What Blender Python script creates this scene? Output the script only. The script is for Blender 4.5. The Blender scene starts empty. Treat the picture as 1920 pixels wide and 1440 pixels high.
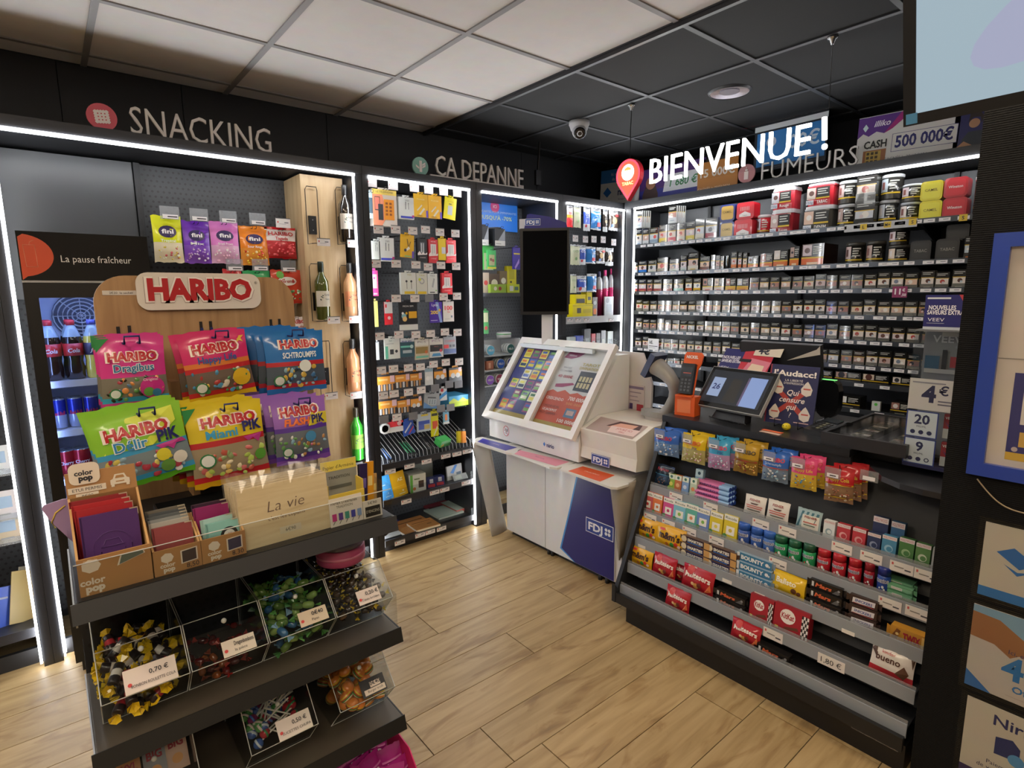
import bpy, math, random
from mathutils import Vector, Matrix, Euler
from math import cos, sin, radians as rad, pi as PI
MT, MR = Matrix.Translation, Matrix.Rotation
rnd = random.Random(11)
S = bpy.context.scene
C = S.collection
# ---------------------------------------------------------------- camera
H = 1.55
YAW, PITCH, ROLL, FPX = 0.68620853, 0.1559693, -0.00926586, 1061.65
_f = Vector((sin(YAW)*cos(PITCH), cos(YAW)*cos(PITCH), -sin(PITCH)))
_r = Vector((cos(YAW), -sin(YAW), 0)); _u = _r.cross(_f)
CR = _r*cos(ROLL)+_u*sin(ROLL); CU = -_r*sin(ROLL)+_u*cos(ROLL); CF = _f
CAM = Vector((0, 0, H))
cd = bpy.data.cameras.new('camera'); cam = bpy.data.objects.new('camera', cd); C.objects.link(cam)
cd.sensor_width = 36; cd.lens = 36*FPX/1920; cd.clip_start = 0.02
cam.matrix_world = Matrix(((CR.x, CU.x, -CF.x, 0), (CR.y, CU.y, -CF.y, 0), (CR.z, CU.z, -CF.z, H), (0, 0, 0, 1)))
S.camera = cam
# ---------------------------------------------------------------- world, exposure
w = bpy.data.worlds.new('world'); S.world = w; w.use_nodes = True
w.node_tree.nodes['Background'].inputs[0].default_value = (.9, .95, 1, 1)
w.node_tree.nodes['Background'].inputs[1].default_value = .03
S.view_settings.view_transform = 'Standard'; S.view_settings.look = 'None'
S.view_settings.exposure = 0.62; S.view_settings.gamma = 1; S.view_settings.use_curve_mapping = False
LED_P, NEON_P, PANEL_P, TV_P = 27, 6, 13, .48
S.cycles.max_bounces = 8; S.cycles.transparent_max_bounces = 24; S.cycles.sample_clamp_indirect = 3; S.cycles.sample_clamp_direct = 4
# ---------------------------------------------------------------- helpers
def ray(px, py): return CR*((px-960)/FPX)+CU*((720-py)/FPX)+CF
def RX(px, py, x): d = ray(px, py); return CAM+d*(x/d.x)
def RY(px, py, y): d = ray(px, py); return CAM+d*(y/d.y)
def RZ(px, py, z): d = ray(px, py); return CAM+d*((z-H)/d.z)
def fitY(x0, y0, x1, y1, y):
    xm, ym = (x0+x1)/2, (y0+y1)/2
    a, b = RY(x0, ym, y).x, RY(x1, ym, y).x; t, s = RY(xm, y0, y).z, RY(xm, y1, y).z
    return (a+b)/2, s, b-a, t-s
def fitX(x0, y0, x1, y1, x):
    xm, ym = (x0+x1)/2, (y0+y1)/2
    a, b = RX(x0, ym, x).y, RX(x1, ym, x).y; t, s = RX(xm, y0, x).z, RX(xm, y1, x).z
    return (a+b)/2, s, a-b, t-s
def lin(c): return c/12.92 if c <= .04045 else ((c+.055)/1.055)**2.4
def rgb(h): return tuple(lin(int(h[i:i+2], 16)/255) for i in (0, 2, 4))+(1,)
_m = {}
def M(hexc, rough=.5, metal=0, emit=0, coat=0, spec=.5):
    k = (hexc, rough, metal, emit, coat, spec)
    if k in _m: return _m[k]
    m = bpy.data.materials.new('paint_'+hexc); m.use_nodes = True; n = m.node_tree; b = n.nodes['Principled BSDF']
    col = rgb(hexc)
    b.inputs['Base Color'].default_value = col; b.inputs['Roughness'].default_value = rough; b.inputs['Metallic'].default_value = metal
    b.inputs['Coat Weight'].default_value = coat; b.inputs['Specular IOR Level'].default_value = spec
    if emit:
        b.inputs['Emission Color'].default_value = col; b.inputs['Emission Strength'].default_value = emit; b.inputs['Base Color'].default_value = (.01, .01, .01, 1)
    else:                                                   # faint tone variation so nothing is one dead flat colour
        t = n.nodes.new('ShaderNodeTexNoise'); t.inputs['Scale'].default_value = 14; t.inputs['Detail'].default_value = 2
        x = n.nodes.new('ShaderNodeMix'); x.data_type = 'RGBA'; x.blend_type = 'MULTIPLY'; x.inputs[0].default_value = .12
        x.inputs[6].default_value = col; n.links.new(t.outputs['Color'], x.inputs[7]); g = n.nodes.new('ShaderNodeTexCoord')
        n.links.new(g.outputs['Object'], t.inputs['Vector']); n.links.new(x.outputs[2], b.inputs['Base Color'])
    _m[k] = m; return m
def nodes_mat(name):
    m = bpy.data.materials.new(name); m.use_nodes = True; return m, m.node_tree.nodes, m.node_tree.links, m.node_tree.nodes['Principled BSDF']
def ramp(nd, stops):
    r = nd.new('ShaderNodeValToRGB'); e = r.color_ramp.elements
    while len(e) < len(stops): e.new(.5)
    for i, (p, c) in enumerate(stops): e[i].position = p; e[i].color = rgb(c)
    return r
def clear_mat(name, tint, gloss=.06, rough=.03, haze=0.0):
    """thin acrylic or film: straight-through light with a fresnel gloss and a little haze"""
    m = bpy.data.materials.new(name); m.use_nodes = True; nd = m.node_tree.nodes; ln = m.node_tree.links; nd.clear()
    o = nd.new('ShaderNodeOutputMaterial'); t = nd.new('ShaderNodeBsdfTransparent'); g = nd.new('ShaderNodeBsdfGlossy'); f = nd.new('ShaderNodeLayerWeight'); f.inputs[0].default_value = .5
    t.inputs[0].default_value = rgb(tint); g.inputs['Roughness'].default_value = rough
    pw = nd.new('ShaderNodeMath'); pw.operation = 'POWER'; pw.inputs[1].default_value = 5; ln.new(f.outputs['Facing'], pw.inputs[0]); ml = nd.new('ShaderNodeMath'); ml.operation = 'MULTIPLY'; ml.inputs[1].default_value = .7; ln.new(pw.outputs[0], ml.inputs[0])
    a = nd.new('ShaderNodeMath'); a.operation = 'ADD'; a.inputs[1].default_value = gloss*.5; ln.new(ml.outputs[0], a.inputs[0])
    x = nd.new('ShaderNodeMixShader'); ln.new(a.outputs[0], x.inputs[0]); ln.new(t.outputs[0], x.inputs[1]); ln.new(g.outputs[0], x.inputs[2])
    last = x
    if haze:
        d = nd.new('ShaderNodeBsdfDiffuse'); d.inputs[0].default_value = rgb('ffffff'); y = nd.new('ShaderNodeMixShader'); y.inputs[0].default_value = haze
        ln.new(x.outputs[0], y.inputs[1]); ln.new(d.outputs[0], y.inputs[2]); last = y
    ln.new(last.outputs[0], o.inputs[0]); return m
def wood_mat(name, cols, scale, axis, rough=.45, knots=False):
    m, nd, ln, b = nodes_mat(name); tc = nd.new('ShaderNodeTexCoord'); oi = nd.new('ShaderNodeObjectInfo')
    ad = nd.new('ShaderNodeVectorMath'); ad.operation = 'ADD'; mu = nd.new('ShaderNodeVectorMath'); mu.operation = 'SCALE'; mu.inputs[3].default_value = 37
    cx = nd.new('ShaderNodeCombineXYZ'); [ln.new(oi.outputs['Random'], cx.inputs[i]) for i in range(3)]
    ln.new(cx.outputs[0], mu.inputs[0]); ln.new(tc.outputs['Object'], ad.inputs[0]); ln.new(mu.outputs[0], ad.inputs[1])
    mp = nd.new('ShaderNodeMapping'); sc = [scale]*3; sc[axis] = scale*.09; mp.inputs['Scale'].default_value = sc; ln.new(ad.outputs[0], mp.inputs[0])
    n1 = nd.new('ShaderNodeTexNoise'); n1.inputs['Scale'].default_value = 1; n1.inputs['Detail'].default_value = 6; n1.inputs['Distortion'].default_value = .6; ln.new(mp.outputs[0], n1.inputs[0])
    r = ramp(nd, [(.28, cols[0]), (.5, cols[1]), (.75, cols[2])]); ln.new(n1.outputs[0], r.inputs[0]); last = r.outputs[0]
    if knots:
        mp2 = nd.new('ShaderNodeMapping'); s2 = [7.0]*3; s2[axis] = 2.2; mp2.inputs['Scale'].default_value = s2; ln.new(ad.outputs[0], mp2.inputs[0])
        n2 = nd.new('ShaderNodeTexNoise'); n2.inputs['Scale'].default_value = 1; n2.inputs['Detail'].default_value = 4; n2.inputs['Distortion'].default_value = 2.2; ln.new(mp2.outputs[0], n2.inputs[0])
        r2 = ramp(nd, [(.56, 'ffffff'), (.64, 'c9b49a'), (.74, '7d6850')]); ln.new(n2.outputs[0], r2.inputs[0])
        x = nd.new('ShaderNodeMix'); x.data_type = 'RGBA'; x.blend_type = 'MULTIPLY'; x.inputs[0].default_value = .5; ln.new(last, x.inputs[6]); ln.new(r2.outputs[0], x.inputs[7]); last = x.outputs[2]
        hv = nd.new('ShaderNodeHueSaturation'); mr = nd.new('ShaderNodeMapRange'); mr.inputs[3].default_value = .92; mr.inputs[4].default_value = 1.06
        ln.new(oi.outputs['Random'], mr.inputs[0]); ln.new(mr.outputs[0], hv.inputs['Value']); ln.new(last, hv.inputs['Color']); last = hv.outputs[0]
    ln.new(last, b.inputs['Base Color']); b.inputs['Roughness'].default_value = rough
    bp = nd.new('ShaderNodeBump'); bp.inputs['Strength'].default_value = .12; bp.inputs['Distance'].default_value = .002; ln.new(n1.outputs[0], bp.inputs['Height']); ln.new(bp.outputs[0], b.inputs['Normal'])
    return m
def peg_mat(name, base, hole, pitch=.0245, rad=.22):
    """metal back panel punched with rows of small holes (too fine to build singly)"""
    m, nd, ln, b = nodes_mat(name); tc = nd.new('ShaderNodeTexCoord'); sp = nd.new('ShaderNodeSeparateXYZ'); ln.new(tc.outputs['Object'], sp.inputs[0])
    def mth(op, a, bb=None):
        n = nd.new('ShaderNodeMath'); n.operation = op
        for i, v in enumerate((a, bb)):
            if v is None: continue
            if isinstance(v, (int, float)): n.inputs[i].default_value = v
            else: ln.new(v, n.inputs[i])
        return n.outputs[0]
    u = mth('DIVIDE', sp.outputs[0], pitch); v = mth('DIVIDE', sp.outputs[2], pitch)
    row = mth('FLOOR', v); off = mth('MULTIPLY', mth('PINGPONG', row, 1), .5)
    fu = mth('SUBTRACT', mth('FRACT', mth('ADD', u, off)), .5); fv = mth('SUBTRACT', mth('FRACT', v), .5)
    d = mth('SQRT', mth('ADD', mth('MULTIPLY', fu, fu), mth('MULTIPLY', fv, fv))); h = mth('LESS_THAN', d, rad)
    x = nd.new('ShaderNodeMix'); x.data_type = 'RGBA'; ln.new(h, x.inputs[0]); x.inputs[6].default_value = rgb(base); x.inputs[7].default_value = rgb(hole)
    ln.new(x.outputs[2], b.inputs['Base Color']); b.inputs['Roughness'].default_value = .5
    return m
_t = {}
def tmesh(s, bold):
    k = (s, bold)
    if k not in _t:
        cu = bpy.data.curves.new('t', 'FONT'); cu.body = s; cu.resolution_u = 2; cu.offset = bold; ob = bpy.data.objects.new('t', cu)
        me = ob.to_mesh(); vs = [v.co.copy() for v in me.vertices]; fs = [list(p.vertices) for p in me.polygons]; ob.to_mesh_clear()
        bpy.data.objects.remove(ob); bpy.data.curves.remove(cu)
        x0 = min((v.x for v in vs), default=0); x1 = max((v.x for v in vs), default=1)
        _t[k] = ([(v.x-x0, v.y) for v in vs], fs, x1-x0)
    return _t[k]
class MB:
    def __init__(s): s.v = []; s.f = []; s.mi = []; s.mats = []; s.T = None; s.sm = set()
    def p(s, co):
        co = Vector(co); s.v.append(s.T @ co if s.T else co); return len(s.v)-1
    def k(s, m):
        if m not in s.mats: s.mats.append(m)
        return s.mats.index(m)
    def face(s, idx, m, smooth=False):
        s.f.append(idx); s.mi.append(s.k(m))
        if smooth: s.sm.add(len(s.f)-1)
    def poly(s, pts, m): s.face([s.p(q) for q in pts], m)
    def box(s, x0, y0, z0, x1, y1, z1, m, front=None, top=None):
        i = [s.p(q) for q in ((x0, y0, z0), (x1, y0, z0), (x1, y1, z0), (x0, y1, z0), (x0, y0, z1), (x1, y0, z1), (x1, y1, z1), (x0, y1, z1))]
        for q, mm in (((0, 3, 2, 1), m), ((4, 5, 6, 7), top or m), ((0, 1, 5, 4), front or m), ((2, 3, 7, 6), m), ((1, 2, 6, 5), m), ((3, 0, 4, 7), m)): s.face([i[j] for j in q], mm)
    def prism(s, pts, vec, m, cap=None):
        vec = Vector(vec); a = [s.p(q) for q in pts]; b = [s.p(Vector(q)+vec) for q in pts]; n = len(a)
        s.face(a, cap or m); s.face(b[::-1], m)
        for i in range(n): s.face([a[i], b[i], b[(i+1) % n], a[(i+1) % n]], m)
    def lathe(s, prof, n, m, c=(0, 0, 0), mats=None, ax='z'):
        c = Vector(c); rings = []
        for r, z in prof:
            ring = []
            for j in range(n):
                a = 2*PI*j/n; q = (r*cos(a), r*sin(a), z)
                if ax == 'y': q = (q[0], z, q[1])
                if ax == 'x': q = (z, q[0], q[1])
                ring.append(s.p(c+Vector(q)))
            rings.append(ring)
        for i in range(len(rings)-1):
            for j in range(n): s.face([rings[i][j], rings[i][(j+1) % n], rings[i+1][(j+1) % n], rings[i+1][j]], mats[i] if mats else m, True)
        s.face(rings[0][::-1], mats[0] if mats else m); s.face(rings[-1], mats[-1] if mats else m)
    def cyl(s, c, r, h, m, n=14, ax='z', top=None): s.lathe([(r, 0), (r, h)], n, m, c, [m, top or m] if top else None, ax)
    def tube(s, pts, r, m, n=6):
        pts = [Vector(q) for q in pts]; rings = []
        for i, q in enumerate(pts):
            d = (pts[min(i+1, len(pts)-1)]-pts[max(i-1, 0)]).normalized(); a = d.cross(Vector((0, 0, 1)))
            if a.length < .05: a = d.cross(Vector((1, 0, 0)))
            a.normalize(); b = d.cross(a); rings.append([s.p(q+(a*cos(2*PI*j/n)+b*sin(2*PI*j/n))*r) for j in range(n)])
        for i in range(len(rings)-1):
            for j in range(n): s.face([rings[i][j], rings[i][(j+1) % n], rings[i+1][(j+1) % n], rings[i+1][j]], m, True)
        s.face(rings[0], m); s.face(rings[-1][::-1], m)
    def sph(s, c, r, m, n=8, k=5, sx=1, sy=1, sz=1):
        c = Vector(c); top = s.p(c+Vector((0, 0, r*sz))); bot = s.p(c-Vector((0, 0, r*sz))); R = []
        for i in range(1, k):
            t = PI*i/k; R.append([s.p(c+Vector((r*sx*sin(t)*cos(2*PI*j/n), r*sy*sin(t)*sin(2*PI*j/n), r*sz*cos(t)))) for j in range(n)])
        for j in range(n):
            s.face([top, R[0][j], R[0][(j+1) % n]], m, True); s.face([bot, R[-1][(j+1) % n], R[-1][j]], m, True)
            for i in range(len(R)-1): s.face([R[i][j], R[i+1][j], R[i+1][(j+1) % n], R[i][(j+1) % n]], m, True)
    def text(s, t, o, h, m, w=None, R=(1, 0, 0), U=(0, 0, 1), bold=.0, shear=0, depth=0, surf=None, maxw=None, align='C', arc=0):
        """lettering: cap height h, centred on o (bottom at o), optionally fitted to width w"""
        vs, fs, tw = tmesh(t, bold); o = Vector(o); R = Vector(R); U = Vector(U); sy = h/.70; sx = w/tw if w else sy
        if maxw and tw*sx > maxw: sx = maxw/tw
        N = R.cross(U); x0 = {'C': -.5, 'L': 0, 'R': -1}[align]*tw*sx
        ids = []
        for x, y in vs:
            xx = x0+x*sx+shear*y*sy; yy = y*sy
            if arc: yy += arc*(1-(2*xx/(tw*sx))**2)
            q = o+R*xx+U*yy
            if surf: q = q+N*surf(q)
            ids.append(s.p(q))
        for f in fs: s.face([ids[i] for i in f], m)
        if depth:
            ed = {}
            for f in fs:
                for a, b in zip(f, f[1:]+f[:1]): ed[(a, b)] = 1
            back = {}
            def bk(i):
                if i not in back: s.v.append(s.v[ids[i]]-N*depth if not s.T else s.v[ids[i]]-(s.T.to_3x3() @ (N*depth))); back[i] = len(s.v)-1
                return back[i]
            for a, b in ed:
                if (b, a) not in ed: s.face([ids[a], bk(a), bk(b), ids[b]], m)
    def build(s, name, parent=None, loc=None, rot=None, kind=None, label=None):
        me = bpy.data.meshes.new(name); me.from_pydata([tuple(q) for q in s.v], [], s.f)
        for mm in s.mats: me.materials.append(mm)
        me.polygons.foreach_set('material_index', s.mi)
        if s.sm: me.polygons.foreach_set('use_smooth', [i in s.sm for i in range(len(s.f))])
        me.update(); return link(name, me, parent, loc, rot, kind, label)
def link(name, me, parent=None, loc=None, rot=None, kind=None, label=None):
    o = bpy.data.objects.new(name, me); C.objects.link(o)
    if parent: o.parent = parent
    if loc is not None: o.location = loc
    if rot is not None: o.rotation_euler = rot
    if kind: o['kind'] = kind
    if label: o['label'] = label
    return o
def tag(o, label, cat, group=None):
    o['label'] = label; o['category'] = cat
    if group: o['group'] = group
    return o
def thing(name, label, cat, loc=(0, 0, 0), rotz=0, group=None, rot=None):
    o = bpy.data.objects.new(name, None); C.objects.link(o); o.location = loc; o.rotation_euler = rot or (0, 0, rotz); o.empty_display_size = .05
    return tag(o, label, cat, group)
def dup(o, loc, rot=None, label=None, group=None):
    c = o.copy(); C.objects.link(c); c.location = loc
    if rot is not None: c.rotation_euler = rot
    if label: c['label'] = label
    if group: c['group'] = group
    for ch in list(o.children):
        d = ch.copy(); C.objects.link(d); d.parent = c
        for g in list(ch.children): e = g.copy(); C.objects.link(e); e.parent = d
    return c
ORD = 'first second third fourth fifth sixth seventh eighth ninth tenth eleventh twelfth thirteenth fourteenth fifteenth sixteenth seventeenth eighteenth nineteenth twentieth'.split()
def nth(i):
    if i < 20: return ORD[i]
    t, u = divmod(i+1, 10); n = {2: 'twent', 3: 'thirt', 4: 'fort'}[t]
    return n+'ieth' if u == 0 else n+'y-'+ORD[u-1]
PR = [.5, 0]
def prints(mb, w, h, shapes, y=-.0006, x0=None, z0=0):
    """flat print on a front face (u, v from 0 to 1): r rect, c disc, p polygon, t text"""
    x0 = -w/2 if x0 is None else x0; d = 0
    for sh in shapes:
        d += .00012; yy = y-d
        if sh[0] == 'r': _, a, b, c, e, col = sh; mb.poly([(x0+a*w, yy, z0+b*h), (x0+c*w, yy, z0+b*h), (x0+c*w, yy, z0+e*h), (x0+a*w, yy, z0+e*h)], M(col, PR[0], coat=PR[1]))
        elif sh[0] == 'c':
            _, a, b, r, col = sh; mb.poly([(x0+a*w+r*w*cos(i*PI/8), yy, z0+b*h+r*w*sin(i*PI/8)) for i in range(16)], M(col, PR[0], coat=PR[1]))
        elif sh[0] == 'p': mb.poly([(x0+a*w, yy, z0+b*h) for a, b in sh[1]], M(sh[2]))
        elif sh[0] == 't':
            _, a, b, hh, s, col = sh[:6]; kw = sh[6] if len(sh) > 6 else {}
            kw = dict(kw)
            if 'fw' in kw: kw['w'] = kw.pop('fw')*w
            mb.text(s, (x0+a*w, yy, z0+b*h), hh*h, M(col), **kw)
def pack(name, label, cat, loc, w, h, d, body, shapes=(), rot=(0, 0, 0), group=None, rough=.4, side=None, hang=False, coat=0):
    """boxed or carded product: body mesh with its printed front as a part; origin bottom centre of the front"""
    b = MB(); bm = M(body, rough, coat=coat)
    b.box(-w/2, 0, 0, w/2, d, h, M(side, rough) if side else bm, front=bm)
    if hang: b.box(-w*.22, d*.3, h, w*.22, d*.3+.0012, h+.012, bm)
    o = b.build(name, None, loc, rot); tag(o, label, cat, group)
    if shapes:
        q = MB(); prints(q, w, h, shapes); q.build('print', o)
    return o
def bag_surf(w, h, t):
    def f(x, z):
        u = min(1, abs(2*x/w)); v = min(1, max(0, z/h)); e = min(1, max(0, (v-.05)/.3), max(0, (.9-v)/.3)) if .05 < v < .9 else 0
        return t*.5*max(0, 1-u**2.6)*(sin(e*PI/2)**.8 if e > 0 else 0)
    return f
def bag(name, label, cat, loc, w, h, t, bands, shapes=(), rot=(0, 0, 0), group=None, blobs=None, seed=1, gloss=.22, nblob=26, blobz=None, key=None):
    """flow-pack or hung sweet bag: pillow with sealed ends; bands = [(v_top, colour)] from bottom up"""
    r = random.Random(seed); f = bag_surf(w, h, t); nx, nz = 10, 14; b = MB(); jit = [r.uniform(-.004, .004)*h/.15 for _ in range((nx+1)*(nz+1))]
    def bandcol(v):
        for vt, c in bands:
            if v <= vt: return c
        return bands[-1][1]
    for sgn in (-1, 1):
        ids = []
        for j in range(nz+1):
            v = j/nz
            for i in range(nx+1):
                u = i/nx; x = (u-.5)*w*(1-.05*sin(v*PI)); z = v*h+(jit[i]*.6 if j in (0, nz) else 0); th = f(x, z)
                if sgn < 0 and .1 < v < .88 and 0 < i < nx: th += jit[j*(nx+1)+i]*.45*min(1, t/.02)
                ids.append(b.p((x, sgn*(th+.0004), z)))
        for j in range(nz):
            m = M(bandcol((j+.5)/nz), gloss, coat=.3)
            for i in range(nx):
                q = [ids[j*(nx+1)+i], ids[j*(nx+1)+i+1], ids[(j+1)*(nx+1)+i+1], ids[(j+1)*(nx+1)+i]]
                b.face(q if sgn < 0 else q[::-1], m, True)
    o = b.build(name, None, loc, rot); tag(o, label, cat, group)
    sf = lambda off: (lambda q: f(q.x, q.z)+off)
    if blobs:
        q = MB(); z0, z1 = blobz or (.1, .45)
        for _ in range(nblob):
            x = r.uniform(-.4, .4)*w; z = r.uniform(z0, z1)*h; rr = r.uniform(.03, .055)*w; a0 = r.uniform(0, 3); e = r.uniform(.55, 1); y = -f(x, z)
            m = M(r.choice(blobs), .25, coat=.3); c = q.p((x, y-.004, z)); n = 8
            ring = [q.p((x+rr*cos(a0)*cos(k*2*PI/n)-rr*e*sin(a0)*sin(k*2*PI/n), -f(x+rr*cos(k*6.28/n), z)-.0012, z+rr*sin(a0)*cos(k*2*PI/n)+rr*e*cos(a0)*sin(k*2*PI/n))) for k in range(n)]
            for k in range(n): q.face([c, ring[k], ring[(k+1) % n]], m, True)
        q.build('sweets_in_window', o, kind='stuff')
    if shapes:
        q = MB(); lay = 0
        for sh in shapes:
            lay += 1; off = .0022+.0004*lay
            if sh[0] == 't':
                _, a, bb, hh, s, col = sh[:6]; kw = dict(sh[6]) if len(sh) > 6 else {}
                if 'fw' in kw: kw['w'] = kw.pop('fw')*w
                q.text(s, ((a-.5)*w, 0, bb*h), hh*h, M(col, .3), surf=sf(off), **kw)
            else:
                if sh[0] == 'c':
                    _, a, bb, rr, col = sh; cx, cz = (a-.5)*w, bb*h; ring = [(cx+rr*w*cos(i*PI/8), cz+rr*w*sin(i*PI/8)) for i in range(16)]
                elif sh[0] == 'r':
                    _, a, bb, cc, e, col = sh; n = 8; ring = [((a+(cc-a)*i/n-.5)*w, bb*h) for i in range(n+1)]+[((cc-(cc-a)*i/n-.5)*w, e*h) for i in range(n+1)]
                    cx, cz = ((a+cc)/2-.5)*w, (bb+e)/2*h
                else:
                    ring = [((a-.5)*w, bb*h) for a, bb in sh[1]]; col = sh[2]; cx = sum(x for x, _ in ring)/len(ring); cz = sum(z for _, z in ring)/len(ring)
                m = M(col, .3); c = q.p((cx, -f(cx, cz)-off, cz)); ids = [q.p((x, -f(x, z)-off, z)) for x, z in ring]
                for i in range(len(ids)): q.face([c, ids[i], ids[(i+1) % len(ids)]], m)
        q.build('print', o)
    return o
FX = -PI/2          # turn that faces a product towards -X (counter and tobacco wall)
BLACK = M('15161a', .55); DARK = M('202125', .5); GREYM = M('3a3c40', .45); WHITE = M('e6e6e4', .4); WSTAND = M('dcdad8', .35, coat=.2); TAGW = M('e8e4e6', .5); INK = M('23232c', .5)
ACR = clear_mat('clear_acrylic', 'f4f6f7', gloss=.03, rough=.1); ACR2 = clear_mat('frosted_acrylic', 'e0e4e8', haze=.12); FILM = clear_mat('cellophane', 'ffffff', gloss=.16, rough=.1, haze=.04); GLASS = clear_mat('door_glass', 'e8eef4', gloss=.03)
LEDM = M('fbfdff', .5, emit=LED_P); OAK = wood_mat('light_oak', ('ac8f68', 'bb9f78', 'c8af88'), 26, 2); OAKD = wood_mat('warm_oak', ('8f6d4a', 'a5825b', 'b3916a'), 30, 2)
PEG = peg_mat('pegboard', '2b2d31', '0a0a0c'); PEGD = peg_mat('pegboard_dark', '1d1e22', '060607')
# ================================================================= room
FLOORW = wood_mat('oak_plank', ('977d55', 'a88e64', 'b59c72'), 34, 0, rough=.42, knots=True)
X0, X1, Y0, Y1, ZC = -2.74, 4.05, -3.1, 3.42, 2.61
b = MB(); b.box(X0-.1, Y0-.1, -.08, X1+.1, Y1+.1, -.004, M('3a2f26', .8)); floor = b.build('floor', kind='structure')
pl = MB(); pl.box(-.598, -.097, -.0045, .598, .097, 0, FLOORW); plm = None
joint = {0: 1.824, 1: 1.187, 2: 1.064, 3: .871, 4: 1.503, 5: 1.945, 6: 1.26, 7: 2.1, 9: 1.88}
for k in range(-20, 13):
    yc = .910+.1972*(k+.5); j0 = joint.get(k, rnd.uniform(0, 1.2)); n0 = math.floor((X0-j0)/1.2)
    if yc < Y0 or yc > Y1: continue
    for n in range(n0, n0+7):
        xc = j0+1.2*(n+.5)
        if xc-.6 > X1 or xc+.6 < X0: continue
        if plm is None: o = pl.build('plank', floor, (xc, yc, 0)); plm = o.data
        else: link('plank', plm, floor, (xc, yc, 0))
# ceiling: lay-in tiles on a visible grid, white over the shop floor and black over the till
ct = M('e4e1df', .9); cb = M('0d0e10', .85); barw = M('8f8e8f', .6); barb = M('303237', .5)
b = MB(); b.box(X0-.1, Y0-.1, ZC+.05, X1+.1, Y1+.1, ZC+.1, M('101012', .9)); ceil = b.build('ceiling', kind='structure')
gx = [.262+.6*i for i in range(-6, 8)]; gy = [2.66+.6*i for i in range(-10, 3)]; XB = 2.062
tw = tb = None
for i in range(len(gx)-1):
    for j in range(len(gy)-1):
        xa, xb, ya, yb = max(gx[i], X0), min(gx[i+1], X1), max(gy[j], Y0), min(gy[j+1], Y1)
        if xb-xa < .02 or yb-ya < .02: continue
        full = xb-xa > .59 and yb-ya > .59; blk = xa > XB-.05
        old = tb if blk else tw
        if full and old: link('tile', old, ceil, (xa, ya, ZC)); continue
        q = MB(); q.box(.006, .006, .004, xb-xa-.006, yb-ya-.006, .018, cb if blk else ct); o = q.build('tile', ceil, (xa, ya, ZC))
        if full:
            if blk: tb = o.data
            else: tw = o.data
for x in gx:
    if X0 < x < X1: q = MB(); wv = .012; q.box(x-wv, Y0, ZC-.002, x+wv, Y1, ZC+.012, barb if x > XB-.02 else barw); q.build('grid_bar', ceil)
for y in gy:
    if Y0 < y < Y1:
        q = MB(); q.box(X0, y-.012, ZC-.0015, XB, y+.012, ZC+.012, barw); q.build('grid_bar', ceil)
        q = MB(); q.box(XB, y-.012, ZC-.0015, X1, y+.012, ZC+.012, barb); q.build('grid_bar', ceil)
q = MB(); q.box(XB-.006, Y0, ZC-.02, XB+.014, Y1, ZC+.012, M('2c2d31', .4)); q.build('edge_trim', ceil)
WB = M('141418', .7)
def wall(name, *a, m=WB): q = MB(); q.box(*a, m); return q.build(name, kind='structure')
wb = wall('wall_back', X0-.1, Y1, 0, X1+.1, Y1+.1, ZC+.05)
sx = [X0, RY(112, 180, 3.4).x, RY(342, 190, 3.4).x, 1.4, 2.9, X1]
for a, c in zip(sx, sx[1:]): q = MB(); q.box(a+.002, 3.405, 2.22, c-.002, Y1, ZC-.005, M('16171b', .6)); q.build('panel', wb)
wall('wall_right', X1, Y0, 0, X1+.1, Y1, ZC+.05)
wall('wall_left', X0-.1, Y0, 0, X0, Y1, ZC+.05, m=M('b9b6b2', .8)); wall('wall_front', X0-.1, Y0-.1, 0, X1+.1, Y0, ZC+.05, m=M('c6c2bc', .8))
mw, nd, ln, bs = nodes_mat('woven_black'); tc = nd.new('ShaderNodeTexCoord'); wv1 = nd.new('ShaderNodeTexWave'); wv1.inputs['Scale'].default_value = 55; wv1.bands_direction = 'Z'; wv1.inputs['Distortion'].default_value = 3; wv1.inputs['Detail'].default_value = 2; wv1.inputs['Detail Scale'].default_value = 6
ln.new(tc.outputs['Object'], wv1.inputs[0]); rr = ramp(nd, [(.2, '070708'), (.9, '111214')]); ln.new(wv1.outputs[0], rr.inputs[0]); ln.new(rr.outputs[0], bs.inputs['Base Color']); bs.inputs['Roughness'].default_value = .8; bs.inputs['Specular IOR Level'].default_value = .2
bp = nd.new('ShaderNodeBump'); bp.inputs['Strength'].default_value = .35; bp.inputs['Distance'].default_value = .003; ln.new(wv1.outputs[0], bp.inputs['Height']); ln.new(bp.outputs[0], bs.inputs['Normal'])
wall('wall_partition', 1.97, -1.3, 0, X1, .432, ZC, m=mw)
# ceiling light panels over the shop floor behind the viewer
for i, (xa, ya) in enumerate(((-.938, -.34), (1.462, .26), (.262, -1.54), (-.938, -1.54), (-1.538, .86))):
    t = thing('ceiling_light', 'square flat light panel in the white ceiling, %s of five' % ORD[i], 'ceiling light', (xa+.3, ya+.3, ZC), 0, 'ceiling light panels')
    q = MB(); q.box(-.29, -.29, -.006, .29, .29, .0, M('ffeacc', .5, emit=PANEL_P)); q.build('diffuser', t)
    q = MB(); [q.box(*a, -.008, *c, .003, WHITE) for a, c in (((-.3, -.3), (.3, -.29)), ((-.3, .29), (.3, .3)), ((-.3, -.29), (-.29, .29)), ((.29, -.29), (.3, .29)))]; q.build('frame', t)
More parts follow.
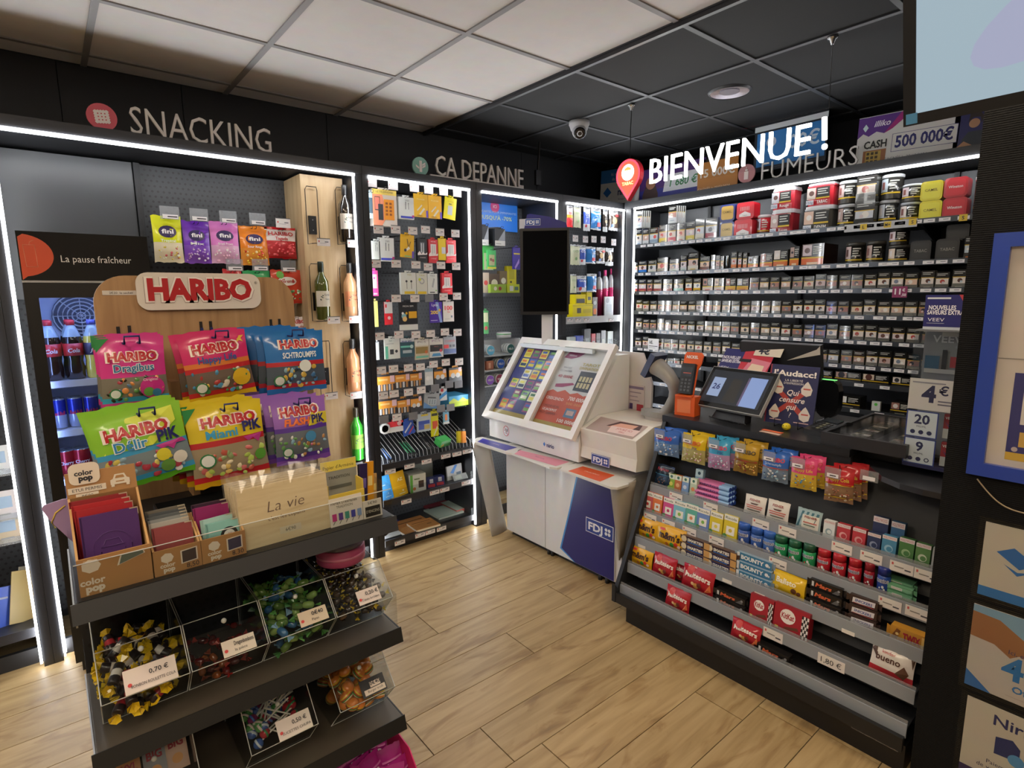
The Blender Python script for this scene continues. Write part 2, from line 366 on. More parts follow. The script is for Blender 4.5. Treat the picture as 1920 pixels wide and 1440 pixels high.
# ================================================================= wall units along the back
ZL, YF = 2.19, 2.976
FASC = M('2a2b2f', .42); POST = M('1b1c20', .4)
def unit(label, x0, x1, left=True, right=True, post=.045, peg=PEG, inner=DARK, pl=None, pr=None):
    t = thing('wall_display_unit', label, 'shelf unit', ((x0+x1)/2, 3.2, 0)); o = Vector(t.location)
    def part(name, a, m, par=None): q = MB(); q.T = MT(-o); q.box(*a, m); return q.build(name, par or t)
    bp = part('back_panel', (x0, 3.36, .06, x1, 3.38, ZL), peg)
    pl = post if pl is None else pl; pr = post if pr is None else pr
    part('side_panel', (x0-pl, YF, 0, x0-.002, 3.40, 2.24), POST); part('side_panel', (x1+.002, YF, 0, x1+pr, 3.40, 2.24), POST)
    part('top_panel', (x0-pl, YF+.01, ZL+.012, x1+pr, 3.404, ZL+.03), DARK)
    part('fascia', (x0-pl, YF-.006, ZL+.010, x1+pr, YF+.012, ZL+.055), FASC); part('plinth', (x0, 3.03, 0, x1, 3.05, .07), BLACK)
    q = MB(); q.T = MT(-o); q.box(x0, YF-.010, ZL-.005, x1, YF+.004, ZL+.008, LEDM); q.build('led_strip', t)
    if right: q = MB(); q.T = MT(-o); q.box(x1-.010, YF-.006, .02, x1-.001, YF+.006, ZL-.006, LEDM); q.build('led_strip', t)
    if left: q = MB(); q.T = MT(-o); q.box(x0+.001, YF+.03, .02, x0+.010, YF+.046, ZL-.011, LEDM); q.build('led_strip', t)
    return t, part
u0, u0p = unit('black display unit of greeting cards at the edge, beyond the drinks fridge', -1.16, -.158, pr=.035)
u1, u1p = unit('black snack unit holding the drinks fridge and sweet bags under SNACKING', -.088, 1.359, pl=.034, pr=.042)
u2, u2p = unit('black pegboard unit of phone accessories and stationery, nearest the snack unit', 1.441, 2.111, pl=.038, pr=.048)
u3, u3p = unit('black display unit with the blue phone-card poster behind the portrait screen', 2.206, 2.863, pl=.045, pr=.048)
u4, u4p = unit('narrow black unit of smoking filters and gas bottles beside the tobacco wall', 2.957, 3.584, pl=.045, pr=.05)
q = MB(); q.T = MT(-Vector(u1.location)); q.box(-.087, YF-.006, .02, -.081, YF+.002, ZL-.011, LEDM); q.build('led_strip', u1)
# ---------------------------------------------------------------- signs over the units
LET = M('d9d5d3', .45); 
def letters(name, label, s, x0, x1, z, h, y, depth=.012, m=LET, base=False):
    t = thing(name, label, 'sign', ((x0+x1)/2, y, z)); q = MB(); q.text(s, (0, 0, 0), h, m, w=x1-x0, depth=depth, bold=-.004); q.build('lettering', t)
    if base: q = MB(); q.box(-(x1-x0)/2-.04, 0, -.012, (x1-x0)/2, .012, 0, m); q.build('base_bar', t)
    return t
a, c = RY(245, 240, 3.0), RY(508, 270, 3.0); zb, zt = RY(300, 266.5, 3.0).z, RY(300, 216, 3.0).z
letters('wall_sign', 'white raised lettering SNACKING standing above the light strip', 'SNACKING', a.x, c.x, ZL+.056, zt-zb, 2.995)
a, c = RY(817, 325, 3.0), RY(981, 345, 3.0); zb, zt = RY(900, 342, 3.0).z, RY(900, 306, 3.0).z
letters('wall_sign', 'white raised lettering CA DEPANNE above the accessory pegboard', 'CA DEPANNE', a.x, c.x, ZL+.068, zt-zb, 2.995, base=True)
def disc_sign(label, px, py, rpx, y, col, kind):
    p = RY(px, py, y); r = RY(px+rpx, py, y).x-p.x; t = thing('icon_sign', label, 'sign', (p.x, y, p.z))
    q = MB(); q.cyl((0, 0, 0), r, .012, M(col, .5), 28, 'y'); q.build('disc', t)
    q = MB(); w = M('e8e2e0', .5)
    if kind == 'biscuit':
        q.T = MR(rad(-6), 4, 'Y'); n = 5; s = r*.46
        pts = []
        for k in range(4):
            for i in range(n*2):
                tt = i/(n*2)*2-1; bump = s*(1+(.12 if i % 2 else 0)); pts.append([(tt*s, bump), (bump, -tt*s), (-tt*s, -bump), (-bump, tt*s)][k])
        q.poly([(x, -.002, z) for x, z in pts][::-1], w)
        for i in (-1, 0, 1):
            for j in (-1, 0, 1): q.poly([(i*s*.5+.12*s*cos(k*1.047), -.003, j*s*.5+.12*s*sin(k*1.047)) for k in range(6)], M(col, .5))
    elif kind == 'knife':
        q.box(-r*.16, -.003, -r*.6, r*.16, -.0005, r*.6, w)
        for sg, z in ((1, .25), (1, .0), (-1, -.1)): q.poly([(sg*r*.2, -.002, z*r), (sg*r*.62, -.002, (z+.25)*r), (sg*r*.6, -.002, (z+.02)*r), (sg*r*.2, -.002, (z-.2)*r)], w)
    q.build('pictogram', t)
    return t
disc_sign('round pink sign with a white biscuit pictogram beside SNACKING', 191, 219, 28.5, 2.99, 'c95563', 'biscuit')
disc_sign('round pale green sign with a penknife pictogram before CA DEPANNE', 788.5, 312, 14.5, 2.99, '7fb0a6', 'knife')
# ================================================================= tobacco wall
XT, YT0, YT1 = 3.57, .45, 2.905
tb_ = thing('tobacco_wall_unit', 'long black tobacco shelving behind the till, lit from its top edge', 'shelf unit', (3.8, 1.7, 0)); To = Vector(tb_.location)
def tpart(name, a, m, parent=None, **k): q = MB(); q.T = MT(-To); q.box(*a, m); return q.build(name, parent or tb_, **k)
tpart('back_panel', (3.95, YT0, .05, 3.97, YT1, ZL), M('33363b', .4)); tpart('side_panel', (XT+.012, YT1, 0, 3.97, YT1+.05, 2.24), POST)
tpart('top_panel', (XT+.01, YT0, ZL+.012, 4.04, YT1, ZL+.03), DARK); tpart('fascia', (XT-.006, YT0, ZL+.010, XT+.012, YT1+.05, ZL+.058), FASC)
tpart('led_strip', (XT-.010, YT0, ZL-.005, XT+.004, YT1-.04, ZL+.008), LEDM); tpart('led_strip', (XT-.002, YT1-.046, .3, XT+.010, YT1-.036, ZL-.006), LEDM)
for y in (.95, 1.75, 2.45): tpart('bracket_post', (3.93, y-.012, .05, 3.95, y+.012, ZL), BLACK)
lipz = [RX(1187, v, XT).z for v in (466, 518, 553, 589, 623, 656.7)]+[RX(1712, v, XT).z for v in (737, 790)]
lipz.append(lipz[-1]-.17)
for i in range(2, len(lipz)): pass
LIPH = .028; shelves = []; lm = None
for i, z in enumerate(lipz):
    q = MB(); q.T = MT(-To); q.box(XT, YT0, z, XT+.008, YT1-.06, z+LIPH, M('54585e', .25, .6)); q.box(XT+.008, YT0, z+.002, 3.95, YT1-.06, z+.012, DARK); s_ = q.build('shelf', tb_); shelves.append(s_)
    n = 33 if i < 6 else 14
    for k in range(n):
        y = YT1-.10-(YT1-YT0-.14)*(k+rnd.uniform(.2, .6))/n
        if lm is None: q = MB(); q.box(-.0015, -.024, .004, 0, .024, .021, TAGW); q.box(-.0018, -.016, .0115, -.0014, .006, .0145, M('5a5a66')); lm = q.build('price_label', s_, Vector((XT, y, z))-To).data
        else: link('price_label', lm, s_, Vector((XT, y, z))-To)
for i in range(2):
    for y in (1.0, 1.72, 2.42):
        q = MB(); q.T = MT(-To); q.prism([(3.62, y, lipz[i]), (3.945, y, lipz[i]), (3.945, y, lipz[i]-.09)], (0, .012, 0), BLACK); q.build('bracket', tb_)
# FUMEURS sign and its icon
a, c = RX(1427, 330, XT+.02), RX(1608, 303, XT+.02); zb, zt = RX(1500, 334, XT+.02).z, RX(1500, 299, XT+.02).z
t = thing('wall_sign', 'thin white lettering FUMEURS standing on the tobacco shelving', 'sign', (XT+.02, (a.y+c.y)/2, ZL+.06), FX)
q = MB(); q.text('FUMEURS', (0, 0, 0), zt-zb, M('d6d4d2', .5), w=a.y-c.y, depth=.01, bold=-.012); q.build('lettering', t)
p = RX(1399, 336, XT+.02); r = .058
t = thing('bracket_pole', 'thin black pole with a small bracket box rising from the unit top to the ceiling', 'bracket', (RY(1006, 352, 3.1).x, 3.1, ZL+.031)); px_ = Vector(t.location); q = MB(); q.tube([(0, 0, .01), (.004, 0, .14), (.03, .0, ZC-px_.z-.003)], .006, M('1f2023', .4), 8); q.build('pole', t)
q = MB(); q.box(-.02, -.02, .09, .025, .0, .19, M('26272b', .4)); q.build('bracket_box', t); q = MB(); q.cyl((0, 0, 0), .07, .008, M('26272b', .35), 20); q.build('base_plate', t)
t = thing('icon_sign', 'round dusky pink sign with a lighter pictogram before FUMEURS', 'sign', (XT+.02, p.y, ZL+.06+r), FX)
q = MB(); q.cyl((0, 0, 0), r, .01, M('b0797b', .5), 24, 'y'); q.build('disc', t)
q = MB(); q.box(-.014, -.003, -.036, .014, -.0005, .012, M('ddd0cc')); q.box(-.008, -.003, .016, .008, -.0005, .026, M('ddd0cc')); q.box(-.002, -.003, .03, .002, -.0005, .04, M('ddd0cc')); q.build('pictogram', t)
# posters and winner cheques leaning on the header wall over the tobacco
def cheque(label, px, y0, y1, shapes, body, tilt=0, x=3.70):
    yc, z, w_, h_ = fitX(px[0], y0, px[1], y1, x); t = thing('cheque_poster', label, 'poster', (x, yc, z), FX)
    q = MB(); q.T = MR(tilt, 4, 'Y'); q.box(-w_/2, 0, 0, w_/2, .004, h_, M(body, .4)); q.build('board', t); q = MB(); q.T = MR(tilt, 4, 'Y'); prints(q, w_, h_, shapes); q.build('print', t); return t
cheque('white and blue poster with a blue diamond logo behind the glowing pin', (1125, 1198), 316, 381, [('r', 0, .62, 1, 1, '3d7fc6'), ('t', .5, .82, .09, 'Ici, votre compte', 'ffffff', {'maxw': .18}), ('t', .5, .68, .09, 'de paiement', 'ffffff', {'maxw': .16}), ('p', [(.08, .34), (.19, .5), (.3, .34), (.19, .2)], '2f72c4'), ('t', .64, .24, .2, 'nirio', '1e2a6a', {'bold': .02}), ('t', .6, .1, .05, 'Groupe FDJ', '1e2a6a')], 'e4e6ea', .05)
cheque('navy cheque poster with a green 1 680 euro figure on white', (1200, 1322), 308, 378, [('r', 0, 0, 1, .42, '2b2f86'), ('p', [(.38, .3), (.95, .3), (.99, .75), (.42, .75)], 'e6e8ee'), ('t', .68, .42, .2, '1 680 €', '2f7a4a', {'bold': .02, 'shear': .2}), ('t', .62, .1, .07, 'GAGNÉS le 11/09/2025', 'dfe2f2', {'bold': .01}), ('p', [(.04, 0), (.3, 0), (.3, .3), (.24, .62), (.12, .62), (.05, .3)], '3b2624'), ('c', .18, .6, .08, '9a6a50')], '4a2b6b')
cheque('dark poster of two people in striped tops beside the orange cheque', (1316, 1358), 296, 366, [('r', .06, .0, .94, .5, '22303f'), ('c', .3, .68, .16, 'a67d66'), ('c', .7, .74, .16, 'b08a70'), ('r', .1, .2, .9, .24, '5b6f80'), ('r', .1, .3, .9, .34, '5b6f80'), ('r', .1, .1, .9, .14, '5b6f80')], '2a2622')
cheque('orange cheque poster with white 15 000 euro figure', (1308, 1383), 300, 363, [('t', .5, .55, .24, '15 000€', 'efe6da', {'bold': .025, 'fw': .86}), ('t', .42, .16, .08, 'GAGNÉS le 09/03/2024', 'f2dcc0')], 'b97a35', 0, 3.69)
cheque('bright blue poster half hidden behind the glowing lettering, clover logo', (1415, 1550), 222, 312, [('r', .0, .86, 1, .97, 'd9dde2'), ('r', .04, .1, .98, .82, '2e7fc8'), ('t', .7, .38, .28, '00€', 'cfe0f0', {'bold': .02}), ('c', .25, .6, .07, 'd7dbe6')], '23272f')
cheque('white lottery cheque with purple corner and 500 000 euro figure', (1606, 1795), 206, 312, [('p', [(0, .99), (0, .62), (.06, .7), (.12, .64), (.2, .71), (.28, .66), (.36, .72), (.5, .99)], '5a2a86'), ('p', [(.28, .66), (.36, .72), (.56, .99), (.44, .99)], 'a11b77'), ('t', .25, .8, .1, 'illiko', 'efe8f4', {'shear': .25, 'bold': .02}), ('p', [(.05, .8), (.08, .87), (.11, .8), (.08, .73)], 'cfe3ea'), ('p', [(.37, .3), (.99, .3), (.99, .62), (.37, .62)], '3a3a78'), ('p', [(.375, .308), (.985, .308), (.985, .612), (.375, .612)], 'dcdad8'), ('t', .68, .37, .2, '500 000€', '22226a', {'bold': .03, 'fw': .55}), ('t', .52, .16, .05, 'GAGNÉS le 28/10/2024', '4a4a6a'), ('t', .2, .42, .13, 'CASH', '1b1b1b', {'bold': .03, 'fw': .24}), ('r', .08, .02, .32, .38, 'a0663c'), ('r', .11, .05, .27, .36, 'c9a94f')]+[('r', .12+.045*i, .07+.075*j, .15+.045*i, .12+.075*j, '4a3b20') for i in range(3) for j in range(4)], 'dcdad8', .03)
cheque('navy poster of a dark-haired person beside the white lottery cheque', (1789, 1857), 205, 287, [('p', [(.2, 0), (.25, .35), (.4, .5), (.8, .5), (.95, .3), (.95, 0)], '2c3440'), ('c', .55, .68, .15, 'b98a68'), ('p', [(.38, .7), (.42, .92), (.66, .95), (.8, .8), (.74, .66), (.7, .8), (.5, .82)], '2a1c18'), ('p', [(.0, .12), (.3, .3), (.55, .18), (.5, .05), (.1, .0)], 'b98a68')], '26265e', 0)
# ================================================================= snack unit: fridge, sweets, wine
u1p('fridge_back_panel', (-.086, 3.335, 1.55, RY(250, 350, 3.34).x, 3.358, ZL), M('34373b', .35))
rx = RY(258, 350, 3.34).x; q = MB(); q.T = MT(-Vector(u1.location)); q.box(rx-.012, 3.325, .06, rx+.014, 3.359, ZL, BLACK)
for i in range(40): q.box(rx-.003, 3.3245, .1+i*.05, rx+.003, 3.3255, .13+i*.05, M('050506'))
q.build('slotted_rail', u1)
wx0, wx1 = 1.113, 1.344; q = MB(); q.T = MT(-Vector(u1.location)); q.box(wx0, 3.10, .1, wx1, 3.355, ZL-.002, OAK); q.build('oak_panel', u1)
def T(*p): return MT(Vector(p))
# drinks fridge
fx0, fx1, fy = -.05, .36, 2.80
t = thing('drinks_fridge', 'slim black glass-door drinks fridge with an orange half-disc on its header', 'fridge', ((fx0+fx1)/2, 3.05, 0)); fo = Vector(t.location)
FB = M('121316', .3); FI = M('cfd6e6', .4)
def fpart(name, a, m, par=None): q = MB(); q.T = MT(-fo); q.box(*a, m); return q.build(name, par or t)
q = MB(); q.T = MT(-fo)
q.box(fx0, fy+.04, .04, fx0+.02, 3.31, 1.8, FB); q.box(fx1-.02, fy+.04, .04, fx1, 3.31, 1.8, FB); q.box(fx0+.02, 3.29, .04, fx1-.02, 3.31, 1.8, FB); q.box(fx0+.02, fy+.04, 1.60, fx1-.02, 3.29, 1.8, FB); q.box(fx0+.02, fy+.04, 0, fx1-.02, 3.29, .12, FB); q.build('cabinet', t)
q = MB(); q.T = MT(-fo); q.box(fx0+.021, 3.27, .12, fx1-.021, 3.288, 1.6, FI); q.box(fx0+.0205, fy+.05, .12, fx0+.026, 3.27, 1.6, FI); q.box(fx1-.026, fy+.05, .12, fx1-.0205, 3.27, 1.6, FI); q.box(fx0+.027, fy+.05, 1.592, fx1-.027, 3.27, 1.599, FI); q.build('liner', t)
h = fpart('header', (fx0, fy, 1.622, fx1, fy+.039, 1.8), M('0d0e11', .12)); fpart('chrome_strip', (fx0, fy-.002, 1.612, fx1, fy+.039, 1.62), M('b9bcc2', .25, .8))
q = MB(); q.T = MT(-fo); q.poly([(fx0+.004, fy-.0006, 1.70+.078*sin(a)) if abs(abs(a)-PI/2) < .01 else (fx0+.004+.098*cos(a), fy-.0006, 1.712+.078*sin(a)) for a in [(-1+i/10)*PI/2 for i in range(21)]], M('d9512c', .4))
pt = [(.016, .045), (.05, .045), (.052, -.035), (.02, -.035)]; om = M('ef9a78')
for a, c in zip(pt, pt[1:]+pt[:1]): q.tube([(fx0+a[0], fy-.001, 1.705+a[1]), (fx0+c[0], fy-.001, 1.705+c[1])], .0009, om, 4)
q.tube([(fx0+.034, fy-.001, 1.75), (fx0+.038, fy-.001, 1.762), (fx0+.05, fy-.001, 1.768)], .0009, om, 4)
q.text('La pause fraîcheur', (fx0+.235, fy-.0008, 1.69), .026, WHITE, w=.225); q.build('lettering', h)
d = thing('door', '', ''); [d.__delitem__(k) for k in ('label', 'category')]; d.parent = t
q = MB(); q.T = MT(-fo); q.box(fx0, fy, .1, fx0+.042, fy+.035, 1.61, FB); q.box(fx1-.042, fy, .1, fx1, fy+.035, 1.61, FB); q.box(fx0+.042, fy, 1.555, fx1-.042, fy+.035, 1.61, FB); q.box(fx0+.042, fy, .1, fx1-.042, fy+.035, .16, FB); q.build('frame', d)
q = MB(); q.T = MT(-fo); q.box(fx0+.043, fy+.01, .161, fx1-.043, fy+.014, 1.554, GLASS); q.build('pane', d)
fpart('interior_light', (fx0+.03, fy+.06, 1.575, fx1-.03, fy+.075, 1.591), M('a9bdff', .5, emit=34)); fpart('interior_light', (fx0+.028, fy+.055, .2, fx0+.036, fy+.063, 1.5, ), M('a9bdff', .5, emit=16))
gp = RY(152, 592, 3.262); q = MB(); q.T = MT(-fo)
for i in range(6): 
    R_ = .016+.017*i; q.tube([(gp.x+R_*cos(a*PI/12), 3.255, gp.z+R_*.95*sin(a*PI/12)) for a in range(25)], .003, WHITE, 5)
for i in range(8): q.tube([(gp.x, 3.257, gp.z), (gp.x+.1*cos(i*PI/4), 3.257, gp.z+.095*sin(i*PI/4))], .002, WHITE, 4)
q.cyl((gp.x, 3.262, gp.z), .105, .006, M('3b4252'), 24, 'y'); q.build('fan_grille', t)
fsz = [RY(150, 712, 2.9).z, RY(150, 803, 2.9).z, RY(150, 893, 2.9).z, .42]
for i, z in enumerate(fsz): 
    s_ = fpart('shelf', (fx0+.03, 2.885, z-.006, fx1-.03, 3.24, z), WHITE); fpart('price_rail', (fx0+.03, 2.878, z-.024, fx1-.03, 2.884, z+.003), M('dfe2ea', .4), s_)
def soda(label, x, y, z, liquid, lab, cap, stxt, group='soft drink bottles in the fridge'):
    t = thing('soda_bottle', label, 'bottle', (x, y, z), 0, group); L_ = M(liquid, .08, coat=.5); cl = M('9fb0b8', .08, coat=.5)
    q = MB(); q.lathe([(.026, 0), (.033, .006), (.034, .05), (.030, .075), (.034, .1), (.034, .155), (.031, .175), (.02, .205), (.013, .222)], 14, L_, mats=[L_]*6+[cl]*3); q.build('bottle_body', t)
    q = MB(); q.lathe([(.0345, .098), (.0345, .148)], 14, M(lab, .4)); q.text(stxt, (0, -.0352, .112), .016, WHITE, shear=.2, bold=.02, maxw=.04, surf=lambda v: -(.0352-math.sqrt(max(0, .0352**2-v.x**2)))); q.build('label', t)
    q = MB(); q.lathe([(.0145, .222), (.0145, .24), (.011, .243)], 12, M(cap, .4)); q.build('cap', t); return t
bx = [RY(p_, 690, 2.95).x for p_ in (100, 142, 180)]
s1 = soda('cola bottle with red label, first from the fridge hinge side, top shelf', bx[0], 2.95, fsz[0], '1d0d0a', 'b51d22', 'c0262c', 'Cola')
dup(s1, (bx[1], 2.95, fsz[0]), None, 'cola bottle with red label, second on the top fridge shelf'); dup(s1, (bx[0]-.005, 3.05, fsz[0]), None, 'cola bottle behind the first cola bottle, fridge top shelf'); dup(s1, (bx[1]-.004, 3.05, fsz[0]), None, 'cola bottle behind the second cola bottle, fridge top shelf')
soda('yellow lemonade bottle with blue cap beside the cola bottles', bx[2], 2.95, fsz[0], 'd9c95a', '2b2740', '5b5fb5', 'Jus')
def can(label, x, y, z, body, top, stxt, r=.026, hh=.13, group='drink cans in the fridge', band=None):
    t = thing('drink_can', label, 'can', (x, y, z), 0, group); q = MB(); m1, m2 = M(body, .25, .4), M(band or body, .25, .4); al = M('b9bdc4', .25, .9)
    q.lathe([(r*.8, 0), (r, .006), (r, hh*.45), (r, hh*.93), (r*.82, hh), (r*.78, hh-.003)], 14, m1, mats=[al, m2, m1, al, al]); q.build('can_body', t)
    q = MB(); q.text(stxt, (0, -r-.0006, hh*.45), hh*.12, M(top), bold=.02, maxw=r*1.5, surf=lambda v: -(r-math.sqrt(max(0, r*r-v.x**2)))); q.build('lettering', t); return t
for i, (px, py) in enumerate(((114, 800), (146, 798), (176, 795))): can('slim blue and silver energy drink can, %s on the middle fridge shelf' % ORD[i], RY(px, py, 2.95).x, 2.95, fsz[1], '24309a', 'd02b2b', 'Red Bull', band='aab2c8')
for i, (px, py) in enumerate(((128, 888), (158, 885))): can('red drink can, %s on the lower fridge shelf' % ORD[i], RY(px, py, 2.95).x, 2.95, fsz[2], 'a31e28', 'e8e2e2', 'Cherry', r=.032, hh=.115)
# ---------------------------------------------------------------- hooks, price tags and hung goods
def hook(unit_, x, z, y0, y1=3.36):
    q = MB(); o = Vector(unit_.location); q.T = MT(-o); q.tube([(x-.009, y1, z), (x-.009, y0, z-.006), (x-.009, y0-.006, z+.006), (x+.009, y0-.006, z+.006), (x+.009, y0, z-.006), (x+.009, y1, z)], .0016, M('1c1c20', .3, .5), 4); return q.build('hook', unit_)
_tg = {}
def ptag(unit_, px, py, y, w=.060, h=.046, grey=False):
    p = RY(px, py, y); o = Vector(unit_.location); k = (w, h, grey)
    if k not in _tg:
        q = MB(); q.box(-w/2, 0, -h/2, w/2, .0015, h/2, M('7d8088', .4) if grey else TAGW)
        if not grey:
            q.box(-w/2, -.0006, h/2-.004, w/2, 0, h/2, M('55565c')); q.box(-w*.4, -.0004, -.001, -w*.32, 0, .008, M('c23a3a')); q.box(-w*.28, -.0004, -.007, w*.2, 0, -.0045, M('b4b4bc')); q.box(w*.08, -.0004, -.001, w*.36, 0, .004, M('6a6a74'))
        o_ = q.build('price_tag', unit_, p-o); _tg[k] = o_.data; return o_
    return link('price_tag', _tg[k], unit_, p-o)
def clear_tag(unit_, px, py, y):
    p = RY(px, py, y); o = Vector(unit_.location); q = MB(); q.box(-.04, 0, -.03, .04, .001, .03, ACR2); q.box(-.03, -.001, -.026, .034, 0, -.008, TAGW); q.box(-.01, -.0014, -.02, .03, -.001, -.015, INK); return q.build('price_tag', unit_, p-o)
def hung_bag(unit_, label, box, y, bands, shapes, blobs=None, seed=1, t=.035, group='sweet bags hung in the snack unit', tilt=0, blobz=None, name='sweet_bag', nblob=26, behind=0):
    cx, z, w_, h_ = fitY(*box, y); o = bag(name, label, 'sweet bag', (cx, y, z), w_, h_, t, bands, shapes, (0, tilt, 0), group, blobs, seed, blobz=blobz, nblob=nblob); hook(unit_, cx, z+h_-.008, y-.03)
    for k in range(behind): dup(o, (cx+rnd.uniform(-.006, .006), y+.03*(k+1), z+.004*k), None, label+', %s copy behind it' % ORD[k])
    return o
OV = [(.5+.3*cos(i*PI/8), .66+.13*sin(i*PI/8)) for i in range(16)]
def fini(col, sub): return [('p', OV, '2c1f4f'), ('t', .5, .62, .09, 'fini', 'f2eef2', {'bold': .03, 'fw': .4}), ('t', .5, .44, .055, sub, 'f4f0ea', {'bold': .02, 'fw': .5})]
for i, (lab, box, top, low, sub, blb) in enumerate((
    ('yellow bag of sour gummies hung first in the top row, snack unit', (286, 405, 342, 492), 'd8dc1e', 'e7d9b8', 'Tropical', ['b64a52', 'd7c04a', 'e3e0c8']), ('purple bag of sweets behind the yellow bag, snack unit top row', (343, 415, 394, 494), '6a2fa8', '7a4ab0', 'Mix', ['e0d0e8', 'b88ad0']),
    ('pale pink bag of marshmallows in the middle of the snack unit top row', (394, 416, 448, 494), 'd77ac2', 'd9a8c8', 'Brazil Prawn', ['f0e6ea', 'e6b0c8']), ('orange bag of jelly rings, fourth in the snack unit top row', (449, 424, 503, 497), 'e07f1c', 'd98a34', 'Sour Rings', ['e9c23c', 'c8452a', 'f2d9a0']))):
    hung_bag(u1, lab, box, 3.2, [(.42, low), (1, top)], fini(top, sub), blb, i+1, blobz=(.06, .36))
hung_bag(u1, 'red and white bag of strawberry sweets beside the oak panel, top row', (497, 427, 555, 485), 3.2, [(.1, 'b0161e'), (.55, 'b9323a'), (.93, 'ece6e6'), (1, 'c01c24')], [('t', .5, .74, .12, 'HARIBO', 'b8242c', {'bold': .03, 'fw': .8}), ('t', .5, .6, .1, 'Tagada', 'b8242c', {'bold': .02})], ['e2535c', 'd23c48', 'ea6a70'], 5, blobz=(.12, .5), nblob=34)
for i, px in enumerate((318, 373, 428, 483)): clear_tag(u1, px, 399+4*i, 3.16)
ptag(u1, 531, 418, 3.16, .075, .05)
hung_bag(u1, 'small red sweet bag hung in the second row, behind the wooden board', (420, 505, 455, 585), 3.2, [(1, 'c43a3c')], [('t', .5, .7, .09, 'HARIBO', 'e6dede', {'fw': .7})], None, 6)
hung_bag(u1, 'green sweet bag in the second row behind the wooden board', (457, 507, 508, 585), 3.2, [(.5, 'e2e0d8'), (1, '3a9a5a')], [], ['58a06a', 'd8d8c8'], 7)
hung_bag(u1, 'red bag with green gummies hung beside the oak panel, second row', (508, 506, 566, 569), 3.19, [(.1, 'c0392e'), (1, 'c8452f')], [('p', OV, 'e8e0d8'), ('t', .5, .62, .09, 'Xtreme', 'b02a3c', {'fw': .5, 'bold': .02}), ('c', .3, .85, .12, '6aa84a')], ['4e7c4a', '6aa36a', 'c8d0b0'], 8, blobz=(.12, .42))
for px, py in ((440, 497), (488, 497), (541, 499)): clear_tag(u1, px, py, 3.15)
hung_bag(u1, 'red and white strawberry sweet bag in the third row, mostly hidden by the board', (530, 594, 578, 650), 3.2, [(.5, 'c23a42'), (1, 'ece4e4')], [('t', .5, .78, .12, 'HARIBO', 'b8242c', {'bold': .03, 'fw': .8}), ('t', .5, .62, .1, 'Tagada', 'b8242c', {'fw': .6})], ['e2535c'], 9)
hung_bag(u1, 'bright pink sweet bag with a yellow medallion low beside the green bottle', (604, 762, 658, 852), 3.16, [(.45, 'b04a86'), (1, 'd83f8e')], [('c', .72, .72, .22, 'e3c53c'), ('t', .72, .69, .05, 'Pomme', 'b02a3c', {'fw': .3})], ['7a4a8e', 'e0c0d0', 'd86aa0'], 10, tilt=.18, blobz=(.05, .4))
# wine on the oak panel
WIRE = M('17171a', .35, .4)
def wine_rack(label, cx, z, h=.34, y=3.1):
    t = thing('bottle_rack', label, 'bottle rack', (cx, y, z), 0, 'wire bottle racks on the oak panel'); q = MB(); w_ = .032
    q.tube([(-w_, -.07, .0), (-w_, -.012, .0), (-w_, -.012, h*.95), (-w_*.8, -.02, h), (w_*.8, -.02, h), (w_, -.012, h*.95), (w_, -.012, 0), (w_, -.07, 0), (w_*.7, -.095, 0), (-w_*.7, -.095, 0), (-w_, -.07, 0)], .0022, WIRE, 5); q.build('wire_loop', t)
    q = MB(); q.box(-.02, -.012, h*.18, .02, 0, h*.5, WIRE); q.cyl((0, -.014, h*.25), .003, .003, M('8a8c90', .3, .8), 8, 'y'); q.cyl((0, -.014, h*.43), .003, .003, M('8a8c90', .3, .8), 8, 'y'); q.build('bracket', t); return t
def wine(label, cx, z, h, glass_, cap, lab, y=3.06, empty=None):
    t = thing('wine_bottle', label, 'bottle', (cx, y, z), 0, 'bottles on the oak panel'); s = h/.3; G = M(glass_, .06, coat=.6); q = MB()
    q.lathe([(.028*s, 0), (.036*s, .008*s), (.036*s, .18*s), (.034*s, .2*s), (.016*s, .235*s), (.0145*s, .262*s)], 18, G); q.build('bottle_glass', t)
    q = MB(); q.lathe([(.0155*s, .235*s), (.0155*s, .292*s), (.014*s, .3*s)], 14, M(cap, .35)); q.build('capsule', t)
    R_ = .0364*s; q = MB(); n = 10; L_ = M(lab, .6)
    for i in range(n):
        a, c = rad(-75+150*i/n), rad(-75+150*(i+1)/n); q.poly([(R_*sin(a), -R_*cos(a), .07*s), (R_*sin(c), -R_*cos(c), .07*s), (R_*sin(c), -R_*cos(c), .15*s), (R_*sin(a), -R_*cos(a), .15*s)], L_)
    sf = lambda v: -(R_+.0004-math.sqrt(max(0, (R_+.0004)**2-v.x**2)))
    q.text('Kordak', (.014*s, -R_-.0008, .125*s), .012*s, INK, maxw=.03*s, surf=sf); q.text('Vignes', (.014*s, -R_-.0008, .105*s), .008*s, INK, maxw=.026*s, surf=sf)
    for i in range(7): q.sph((-.014*s+.008*s*cos(i), -R_+.0015, .115*s+.012*s*sin(i*1.3)), .0032*s, M('2a3a30'), 6, 4, sy=.3)
    q.build('label', t); return t
def wpos(px0, py0, px1, py1): cx, z, w_, h_ = fitY(px0, py0, px1, py1, 3.04); return cx, z, h_
rk = []
for px, y0, y1, lab in ((592, 348, 457, 'empty wire bottle rack, upper row of the oak panel'), (648, 350, 458, 'wire bottle rack holding the dark red wine bottle'), (600, 494, 602, 'wire bottle rack holding the white wine bottle'), (656, 497, 602, 'wire bottle rack holding the upper rose bottle'), (616, 640, 742, 'wire bottle rack half hidden behind the hanging gummy bags'), (662, 640, 742, 'wire bottle rack holding the lower rose bottle')):
    cx, z, h_ = wpos(px-8, y0, px+8, y1); wine_rack(lab, cx, z, h_)
